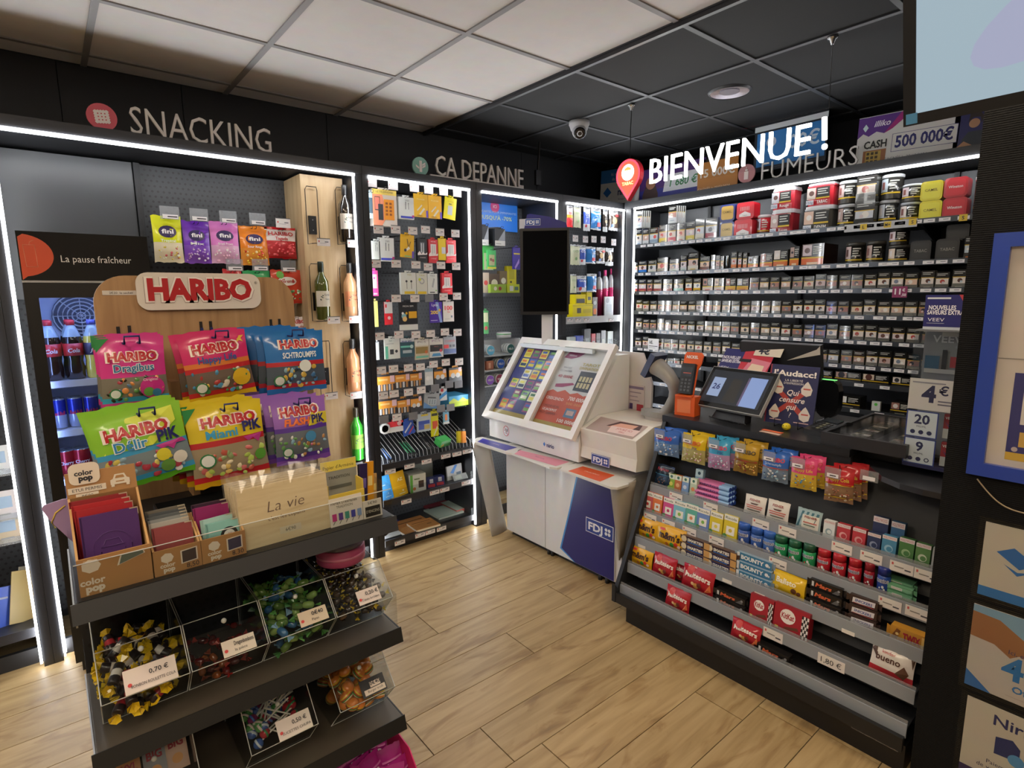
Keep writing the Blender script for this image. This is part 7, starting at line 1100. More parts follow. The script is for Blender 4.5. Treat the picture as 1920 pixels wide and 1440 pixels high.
q = MB(); q.T = MT((-.045, 0, .295)) @ MR(rad(-62), 4, 'Y'); q.box(-.068, -.056, -.012, .068, .056, .022, M('2a3350', .35)); hd = q.build('head', t); q = MB(); q.T = MT((-.045, 0, .295)) @ MR(rad(-62), 4, 'Y'); q.box(-.05, -.044, .0225, .05, .044, .0235, M('9aa4b8', .2, emit=.25)); q.build('screen', hd)
# orange payment stand
p = on(1277, 779); t = thing('payment_stand', 'bright orange card-payment stand with a keypad terminal', 'payment stand', (p.x+.005, p.y-.01, ZT), FX+.15); om = M('d9591c', .4); w_ = .085
q = MB(); q.prism([(-w_/2-.005, 0, 0), (w_/2+.012, 0, 0), (w_/2+.012, 0, .095), (-w_/2-.005, 0, .095)], (0, .07, 0), om); q.build('base_box', t); q = MB(); q.prism([(-w_/2, .03, .095), (w_/2-.01, .03, .095), (w_/2-.01, .07, .22), (w_/2+.005, .075, .25), (w_/2+.012, .08, .29), (w_/2, .082, .305), (-w_/2+.01, .082, .305), (-w_/2, .08, .29)], (0, .008, 0), om); q.build('upright', t)
q = MB(); q.box(-w_/2, -.012, .095, w_/2, .02, .103, om); q.build('ledge', t); q = MB(); q.text('NICKEL', (0, .075, .276), .014, WHITE, U=(0, .28, .96), maxw=.06, bold=.03); q.text('5355  0000', (0, -.001, .045), .007, M('f0c8a0')); q.box(-.035, -.0012, .015, .035, -.0004, .08, M('e07a4a')); q.build('lettering', t)
q = MB(); q.T = MT((-.002, .022, .104)) @ MR(rad(-16), 4, 'X'); q.box(-.033, -.022, 0, .033, .004, .15, M('1c1d20', .4)); tm = q.build('terminal', t); q = MB(); q.T = MT((-.002, .022, .104)) @ MR(rad(-16), 4, 'X'); q.box(-.026, -.0235, .085, .026, -.0222, .13, M('3a4048', .2)); q.box(-.02, -.0238, .1, .02, -.0236, .104, M('b85a50')); q.build('terminal_screen', tm)
for j in range(4):
    for i in range(3): q = MB(); q.T = MT((-.002, .022, .104)) @ MR(rad(-16), 4, 'X'); q.box(-.024+.018*i, -.0245, .012+.017*j, -.012+.018*i, -.0222, .022+.017*j, M('4a4d52', .4)); q.build('key', tm)
# customer screen
c = on(1365, 800); t = thing('customer_screen', 'black customer touchscreen tilted back on the worktop', 'screen', (2.41, RX(1359, 780, 2.41).y, ZT), FX-.10); SW, SHh = .35, .225
tlt = MT((0, 0, .055)) @ MR(rad(-38), 4, 'X')
q = MB(); q.T = tlt; q.box(-SW/2, 0, 0, SW/2, .02, SHh, M('a9acae', .35)); q.build('housing', t); q = MB(); q.T = tlt; q.box(-SW/2+.003, -.002, .003, SW/2-.003, -.0004, SHh-.003, M('131417', .15)); q.build('glass', t)
q = MB(); q.T = tlt; q.box(-SW/2+.02, -.0028, .025, SW/2-.02, -.0022, SHh-.02, M('4a5260', .3, emit=.12)); q.build('display', t)
q = MB(); q.T = tlt
for a, b_, c_, d_, m in ((-.135, .06, -.07, .165, 'a9bce0'), (.055, .028, .14, .185, '9ab2e6'), (.045, .03, .055, .18, '6a5a7a')): q.poly([(a, -.0034, b_), (c_, -.0034, b_), (c_, -.0034, d_), (a, -.0034, d_)], M(m, .3, emit=.45))
q.text('26', (-.102, -.004, .1), .03, M('3a4a9a', .3, emit=.2), bold=.02); q.poly([(-.04, -.0034, .04), (.03, -.0034, .04), (.02, -.0034, .16), (-.03, -.0034, .17)], M('6a6258', .3, emit=.1)); q.build('screen_graphics', t)
q = MB(); q.prism([(-.09, .02, 0), (.09, .02, 0), (.06, .07, .09), (-.06, .07, .09)], (0, .05, .0), M('1c1d20', .4)); q.build('stand', t); q = MB(); [q.tube([(-.1+.06*i, .02, .004), (-.06+.05*i, -.02, .012), (.0+.05*i, .01, .004), (.06+.03*i, -.015, .006)], .003, M('111113'), 5) for i in range(3)]; q.build('cables', t)
t2 = thing('till_monitor', 'back of the dark till monitor behind the customer screen', 'monitor', (2.72, 1.27, ZT), FX); q = MB(); q.T = MT((0, 0, .12)) @ MR(rad(12), 4, 'X'); q.box(-.19, 0, 0, .19, .03, .24, M('1f2023', .4)); q.build('housing', t2); q = MB(); q.tube([(0, .05, .005), (0, .04, .16)], .025, M('2a2b2e'), 10); q.cyl((0, .05, 0), .1, .012, M('1a1b1e'), 20); q.build('stand', t2); q = MB(); q.T = MT((0, 0, .12)) @ MR(rad(12), 4, 'X'); q.prism([(.04, -.004, .16), (.19, -.004, .2), (.19, -.004, .24), (.175, -.004, .222)], (0, .003, 0), M('c9c0b4', .4)); q.build('pale_edge', t2)
# promo flyer over the monitor
t = thing('promo_flyer', 'blue and red vape flyer with a 4 euro corner above the customer screen', 'flyer', (2.60, RX(1385, 700, 2.6).y, RX(1385, 705, 2.6).z), FX-.1); q = MB(); tr = MR(rad(-35), 4, 'X'); q.T = tr; FW2 = .27; q.box(-FW2/2, 0, 0, FW2/2, .002, .15, M('2a2a66', .35)); q.build('sheet', t); q = MB(); q.T = tr; prints(q, FW2, .15, [('r', .42, 0, 1, 1, 'b82a3c'), ('p', [(.5, .1), (.95, .1), (1, .6), (.6, .7)], 'd0788a'), ('p', [(.6, .2), (.9, .2), (.9, .45), (.65, .5)], 'e0c8b0'), ('t', .2, .6, .11, 'NOUVELLES', 'eceaf4', {'fw': .36, 'bold': .02}), ('t', .22, .46, .11, 'SAVEURS EXTRA', 'eceaf4', {'fw': .4, 'bold': .02}), ('t', .12, .2, .1, 'VEEV', 'eceaf4', {'fw': .2}), ('r', 0, 0, 1, .05, 'd8d8dc')]); q.build('print', t)
q = MB(); q.T = tr @ MT((.10, -.004, .13)); q.box(-.07, 0, -.01, .07, .001, .05, M('d6cabc', .4)); q.text('4€', (-.02, -.0006, .0), .036, M('23263a'), bold=.03); q.build('price_corner', t)
q = MB(); q.box(-.03, .045, ZT-t.location.z, .03, .055, .08, BLACK); q.build('prop', t)
# newspaper on its stand
yc, z, w_, h_ = fitX(1436, 688, 1526, 800, 2.50); t = thing('newspaper', 'navy magazine with white and red lettering standing on the worktop', 'magazine', (2.50, yc, ZT+.012), FX+.06); tr = MR(rad(-10), 4, 'X'); q = MB(); q.T = tr; q.box(-w_/2, 0, 0, w_/2, .004, h_, M('20224e', .45)); q.build('cover', t); q = MB(); q.T = tr
gn = [x for cx_, cz_ in ((.22, .62), (.8, .62), (.2, .2), (.82, .2)) for x in (('p', [(cx_-.1, cz_-.08), (cx_-.12, cz_), (cx_-.04, cz_+.1), (cx_, cz_+.13), (cx_+.05, cz_+.08), (cx_+.11, cz_), (cx_+.09, cz_-.09), (cx_, cz_-.12)], 'd2c8c0'), ('r', cx_-.07, cz_-.01, cx_+.07, cz_+.015, 'b8584e'))]
prints(q, w_, h_, [('r', 0, 0, .03, 1, '8a2e3a'), ('p', [(.18, .55), (.25, .6), (.82, .2), (.75, .14)], 'a83a34'), ('p', [(.75, .6), (.82, .55), (.25, .14), (.18, .2)], 'a83a34')]+gn+[('t', .52, .82, .09, "l'Audacc!", 'e6e0dc', {'fw': .86, 'bold': .03}), ('t', .52, .73, .035, 'LA LIBERTÉ', 'e6e0dc', {'fw': .36}), ('t', .52, .68, .035, "D'EXPRESSION", 'e6e0dc', {'fw': .4}), ('t', .52, .5, .09, 'Qui', 'e8dcd8', {'shear': .25, 'bold': .015}), ('t', .52, .38, .09, 'censure', 'e8dcd8', {'shear': .25, 'bold': .015, 'fw': .52}), ('t', .52, .26, .09, 'qui', 'e8dcd8', {'shear': .25, 'bold': .015}), ('t', .52, .13, .08, '?', 'e8dcd8', {'shear': .2}), ('r', .12, .06, .36, .075, 'c8a8a8'), ('r', .62, .05, .92, .065, 'c8a8a8')]); q.build('print', t)
q = MB(); [q.tube([(sx*.05, -.015, -.012+.035), (sx*.05, -.015, -.010), (sx*.05, .05, -.010), (sx*.05, .06, .12)], .002, WIRE, 5) for sx in (-1, 1)]; q.build('easel', t)
p = on(1470, 808); t = thing('smiley_toy', 'small yellow smiley egg toy before the magazine', 'toy', (p.x+.02, p.y, ZT)); q = MB(); q.sph((0, 0, .016), .018, M('d8c42a', .35), 14, 10, sz=.9); q.build('egg', t); q = MB(); [q.sph((-.0155, y, .022), .002, INK, 6, 4) for y in (-.006, .006)]; q.tube([(-.0165, -.007, .012), (-.0175, 0, .009), (-.0165, .007, .012)], .0009, INK, 4); q.build('face', t)
for k, (px, py, c_, dz) in enumerate(((1448, 809, 'd86a42', 0), (1442, 813, 'd8b8a8', .0))): p = on(px, py); q = MB(); q.box(-.045, -.012, 0, .045, .012, .001, M(c_, .5)); tag(q.build('paper_strip', None, (p.x+.012*k, p.y, ZT+.0005), (0, 0, FX-.1)), ('orange' if k == 0 else 'pale')+' paper strip stuck at the worktop edge', 'sticker')
# card terminal, code reader, coin tray
p = on(1505, 818); t = thing('card_terminal', 'black card terminal with a ridged keypad cradle on the worktop', 'card terminal', (p.x+.05, p.y-.02, ZT), FX-.35); q = MB(); q.prism([(-.05, 0, 0), (-.05, 0, .02), (-.05, .13, .055), (-.05, .16, .05), (-.05, .16, 0)], (.1, 0, 0), M('1a1b1e', .35)); q.build('cradle', t)
for j in range(4):
    for i in range(3): q = MB(); q.T = MT((-.028+.02*i, .02+.017*j, .0265+.0046*j)) @ MR(rad(15), 4, 'X'); q.box(0, 0, 0, .014, .011, .003, M(('3a3b3e', '6a6a5a', '3a3b3e')[i], .4)); q.build('key', t)
q = MB(); q.T = MT((0, .092, .046)) @ MR(rad(15), 4, 'X'); q.box(-.035, 0, 0, .035, .035, .003, M('2f343a', .15)); q.build('screen', t)
p = on(1553, 795); t = thing('code_reader', 'black upright barcode reader with a thin green light line', 'barcode reader', (2.72, RX(1553, 760, 2.72).y, ZT), FX); q = MB(); q.lathe([(.05, 0), (.048, .008), (.016, .018), (.013, .05)], 18, M('17181a', .35)); q.build('base', t); q = MB(); n = 16; q.prism([(.048*max(-1, min(1, 1.15*cos(a))), -.02, .115+.085*max(-1, min(1, 1.15*sin(a)))) for a in [2*PI*k/n for k in range(n)]], (0, .05, 0), M('121315', .2)); q.build('head', t); q = MB(); q.box(-.03, -.012, .2005, .03, .0, .2025, M('6ad86a', .3, emit=1.5)); q.build('status_light', t)
c4 = [on(1546, 832), on(1690, 862)]; t = thing('coin_tray', 'low black glass-topped display tray on the worktop', 'display tray', (2.60, .79, ZT)); TD = M('26262a', .4); hz = .048
for nm, a in (('front', (-.27, -.165, 0, -.255, .125, hz)), ('back', (.255, -.165, 0, .27, .125, hz)), ('side', (-.255, -.165, 0, .255, -.15, hz)), ('side', (-.255, .11, 0, .255, .125, hz)), ('floor', (-.255, -.15, 0, .255, .11, .006))): q = MB(); q.box(*a, TD); q.build(nm, t)
q = MB(); q.box(-.255, -.15, hz-.006, .255, .11, hz-.003, ACR); q.build('glass_top', t)
for k in range(8): me, hh = VAR[k]; tag(link('cigarette_pack', me, None, (2.42+.10*(k % 4), .68+.135*(k//4), ZT+.030), (-PI/2, 0, FX)), 'pack lying under glass in the worktop tray, %s' % ORD[k], 'cigarette pack', 'packs in the worktop tray')
# vape display against the partition
t = thing('vape_display', 'tall clear vape display with price cards beside the partition', 'display stand', (2.36, .555, ZT-.03), FX); DW, DH = .175, RX(1702, 620, 2.36).z-ZT+.03; nb = M('24264e', .35)
q = MB(); q.box(-DW/2, 0, 0, DW/2, .12, .012, nb); q.build('base', t); q = MB(); q.box(-DW/2, .115, .012, DW/2, .119, DH, M('8d9096', .3)); q.build('back', t)
for sx in (-1, 1): q = MB(); q.box(sx*DW/2-.002, 0, .012, sx*DW/2+.002, .114, DH, ACR); q.build('side_panel', t)
q = MB(); q.box(-DW/2+.003, 0, .012, DW/2-.003, .003, DH, ACR); q.build('front_panel', t); q = MB(); q.box(-DW/2, .0, DH, DW/2, .12, DH+.006, M('6a6c70', .3)); q.build('top', t)
for z0, h_, s_, dots in ((.012, .095, '9', (1, 1, 0)), (.11, .095, '20', (1, 1, 1))): q = MB(); prints(q, .095, h_, [('r', 0, 0, 1, 1, '2a3a7a'), ('r', .04, .04, .96, .96, 'b9c4cc'), ('t', .5, .52, .34, s_, '23284e', {'bold': .03}), ('t', .5, .38, .07, 'MG/ML', '23284e')]+[('c', .24+.26*i, .2, .08, '23284e') for i in range(3)]+[('c', .24+.26*i, .2, .05, 'b9c4cc') for i in range(3) if not dots[i]], y=-.0012, x0=-DW/2, z0=z0); q.build('strength_card', t)
q = MB(); prints(q, DW, .11, [('r', 0, 0, 1, 1, 'b9b8b6'), ('p', [(.8, 1), (1, 1), (1, .55)], 'c83a34'), ('t', .34, .28, .5, '4', '1f2244', {'bold': .04}), ('t', .58, .52, .28, '€', '1f2244', {'bold': .02}), ('r', .5, .2, .85, .24, '5a5a6a'), ('r', .5, .3, .8, .34, '5a5a6a'), ('r', .05, .86, .6, .9, '7a7a86')], y=-.0012, z0=.21); q.build('price_card', t)
q = MB(); prints(q, DW, DH-.33, [('t', .4, .72, .16, 'VEEV', 'd8dade', {'fw': .5, 'bold': .02}), ('t', .62, .6, .08, 'one', 'a8b0c0'), ('r', .05, .1, .3, .4, '3a6a8a'), ('r', .34, .1, .42, .55, '2a2c34'), ('r', .48, .15, .74, .4, 'b83a44'), ('r', .05, .0, .7, .1, 'c9c8c4'), ('r', .3, .86, .95, .95, 'c9c8c4')], y=.110, z0=.33); q.build('back_print', t)
for k in range(4):
    p = Vector((2.36, .555, ZT-.03))+Vector((.02, -.035-.035*(k % 2)+.0, .016+.1*(k//2))); pack('vape_box', 'red and purple vape box in the clear display, %s' % ORD[k], 'vape box', p, .034, .085, .02, ('a83040', '5a3a8a')[k % 2], [('r', 0, 0, 1, .4, 'd0d2d4'), ('t', .5, .8, .1, 'VEEV', 'f0eef0', {'fw': .8, 'bold': .02}), ('p', [(.1, .7), (.5, .5), (.9, .7), (.5, .45)], '3a4aa0')], (0, 0, FX), 'vape boxes')
yc, z, w_, h_ = fitX(1731, 556, 1812, 622, 2.36); t = thing('promo_card', 'navy flavour promo card with white lettering atop the vape display', 'promo card', (2.37, yc, ZT-.03+DH+.0065), FX); q = MB(); q.box(-w_/2, 0, 0, w_/2, .003, h_, M('26286a', .35)); q.build('card', t); q = MB(); prints(q, w_, h_, [('p', [(.78, 1), (1, 1), (1, .6)], 'b83a44'), ('r', 0, 0, 1, .08, 'b9c0cc'), ('r', .05, .88, .6, .93, 'c8ccd8'), ('t', .42, .58, .12, 'NOUVELLES', 'eceaf4', {'fw': .64, 'bold': .025}), ('t', .5, .44, .12, 'SAVEURS EXTRA', 'eceaf4', {'fw': .86, 'bold': .025}), ('t', .3, .24, .1, 'VEEV', 'eceaf4', {'fw': .4}), ('r', .08, .18, .5, .19, 'c8ccd8')]); q.build('print', t)
# ================================================================= sweet gondola in front of the snack unit
GX0, GX1, GY, GS = -.012, .658, 1.30, 1.62
GZ = [.975, .655, .388, .12]
G1 = M('1b1c1f', .45); G2 = M('303134', .45); GB = M('8a8f96', .35)
t = thing('sweet_gondola', 'black free-standing sweet gondola with three open shelves', 'gondola', (.32, 1.6, 0)); go = Vector(t.location); gon = t
def gb(name, a, m, par=None): q = MB(); q.T = MT(-go); q.box(*a, m); return q.build(name, par or t)
gb('deck', (GX0, GY, GZ[0]-.03, GX1, 1.97, GZ[0]), G1); gb('spine', (GX0+.01, GS, .02, GX1-.01, GS+.03, GZ[0]-.031), PEGD); gb('base', (GX0, GY+.05, 0, GX1, 1.95, GZ[3]), G1)
for x in (GX0+.012, GX1-.012): gb('upright', (x-.012, GS+.0305, .12, x+.012, GS+.06, GZ[0]-.031), G1)
gsh = []
for i, z in enumerate(GZ[:3]):
    s_ = gb('shelf', (GX0, GY+.002, z-.018, GX1, GS-.001, z-.0005), M('4b443b', .5)) if i else gb('deck_mat', (GX0+.005, GY+.002, z+.0005, GX1-.005, 1.96, z+.003), G1); gsh.append(s_)
    q = MB(); q.T = MT(-go); q.prism([(GX0-.008, GY-.012, z-.036), (GX0-.008, GY-.004, z-.036), (GX0-.008, GY+.001, z+.002), (GX0-.008, GY-.001, z+.002)], (GX1-GX0+.014, 0, 0), G2 if i == 0 else M('151617', .45)); q.build('price_rail', s_)
    for x in (GX0, GX1): q = MB(); q.T = MT(-go); sx = -.004 if x == GX0 else .001; q.prism([(x+sx, GY, z-.03), (x+sx, GY+.06, z-.075), (x+sx, GS, z-.075), (x+sx, GS, z-.0), (x+sx, GY, z-.0)][::-1], (.003, 0, 0), GB if x == GX0 else G1); q.build('shelf_bracket', s_)
for x in (GX0+.001, GX1-.003):
    for i in (0, 1): gb('acrylic_side', (x, GY+.004, GZ[i]+.003, x+.002, GS-.02, GZ[i]+(.085 if i == 0 else .1)), ACR, gsh[i])
gb('acrylic_front', (GX0+.004, GY+.004, GZ[0]+.0035, GX1-.004, GY+.006, GZ[0]+.075), ACR, gsh[0]); q = MB(); q.T = MT(-go); q.tube([(GX0+.004, GY+.005, GZ[0]+.076), (GX1-.004, GY+.005, GZ[0]+.076)], .0012, M('cfd2d0', .3), 5); q.build('acrylic_edge_highlight', gsh[0])  # pale rod stands for the light caught on the acrylic's top edge
zt = GZ[0]+.0035
# ---------------------------------------------------------------- wooden sweet board with hung bags
YBd = 1.88; bx0, bx1 = RY(177, 580, YBd).x, RY(553, 600, YBd).x; btop = RY(350, 518, YBd).z; bw = bx1-bx0
t = thing('sweet_display_board', 'upright oak board with rounded top carrying rows of hung gummy bags', 'display board', ((bx0+bx1)/2, YBd, zt)); bh = btop-zt; rc = .075
ol = [(-bw/2, 0), (-bw/2, bh-rc)]+[(-bw/2+rc-rc*cos(a), bh-rc+rc*sin(a)) for a in [rad(x) for x in range(10, 91, 10)]]+[(bw/2-rc+rc*sin(a), bh-rc+rc*cos(a)) for a in [rad(x) for x in range(0, 91, 10)]]+[(bw/2, 0)]
q = MB(); q.prism([(x, 0, z) for x, z in ol], (0, .018, 0), OAKD); q.build('board', t)
for px, py in ((358, 905), (500, 870)): x = RY(px, py, YBd-.05).x-(bx0+bx1)/2; q = MB(); q.prism([(x, 0, 0), (x, -.09, 0), (x, -.085, .03), (x, 0, .30)], (.016, 0, 0), OAKD); q.build('foot', t)
q = MB(); x = RY(325, 700, YBd-.04).x-(bx0+bx1)/2; q.box(x-.012, -.06, .1, x+.01, 0, .34, OAKD); q.build('centre_rib', t)
BL = M('1f2a6a', .4)
for (a, y0) in ((222, 622), (243, 620), (377, 612), (395, 611), (508, 607), (524, 606)): p = RY(a, y0, YBd); q = MB(); q.box(p.x-(bx0+bx1)/2-.004, -.0012, p.z-zt-.014, p.x-(bx0+bx1)/2+.004, -.0002, p.z-zt+.014, M('0e0c0c')); q.box(p.x-(bx0+bx1)/2-.003, -.012, p.z-zt-.02, p.x-(bx0+bx1)/2+.003, -.0012, p.z-zt-.004, BL); q.build('slot', t)
cx, z, w_, h_ = fitY(256, 512, 489, 580, YBd-.015); sg = thing('x', '', ''); bpy.data.objects.remove(sg)
def rr2(w2, h2, r, n=6): return [(sx*(w2-r)+r*cos(a), sz*(h2-r)+r*sin(a)) for sx, sz, a0 in ((1, 1, 0), (-1, 1, 90), (-1, -1, 180), (1, -1, 270)) for a in [rad(a0+90*i/n) for i in range(n+1)]]
q = MB(); q.prism([(cx-(bx0+bx1)/2+x, -.012, z-zt+h_/2+zz) for x, zz in rr2(w_/2, h_/2, .03)][::-1], (0, .008, 0), M('d9d2ca', .5)); sgn = q.build('brand_sign', t)
q = MB(); o = Vector((cx-(bx0+bx1)/2, -.0128, z-zt+h_*.26)); q.text('HARIBO', o, h_*.56, M('a89a94'), w=w_*.89, bold=.095); o = o+Vector((0, -.0006, .0015)); q.text('HARIBO', o, h_*.56, M('ece6e0'), w=w_*.88, bold=.085); o = o+Vector((0, -.0006, .001)); q.text('HARIBO', o, h_*.54, M('b02028', .3), w=w_*.84, bold=.05); q.text('®', o+Vector((w_*.46, 0, h_*.42)), .008, INK); q.build('lettering', sgn)
p = RY(227, 549, YBd); q = MB(); q.box(-.042, -.0012, -.006, .042, -.0002, .006, M('cfc8c2')); q.text('2€20  le sachet', (0, -.0016, -.003), .006, INK, maxw=.07); q.build('price_strip', t, Vector((p.x-(bx0+bx1)/2, 0, p.z-zt)))
def hb(lab, box, y, bands, shapes, blobs, seed, rot=0, n=3, dx=-.008, blobz=(.1, .42), key=''):
    cx, z, w_, h_ = fitY(*box, y); o = bag('gummy_bag', lab, 'sweet bag', (cx, y, z), w_, h_, .035, bands, shapes, (-.06, rot, 0), 'gummy bags on the oak board', blobs, seed, blobz=blobz, nblob=34)
    for k in range(n): dup(o, (cx+dx*(k+1), y+.030*(k+1), z+.003*(k+1)), None, lab+', %s spare behind it' % ORD[k])
    q = MB(); q.tube([(cx-.016-o.location.x, YBd-y, h_-.018), (-.016, -.03, h_-.014), (-.016, -.034, h_+.004), (.016, -.034, h_+.004), (.016, -.03, h_-.014), (.016, YBd-y, h_-.018)], .0028, BL, 6); hk = q.build('hook', gon.children[0] if 0 else t, Vector((cx, y, z))-Vector(t.location))
    return o
bd = t
def HR(v, h, fw=.72, x=.5): return [('t', x, v, h, 'HARIBO', 'f0e4dc', {'fw': fw+.06, 'bold': .085}), ('t', x, v+.004, h*.94, 'HARIBO', 'b3202a', {'fw': fw, 'bold': .045})]
dot = ('c', .2, .2, .09, '2f7a4a'); dotw = ('c', .2, .2, .07, 'd8dcd8')
hb('pink bag of round gummies, upper corner of the oak board', (184, 632, 314, 762), 1.72, [(.09, 'c02a86'), (.12, '3a9ac0'), (.42, '7a7468'), (.46, '3a8ab0'), (1, 'd03a8e')], [('p', [(0, .99), (0, .8), (.12, .92), (.2, .99)], '2f8a4a')]+HR(.66, .13)+[('t', .5, .51, .11, 'Dragibus', 'e8eef2', {'fw': .6, 'bold': .06}), ('t', .5, .512, .105, 'Dragibus', '2f6a9a', {'fw': .58, 'bold': .02}), dot, dotw, ('c', .74, .26, .19, 'c8348a'), ('t', .72, .36, .04, 'Original', 'f0e0ea', {'fw': .22}), ('c', .68, .2, .08, '6aa04a'), ('c', .8, .18, .07, '3a7aa0')], ['2a2420', '5a8a4a', 'd0b03a', 'a83a4a', '4a6a8a', 'd88a4a'], 121, n=2, dx=-.002)
hb('raspberry and yellow gummy bag in the middle of the upper row', (349, 622, 478, 746), 1.72, [(.1, 'd0a81c'), (.14, 'b82a30'), (.46, '6a5a50'), (.5, 'b82a30'), (.58, 'd87a3a'), (1, 'd0306e')], HR(.7, .14, .66)+[('t', .5, .56, .1, 'Happy Life', '2f5a9a', {'fw': .56, 'bold': .02}), ('p', [(.86, .86), (.89, .9), (.96, .9), (.91, .86), (.93, .8), (.88, .83), (.83, .8), (.85, .86)], 'd8b03a'), dot, dotw, ('c', .8, .28, .14, 'd8b02a')], ['4a8ab0', 'a83a3a', '3a7a4a', 'd8b84a', 'c8c0b0'], 122, rot=-.1, n=1, dx=-.012)
hb('bright blue gummy bag nearest the wine, upper row', (496, 620, 610, 734), 1.72, [(.1, '2a6ab0'), (.13, 'b83038'), (.46, '4a5664'), (.5, 'b83038'), (1, '2b72bc')], HR(.72, .13, .62, .56)+[('t', .55, .56, .09, 'SCHTROUMPFS', 'e6eef4', {'fw': .56, 'bold': .03}), dot, dotw, ('c', .62, .42, .1, 'dfe4e4')], ['3a6a9a', '8ab0c0', '2a3a4a', 'c8a84a'], 123, dx=-.014, n=4)
hb('lime green gummy bag, lower row, nearest the card boxes', (184, 764, 366, 905), 1.62, [(.08, '5aa82a'), (.14, '3f9ac8'), (.44, '7a8890'), (.48, '3f9ac8'), (1, '8cc63a')], [('p', [(.1, .5), (.6, .5), (.9, .75), (.9, .95), (.4, .9)], 'd0dc4a')]+HR(.66, .15, .66, .48)+[('t', .38, .5, .13, 'Délir', 'eef4f6', {'fw': .36, 'bold': .06}), ('t', .38, .502, .125, 'Délir', '3a8ac0', {'fw': .34, 'bold': .02}), ('t', .78, .52, .15, 'P!K', '2a2a6a', {'fw': .24, 'bold': .04}), ('p', [(.62, .48), (.68, .42), (.72, .46), (.8, .38), (.86, .47), (.96, .44), (.92, .5)], 'b83a8a'), ('c', .68, .34, .08, 'd8cc3a'), ('c', .85, .25, .08, 'e0dcd0'), ('c', .7, .18, .08, '6aa04a')], ['4a86b0', 'a83a4a', 'd8dcd8', '8aa8b8', 'd0c060'], 124, rot=-.13, n=2, dx=-.004)
hb('yellow rainbow-strip gummy bag in the middle of the lower row', (357, 756, 504, 905), 1.62, [(.07, 'c89a1c'), (.11, 'b82a30'), (.5, '9a8a70'), (.55, 'b82a30'), (1, 'd8c02a')], [('p', [(0, .99), (0, .8), (.16, .99)], '2f8a4a')]+HR(.74, .12, .7, .54)+[('t', .42, .6, .1, 'Miami', '3a9ac8', {'fw': .4, 'bold': .03}), ('t', .82, .63, .12, 'P!K', '2a2a6a', {'fw': .26, 'bold': .04}), ('p', [(.68, .56), (.74, .5), (.8, .55), (.88, .46), (.94, .57)], 'b83a8a'), ('c', .2, .34, .1, '2f7a4a'), ('c', .2, .34, .08, 'd8dcd8'), ('c', .88, .3, .08, '5a9a3a')], ['a8c05a', 'c86a6a', 'd8b86a', '8a9a6a', 'e0d0b0', 'b85a4a'], 125, rot=-.05, n=3, dx=-.012)
hb('purple gummy bag at the wine end of the lower row', (514, 746, 617, 866), 1.62, [(.1, '7a4aa8'), (.14, '5a3a9a'), (.5, '6a7078'), (.54, '5a3a9a'), (1, '9a6ac0')], HR(.74, .14, .68, .48)+[('t', .4, .6, .1, 'FLASH', 'e8743a', {'fw': .44, 'bold': .05, 'shear': .15}), ('p', [(.6, .56), (.98, .56), (.98, .74), (.68, .76)], 'd8c83a'), ('t', .8, .6, .12, 'P!K', '2a2a6a', {'fw': .26, 'bold': .04}), dot, dotw, ('c', .62, .4, .1, '4a8ab8')], ['8ab0c8', 'c86a8a', '6a9a5a', 'e0e0dc', 'a87a4a'], 126, rot=-.02, n=4, dx=-.014)
# ---------------------------------------------------------------- card boxes
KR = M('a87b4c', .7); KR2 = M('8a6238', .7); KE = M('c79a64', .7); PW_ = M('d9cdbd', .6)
def obox(label, x0, x1, y0, y1, z0, z1, name='card_display_box', zb1=None, parts=()):
    t = thing(name, label, 'display box', ((x0+x1)/2, y0, z0)); w_, d_, h_, hb_ = x1-x0, y1-y0, z1-z0, (zb1 or z1)-z0; e = .004
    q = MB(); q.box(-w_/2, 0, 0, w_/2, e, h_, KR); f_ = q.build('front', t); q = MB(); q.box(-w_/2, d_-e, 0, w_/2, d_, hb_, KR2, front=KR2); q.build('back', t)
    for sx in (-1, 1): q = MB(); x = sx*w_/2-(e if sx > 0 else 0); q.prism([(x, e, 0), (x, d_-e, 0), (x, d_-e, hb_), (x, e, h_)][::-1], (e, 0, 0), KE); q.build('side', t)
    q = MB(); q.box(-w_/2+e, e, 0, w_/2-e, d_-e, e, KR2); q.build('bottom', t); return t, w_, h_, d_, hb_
def colorpop(q, x, z, s, m, y=-.0006): q.text('color', (x, y, z+s*.9), s*.8, m, bold=.035, maxw=s*4.2); q.text('pop', (x+s*.2, y, z), s*.85, m, bold=.06, maxw=s*3.6)
y1 = 1.318; a0, a1 = RY(143, 1060, y1).x, RY(281, 1020, y1).x; zf = RY(141, 1053, y1).z; zbk = RY(122, 938, y1+.11).z
t, w_, h_, d_, hb_ = obox('brown cardboard display box of document wallets with a raised printed header', a0, a1, y1, y1+.115, zt, zf, zb1=zbk)
hz_ = RY(180, 880, y1+.13).z-zt; q = MB(); q.prism([(-w_/2, d_, hb_-.01), (w_/2, d_, hb_-.01), (w_/2, d_+.012, hz_), (-w_/2, d_+.012, hz_)], (0, .003, 0), KR); hd = q.build('header', t)
q = MB(); sy = .14; q.T = MT((0, d_, hb_-.01)) @ MR(rad(-9), 4, 'X'); HHt = hz_-hb_; q.prism([(-.028+x, -.001, .056+zz) for x, zz in rr2(.026, .022, .012, 4)][::-1], (0, .001, 0), PW_); colorpop(q, -.029, .042, .0125, INK, -.0016); q.box(-.058, -.001, .017, .006, -.0004, .0295, PW_); q.text('ETUI PERMIS', (-.026, -.0014, .0205), .0062, INK, w=.05); q.box(-.046, -.001, .003, -.008, -.0004, .0155, PW_); q.text('8€90', (-.027, -.0014, .0065), .0062, INK, w=.019)
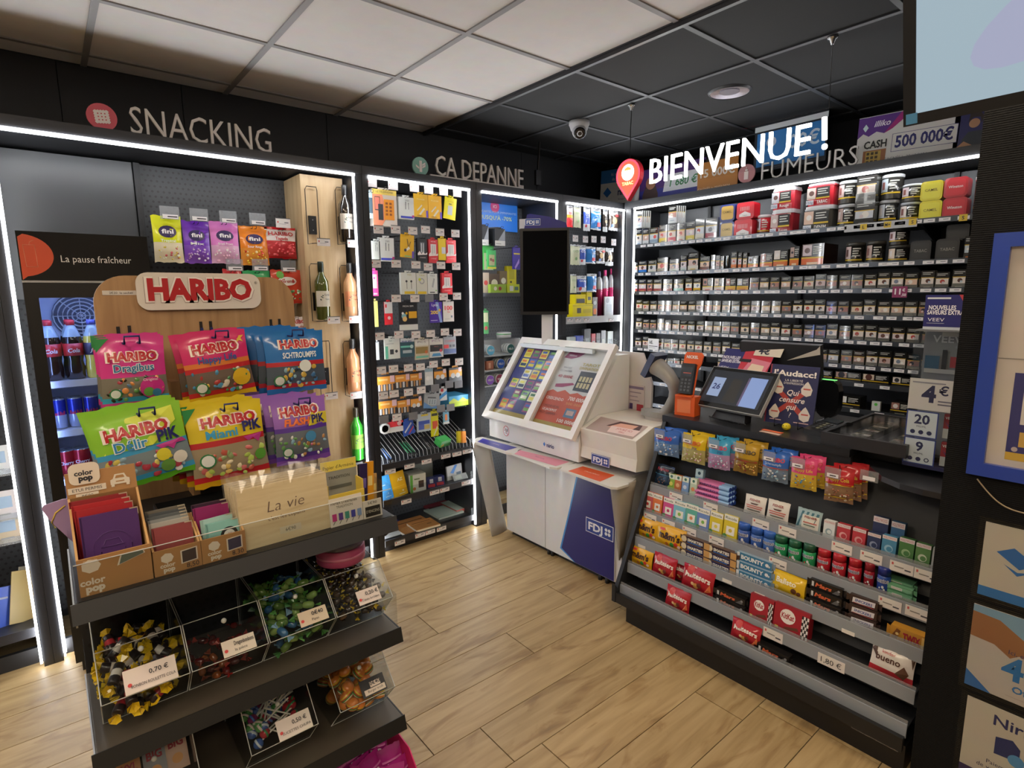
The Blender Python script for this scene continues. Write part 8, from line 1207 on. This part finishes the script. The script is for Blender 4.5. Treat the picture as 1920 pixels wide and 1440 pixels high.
CP2 = lambda pts, y, m: q.poly([(.014+(x-.03)*.95, y, .018+(z_-.027)*.58) for x, z_ in pts], m)
CP2([(.03, .035), (.066, .035), (.066, .052), (.061, .056), (.057, .072), (.039, .072), (.035, .056), (.03, .052)], -.001, PW_); CP2([(.039, .057), (.057, .057), (.0545, .067), (.0415, .067)], -.0014, KR); CP2([(.031, .027), (.037, .027), (.037, .035), (.031, .035)], -.001, PW_); CP2([(.059, .027), (.065, .027), (.065, .035), (.059, .035)], -.001, PW_); CP2([(.04, .043), (.056, .043), (.056, .047), (.04, .047)], -.0014, KR); q.T = None; q.build('header_print', hd)
q = MB(); colorpop(q, -w_*.32, h_*.1, .016, PW_); q.poly([(-w_*.32+.016*cos(a), -.0006, h_*.78+.014*sin(a*1.0)) for a in [2*PI*k/7 for k in range(7)]], PW_); q.text('made in', (-w_*.32, -.0008, h_*.9), .005, PW_); q.poly([(w_*.02, -.0008, h_*.62), (w_*.42, -.0008, h_*.8), (w_*.40, -.0008, h_*.92), (w_*.08, -.0008, h_*.9)], PW_); q.poly([(w_*.05, -.0012, h_*.645), (w_*.40, -.0012, h_*.805), (w_*.385, -.0012, h_*.9), (w_*.095, -.0012, h_*.88)], M('5a665e')); q.build('print', t)
def wallet(label, x, y, z, w_, h_, col, tilt, rz=0, emb=None, seal=None):
    t = thing('document_wallet', label, 'wallet', (x, y, z), 0, 'document wallets', rot=(tilt, 0, rz)); m = M(col, .55); q = MB(); q.box(-w_/2, 0, 0, w_/2, .003, h_, m); q.box(-w_/2, .005, 0, w_/2, .008, h_, m); q.box(-w_/2-.001, .0, 0, -w_/2+.003, .008, h_, m); q.build('cover', t); q = MB(); q.box(w_/2-.014, -.0006, h_-.0012, w_/2+.0006, .0036, h_+.0006, M('d0c4b0', .3, .7)); q.box(w_/2-.0006, -.0006, h_-.014, w_/2+.0006, .0036, h_, M('d0c4b0', .3, .7)); q.build('metal_corner', t)
    if emb:
        q = MB(); q.tube([(.032*cos(a), -.0003, h_*.5+.032*sin(a)) for a in [2*PI*k/28 for k in range(29)]], .0009, m, 5)
        for pts in (((-.016, .004), (-.011, .016), (.011, .016), (.016, .004)), ((-.02, .002), (.02, .002)), ((-.02, -.006), (-.02, -.014), (.02, -.014), (.02, -.006))): q.tube([(a, -.0003, h_*.5+b_) for a, b_ in pts], .0010, m, 5)
        q.build('embossed_car', t)
    if seal:
        q = MB(); [q.poly([(w_*.18+r*cos(a), -.0004-.0002*k, h_*.55+r*sin(a)) for a in [2*PI*j/24 for j in range(24)]], M(c)) for k, (r, c) in enumerate(((.018, '1f2226'), (.0115, 'd8dcd8')))]; q.text('//', (w_*.18, -.0012, h_*.55-.005), .01, M('a83a5a')); q.build('seal_print', t)
    return t
xc = (a0+a1)/2; zin = zt+.005
wallet('purple document wallet with an embossed car, front of the large box', xc+.002, y1+.030, zin, w_*.8, .14, '4a2468', -.12, 0, emb=True)
for k, (c, nm) in enumerate((('a81c26', 'bright red'), ('b02028', 'red'), ('8f1c24', 'dark red'))): wallet('%s document wallet behind the purple one' % nm, xc-.004-.003*k, y1+.050+.014*k, zin, w_*.8, .149+.006*k, c, -.10)
b0, b1, b2 = RY(286, 1040, y1).x, RY(375, 1012, y1).x, RY(459, 995, y1).x; zf2 = RY(330, 1026, y1).z
for k, (p0, p1, lab) in enumerate(((b0, b1, 'low brown cardboard box of card holders, next to the headed box'), (b1+.001, b2, 'low brown cardboard box of card holders, next to the wooden pouches'))):
    t, w2, h2, d2, hb2 = obox(lab, p0, p1, y1, y1+.1, zt, zf2, zb1=zf2+.035); q = MB(); colorpop(q, -w2*.22, h2*.12, .011, PW_); q.poly([(-w2*.22+.012*cos(a), -.0006, h2*.66+.011*sin(a)) for a in [2*PI*j/7 for j in range(7)]], PW_); q.poly([(w2*.06, -.0008, h2*.28), (w2*.42, -.0008, h2*.32), (w2*.42, -.0008, h2*.86), (w2*.06, -.0008, h2*.82)], PW_); q.poly([(w2*.09, -.0012, h2*.32), (w2*.39, -.0012, h2*.36), (w2*.39, -.0012, h2*.82), (w2*.09, -.0012, h2*.78)], M(('3a3034', '34324e')[k])); q.text(('8,50', '8,30')[k], (w2*.3, -.0014, h2*.08), .010, INK, maxw=.03); q.build('print', t)
    xm = (p0+p1)/2
    if k == 0:
        wallet('dusty red card holder in front of the grey ones', xm, y1+.022, zin, w2*.84, .088, '8a3c40', -.14)
        for j in range(5): wallet('grey card holder behind the dusty red one, %s' % ORD[j], xm-.002, y1+.044+.0095*j, zin, w2*.84, .092+.004*j, ('b0aca4', '8a8c8c', '5a5e60', '4a4e52', '6a6258')[j], -.1)
    else:
        wallet('mint green card holder with a round seal', xm+.006, y1+.02, zin, w2*.74, .072, '86bdb8', -.12, .0, seal=True); wallet('pale mint card holder opened behind the sealed one', xm+.0, y1+.032, zin, w2*.74, .08, 'a8ccc8', -.12, .12); wallet('magenta card holder at the back of its box', xm-.006, y1+.06, zin, w2*.8, .1, '8f1f62', -.08); wallet('dark plum card holder behind the magenta one', xm-.006, y1+.074, zin, w2*.8, .104, '3a1c34', -.08)
# lilac fan card poking out beside the boxes
p = RY(78, 955, 1.50); t = thing('fan_card', 'lilac and gold fan-shaped card poking out past the card boxes', 'card', (p.x+.085, 1.50, zt)); q = MB(); c = RY(150, 1000, 1.5); q.T = MT(-Vector(t.location)); q.prism([tuple(RY(a, b_, 1.5)) for a, b_ in ((78, 955), (82, 948), (118, 936), (168, 930), (170, 1040), (135, 1015), (95, 978))][::-1], (0, .003, 0), M('a58ab8', .4)); q.build('card', t); q = MB(); q.T = MT(-Vector(t.location)); q.tube([RY(a, b_, 1.499) for a, b_ in ((122, 948), (104, 962), (97, 980), (104, 990))], .0015, M('c9b04a', .4), 5); q.build('gold_line', t); q = MB(); q.T = MT(-Vector(t.location)); q.box(GX0+.02, 1.504, zt, GX0+.1, 1.51, zt+.1, M('8a8078')); q.build('prop', t)
# wooden pouches in film
g0, g1 = RY(441, 930, y1+.006).x, RY(612, 890, y1+.006).x; gt = RY(525, 905, y1+.006).z; WD = wood_mat('pale_veneer', ('bda77c', 'cdb98f', 'd8c79f'), 60, 0)
for k in range(5):
    t = thing('wooden_pouch', ('pale wooden pouch engraved La vie, front of its row' if k == 0 else 'pale wooden pouch in film, %s behind the engraved one' % ORD[k-1]), 'pouch', ((g0+g1)/2-.002*k+.008, y1+.012+.017*k, zt), 0, 'wooden pouches', rot=(-.12, -.01, 0)); w3, h3 = g1-g0, gt-zt; q = MB(); q.box(-w3/2, 0, 0, w3/2, .010, h3-.004, WD); q.build('veneer', t)
    if k == 0: q = MB(); q.text('La vie', (0, -.0006, h3*.52), .026, M('5a3a20'), w=.085, shear=.2, bold=-.01); q.text("c'est les copains", (0, -.0006, h3*.38), .010, M('5a3a20'), w=.085, shear=.1); q.box(-.03+.01, -.0012, h3*.12, .03, -.0006, h3*.12+.016, M('cfc4a8')); q.text('6€90', (.005, -.0016, h3*.12+.004), .008, INK); q.build('engraving', t)
    q = MB(); r_ = random.Random(40+k); f0 = [(-w3/2-.006+ (w3+.012)*i/14, r_.uniform(-.003, .003)) for i in range(15)]
    for i in range(14): q.poly([(f0[i][0], -.003, -.001+.0), (f0[i+1][0], -.003, -.001), (f0[i+1][0], -.003+f0[i+1][1]*.2, h3-.012), (f0[i][0], -.003+f0[i][1]*.2, h3-.012)], FILM); q.poly([(f0[i][0], -.003+f0[i][1]*.2, h3-.012), (f0[i+1][0], -.003+f0[i+1][1]*.2, h3-.012), (f0[i+1][0], .004+f0[i+1][1], h3+.016+f0[i+1][1]), (f0[i][0], .004+f0[i][1], h3+.016+f0[i][1])], FILM)
    q.build('film_wrap', t)
# incense paper box, tag card, sachets
p0, p1 = RY(614, 905, y1+.03).x, RY(682, 900, y1+.03).x; t = thing('incense_box', 'yellow and grey incense paper display box on the gondola deck', 'display box', ((p0+p1)/2, y1+.03, zt)); w4 = p1-p0; hb4 = RY(640, 862, y1+.07).z-zt
q = MB(); q.box(-w4/2, .045, 0, w4/2, .048, hb4, M('8f8f88', .5)); q.build('back', t); q = MB(); q.box(-w4/2, 0, 0, w4/2, .004, .075, M('d8bc4a', .5)); q.box(-w4/2, .004, 0, -w4/2+.003, .045, .1, M('c9ac3c', .5)); q.box(w4/2-.003, .004, 0, w4/2, .045, .1, M('d8bc4a', .5)); q.box(-w4/2+.003, .004, 0, w4/2-.003, .045, .05, M('e2dcc8')); q.build('tray', t); q = MB(); q.T = MT((0, .0445, 0)); prints(q, w4, hb4, [('r', 0, .82, 1, 1, 'e0cc5a'), ('t', .5, .86, .06, "Papier d'Arménie", '3a3a2a', {'fw': .86}), ('t', .5, .68, .05, 'TRADITION', '2a2c2c', {'fw': .6}), ('r', .15, .5, .85, .56, '5a5c58')], y=0); q.build('print', t)
def deckpack(label, box, y, body, shapes, d=.01, name='packet', cat='packet', tilt=-.1, rz=0, ry=0, h=None): cx, z, w_, h_ = fitY(*box, y); return pack(name, label, cat, (cx, y, zt+.0003), w_, h or (z+h_-zt), d, body, shapes, (tilt, ry, rz))
deckpack('white card showing five coloured luggage tags', (619, 932, 681, 980), y1+.008, 'd8d0c4', [('t', .45, .78, .1, "PAPIER D'ARMÉNIE", '4a4640', {'fw': .8}), ('t', .45, .64, .09, 'TRADITION', '4a4640', {'fw': .5})]+[('r', .06+.19*i, .2, .19+.19*i, .46, c) for i, c in enumerate(('b8347a', '5a3a8a', '3a8a7a', '3a3f9a', '7a94b8'))]+[('p', [(.12+.19*i, .2), (.14+.19*i, .2), (.08+.19*i, .08), (.06+.19*i, .08)], '3a3a3a') for i in range(5)], name='tag_card', cat='card', d=.004)
deckpack('white shelf card with a black square print at the deck end', (682, 938, 717, 976), y1+.006, 'd6cec2', [('t', .5, .78, .14, '5€90', '2a2a2a', {'fw': .5}), ('r', .1, .08, .9, .66, '1f1c1a'), ('t', .5, .3, .16, "D'ENCENS", 'c8c0b0', {'fw': .7})], name='shelf_card', cat='card', d=.004)
for k, (bx, c, lab) in enumerate((((672, 872, 688, 950), '2a1f4a', 'dark purple incense sachet'), ((684, 868, 700, 950), 'd8941c', 'orange incense sachet'), ((696, 890, 706, 945), 'b8905a', 'kraft incense sachet'))): deckpack(lab+' standing at the deck end', bx, y1+.05+.012*k, c, [('r', .2, .5, .8, .7, 'e0c880' if k else '6a5aa0')], name='sachet', cat='sachet', d=.005, rz=.2, ry=.12)
t = thing('black_tray', 'low black tray on the deck behind the card boxes', 'tray', (.27, 1.66, zt)); q = MB(); [q.box(*a, M('101114', .4)) for a in ((-.10, -.05, 0, .10, .05, .004), (-.10, -.05, .004, -.096, .05, .035), (.096, -.05, .004, .10, .05, .035), (-.096, -.05, .004, .096, -.046, .035), (-.096, .046, .004, .096, .05, .035))]; q.build('tray_body', t)
# ---------------------------------------------------------------- acrylic sweet bins
EDG = M('c4c6c2', .3)
def bin_(label, x0, x1, zb, tag_=None, tagtxt='', dark=False, hs=1.0):
    prof = [(1.392, 0), (1.316, .088*hs), (1.392, .163*hs), (1.600, .163*hs), (1.600, 0)]; t = thing('sweet_bin', label, 'sweet bin', ((x0+x1)/2, 1.5, zb)); w_ = (x1-x0)-.004; A = [(y-1.5, z) for y, z in prof]
    for sx in (-1, 1): q = MB(); x = sx*w_/2-(.002 if sx > 0 else 0); q.prism([(x, y, z) for y, z in A][::-1], (.002, 0, 0), ACR); q.build('side', t)
    def pl(name, i, j): q = MB(); (ya, za), (yb3, zb3) = A[i], A[j]; n = Vector((0, -(zb3-za), yb3-ya)).normalized()*-.002; q.prism([(-w_/2+.002, ya, za), (w_/2-.002, ya, za), (w_/2-.002, yb3, zb3), (-w_/2+.002, yb3, zb3)], n, ACR); return q.build(name, t)
    pl('front', 0, 1); ld = pl('lid', 1, 2); pl('back', 3, 4); pl('bottom', 4, 0)
    q = MB(); [q.tube([(sx*w_/2, A[i][0], A[i][1]), (sx*w_/2, A[i+1][0], A[i+1][1])], .0011, EDG, 4) for sx in (-1, 1) for i in range(4)]; [q.tube([(-w_/2, A[i][0], A[i][1]), (w_/2, A[i][0], A[i][1])], .0011, EDG, 4) for i in (0, 1, 2, 3)]; q.build('edge_highlight', t)  # thin pale rods: highlights of the acrylic edges put in as colour
    q = MB(); q.sph((0, (A[1][0]+A[2][0])/2-.006+.02, (A[1][1]+A[2][1])/2+.028), .006, EDG, 8, 6); q.build('knob', ld)
    if tag_:
        q = MB(); d = Vector((0, A[2][0]-A[1][0], A[2][1]-A[1][1])).normalized(); cxx, v, ww, hh, col = tag_; o = Vector((cxx*w_, A[1][0], A[1][1]))+d*v-Vector((0, d.z, -d.y))*.004; R_ = Vector((1, 0, 0)); q.prism([o-R_*ww/2, o+R_*ww/2, o+R_*ww/2+d*hh, o-R_*ww/2+d*hh], (0, .0008, -.0008), M(col, .5)); tt = MB(); tl2 = tagtxt.split('|'); ic = INK if col != '1f2024' else INK
        if col == '1f2024': q.prism([o+Vector((0, -.001, .001))+R_*a+d*b_ for a, b_ in ((-ww*.4, .004), (ww*.45, .004), (ww*.45, .018), (-ww*.4, .018))], (0, .0004, -.0004), PW_); q.prism([o+Vector((0, -.001, .001))+R_*a+d*b_ for a, b_ in ((-ww*.12, .02), (ww*.3, .02), (ww*.3, .034), (-ww*.12, .034))], (0, .0004, -.0004), PW_)
        nrm = Vector((0, -d.z, d.y)); q.text(tl2[0], o+R_*(ww*.16 if col != '1f2024' else ww*.09)+d*(hh*.55)+nrm*.0022, .0095, ic, R=R_, U=d, maxw=ww*.6, bold=.015)
        if len(tl2) > 1: q.text(tl2[1], o+R_*ww*.04+d*(hh*.2)+nrm*.0022, .0062, ic, R=R_, U=d, maxw=ww*.84)
        if col != '1f2024': c = o-R_*ww*.4+d*hh*.35+nrm*.0018; q.poly([c+R_*.004*cos(a)+d*.004*sin(a) for a in [j*PI/4 for j in range(8)]], M('c83a3a'))
        q.build('price_label', ld)
    return t, w_, A
def fill(t, w_, A, meshes, n, label, group, zmax=.12, seed=1, size=.012, name='wrapped_sweet', cat='sweet', ext=None, heap=None, lk=1.45):
    ext = ext or size*1.5
    r = random.Random(seed); o = Vector(t.location); cnt = 0; tries = 0; pts = []
    while cnt < n and tries < n*60:
        tries += 1; x = r.uniform(-w_/2+ext, w_/2-ext); y = r.uniform(A[1][0]+ext, .07); yy = y+1.5
        zlow = max(.003, (1.392-yy)/.076*.088) if yy < 1.392 else .003; zhi = .088+(yy-1.316)/.076*.075 if yy < 1.392 else .163
        top = min(zhi-ext*lk, (heap(x/w_, yy) if heap else zmax)); 
        if top < zlow+size: continue
        lay = r.random(); z = top-size*(1.6*r.random()) if lay < .75 else r.uniform(zlow+size*.6, top)
        if z < zlow+size*.55: z = zlow+size*.55
        if any((x-a)**2+(y-b_)**2+(z-c)**2 < (size*1.25)**2 for a, b_, c in pts): continue
        pts.append((x, y, z)); me = r.choice(meshes); tag(link(name, me, None, o+Vector((x, y, z)), (r.uniform(-.7, .7), r.uniform(-.7, .7), r.uniform(0, 6.28))), label if isinstance(label, str) else label[meshes.index(me)], cat, group); cnt += 1
def twist(body, wrap, L=.011, r=.0085, fan=.012):
    """twist-wrapped sweet: a fat middle with a fan at both ends"""
    q = MB(); q.lathe([(r*.35, -L), (r*.85, -L*.75), (r, 0), (r*.85, L*.75), (r*.35, L)], 8, M(body, .2, coat=.4), ax='x'); m = M(wrap, .2, coat=.4)
    for sx in (-1, 1):
        for k in range(5): a, c = -.9+.36*k, -.9+.36*(k+1); q.poly([(sx*L, 0, 0), (sx*(L+fan), fan*sin(a), fan*.25*(k % 2)), (sx*(L+fan), fan*sin(c), fan*.25*((k+1) % 2))], m)
    o = q.build('wrapped_sweet'); me = o.data; bpy.data.objects.remove(o); return me
def rollm(body, band, wrap):
    q = MB(); q.lathe([(.009, -.026), (.011, -.024), (.011, -.008), (.011, .008), (.011, .024), (.009, .026)], 10, M(body, .3), mats=[M(body, .3), M(body, .3), M(band, .3), M(body, .3), M(body, .3)], ax='x'); m = M(wrap, .2, coat=.4)
    for sx in (-1, 1):
        for k in range(6): a, c = k*1.047, (k+1)*1.047; q.poly([(sx*.026, 0, 0), (sx*.040, .014*cos(a), .014*sin(a)), (sx*.042, .012*cos(c), .012*sin(c))], m)
    o = q.build('wrapped_sweet'); me = o.data; bpy.data.objects.remove(o); return me
def burger():
    q = MB(); q.lathe([(.004, -.013), (.014, -.011), (.0155, -.007), (.0175, -.0045), (.0175, -.001), (.0175, .002), (.017, .006), (.014, .012), (.004, .015)], 12, M('c9853c', .3), mats=[M('cf8a3e', .3), M('cf8a3e', .3), M('e8e0d0', .3), M('4a8a34', .3), M('c0382a', .3), M('e0c040', .3), M('d8803a', .3), M('d8803a', .3)]); o = q.build('s'); me = o.data; bpy.data.objects.remove(o); return me
def lolly(c1, c2):
    q = MB(); q.tube([(0, 0, .008), (0, 0, .085)], .0022, M('dcd8d0', .4), 6); q.sph((0, 0, 0), .0125, M(c1, .2, coat=.4), 10, 6); q.lathe([(.013, -.0025), (.0132, .0), (.013, .0025)], 10, M(c2, .2)); o = q.build('s'); me = o.data; bpy.data.objects.remove(o); return me
Z2 = GZ[1]+.0; xs = [.004, .166, .330, .494, .654]
t, w_, A = bin_('clear sweet bin of black rolls in yellow twists, beneath the headed card box', xs[0], xs[1], Z2, (.06, .0, .095, .05, 'd8ccc4'), '0,70 €|BONBON ROULETTE COLA'); fill(t, w_, A, [rollm('241c1c', 'b8b0a8', 'd8b61c'), rollm('2a2022', 'a83038', 'd0ae1c'), rollm('1f1a1a', 'cfc8c0', 'e0c02c')], 70, ['black cola roll with a grey band and yellow twists, heaped in its bin', 'black cola roll with a red band and yellow twists, heaped in its bin', 'black cola roll with a white band and yellow twists, heaped in its bin'], 'cola rolls in the bin', .11, 1, .0165, ext=.03, lk=2.1)
t, w_, A = bin_('almost empty clear sweet bin with a few dark red sweets', xs[1], xs[2], Z2, (.12, .002, .07, .036, 'd8cfc0'), 'Dragonbonbons|la pièce'); fill(t, w_, A, [twist('6a1a1c', '8a2a28'), twist('4a1618', 'a83a30'), twist('8a4a24', '7a3a2a')], 26, [c_+' twist-wrapped sweet lying in the almost empty bin' for c_ in ('dark red', 'maroon', 'brown')], 'red sweets in the bin', .03, 2, .012)
t, w_, A = bin_('clear sweet bin of green and blue wrapped sweets', xs[2], xs[3], Z2, (.18, .006, .07, .036, 'cfc0a8'), '0€40|Pipas'); fill(t, w_, A, [twist('5a7a3a', '4f8a44', .015, .010, .016), twist('7a9a4a', '3f7a3c', .015, .010, .016), twist('3a6a98', '8ab0c8', .015, .010, .016), twist('8aa85a', '5a9a4a', .015, .010, .016)], 75, [c_+' wrapped sweet heaped in the bin of green and blue sweets' for c_ in ('olive green', 'green', 'blue', 'pale green')], 'green sweets in the bin', .12, 3, .016, ext=.021, heap=lambda u, yy: .105+.03*u+.02*sin(9*yy))
t, w_, A = bin_('clear sweet bin heaped with black and yellow toffees at the open end', xs[3], xs[4], Z2, (.1, .006, .062, .038, 'dcd0c8'), '0,20 €|Tétés brûlées'); fill(t, w_, A, [twist('3a2c20', 'b8a02a', .011, .009, .010), twist('2a211a', 'c8ac2c', .011, .009, .010), twist('4a3826', '2a221c', .011, .009, .010)], 110, ['dark brown toffee in a yellow twist, heaped in its clear bin', 'black toffee in a bright yellow twist, heaped in its clear bin', 'brown toffee in a dark twist, heaped in its clear bin'], 'toffees in the bin', .145, 4, .0125, ext=.017)
# box behind the first bin, pink tin behind the last
p = RY(215, 1160, 1.585); t = thing('card_game_box', 'blue boxed card game with white lettering behind the cola rolls', 'game box', (.058, 1.575, Z2+.165), 0, rot=(-.1, 0, 0)); q = MB(); q.box(-.05, 0, 0, .05, .03, .085, M('2a4f94', .4)); q.build('box_body', t); q = MB(); prints(q, .1, .085, [('t', .5, .3, .14, 'LES TONTONS', 'd0d8e4', {'fw': .86, 'bold': .03}), ('r', .1, .18, .7, .21, '9ab0c8'), ('t', .2, .62, .12, 'LE JEU', 'd0d8e4', {'bold': .02}), ('r', .5, .55, .9, .58, 'b8c8d8'), ('r', .5, .7, .8, .73, 'b8c8d8')]); q.build('print', t)
p = RY(645, 1040, 1.50); t = thing('cake_tin', 'pink round cake tin with clear lid behind the toffee bin', 'tin', (.575, 1.47, Z2+.1645)); q = MB(); pk = M('b8507a', .35); q.lathe([(.062, 0), (.066, .004), (.066, .045), (.063, .047)], 28, pk); q.build('tin_body', t); q = MB(); q.lathe([(.062, .0475), (.060, .058), (.045, .062)], 28, ACR2); q.build('clear_lid', t); q = MB(); q.lathe([(.067, .02), (.0675, .024), (.067, .028)], 28, M('d07a98', .3)); q.build('rim_band', t)
# third shelf
Z3 = GZ[2]
t, w_, A = bin_('clear sweet bin of mixed jelly packs half out of view below the cola rolls', .004, .166, Z3, None, ''); 
for k, (x, c, s_) in enumerate(((-.045, 'b87a3a', 'XXL'), (.005, '8a8a90', 'BIG'), (.05, 'c8a08a', 'BIG'))): pack('jelly_pack', '%s jelly sweet pack in the lowest clear bin' % ('orange', 'grey', 'pale')[k], 'sweet pack', Vector(t.location)+Vector((x, -.1+.01*k, .06)), .045, .085, .012, c, [('t', .5, .6, .2, s_, 'a02a3a', {'bold': .04, 'fw': .7}), ('c', .5, .3, .25, 'd89a5a')], (-.6, 0, 0), 'jelly packs')
lx0, lx1 = .268, .432; t, w_, A = bin_('clear sweet bin of lollipops with white sticks', lx0, lx1, Z3, (.16, .0, .082, .046, 'd8cfc6'), '0,50 €|SUCETTES CHUPA'); r = random.Random(9); LM = [lolly('3a5a9a', 'c8d0dc'), lolly('a82a34', '3a7a4a'), lolly('7a2a5a', '4a6ab0'), lolly('4a8a4a', 'd8c8c0')]
for k in range(60):
    x = r.uniform(-w_/2+.018, w_/2-.018); y = r.uniform(A[1][0]+.045, .02); yy = y+1.5; top = min(.13, .088+(yy-1.316)/.076*.075-.024) if yy < 1.392 else .13; z = top-.02-.03*r.random(); az = -math.copysign(r.uniform(1.5, 2.7), x)
    kk = r.randrange(4); tag(link('lollipop', LM[kk], None, Vector(t.location)+Vector((x, y, max(.02, z))), (r.uniform(.9, 1.35), 0, az)), ('blue', 'red', 'purple', 'green')[kk]+' lollipop with a white stick, heaped in its clear bin', 'lollipop', 'lollipops in the bin')
t, w_, A = bin_('clear sweet bin of burger-shaped gummies at the open end', .487, .648, Z3, (.14, .004, .07, .045, '1f2024'), '0€40|Burger trolli'); fill(t, w_, A, [burger()], 64, 'burger-shaped gummy in clear film, heaped in its bin', 'burger gummies in the bin', .14, 6, .0165, 'burger_gummy', 'gummy')
# pink carton of magenta packs on the base
zb4 = GZ[3]; t = thing('pink_carton', 'bright pink open carton of foil sweet packs on the gondola base', 'display box', (.56, 1.24, zb4)); pk = M('d8266e', .45); q = MB(); q.box(-.13, 0, 0, .115, .003, .10, pk); q.build('front', t); q = MB(); q.prism([(.112, .003, 0), (.112, .2, 0), (.112, .2, .17), (.112, .06, .16), (.112, .02, .12), (.112, .003, .10)][::-1], (.003, 0, 0), pk); q.build('side', t); q = MB(); q.box(-.13, .003, 0, -.127, .2, .12, pk); q.build('side', t); q = MB(); q.box(-.127, .003, 0, .112, .2, .003, M('8a1a4a')); q.build('bottom', t); gb('base_lip', (.41, 1.22, 0, GX1+.03, GY+.049, GZ[3]-.0005), G1)
r = random.Random(3)
for k in range(14): bag('foil_sweet_pack', 'magenta foil sweet pack in the pink carton, %s' % ORD[k], 'sweet pack', Vector((.56, 1.24, zb4))+Vector((-.095+.045*(k % 5)+r.uniform(-.008, .008), .035+.05*(k//5)+r.uniform(-.008, .008), .02)), .07, .115+.015*(k//5), .02, [(.5, '8a1f66'), (1, 'a82a80')], [('t', .5, .55, .12, 'BIP', 'e8d0e0', {'bold': .03}), ('c', .5, .35, .16, 'd8c8d8'), ('r', .1, .7, .9, .74, 'd070b0')], (-.35, r.uniform(-.25, .25), r.uniform(-.4, .4)), 'foil packs in the pink carton', None, 140+k, gloss=.12)
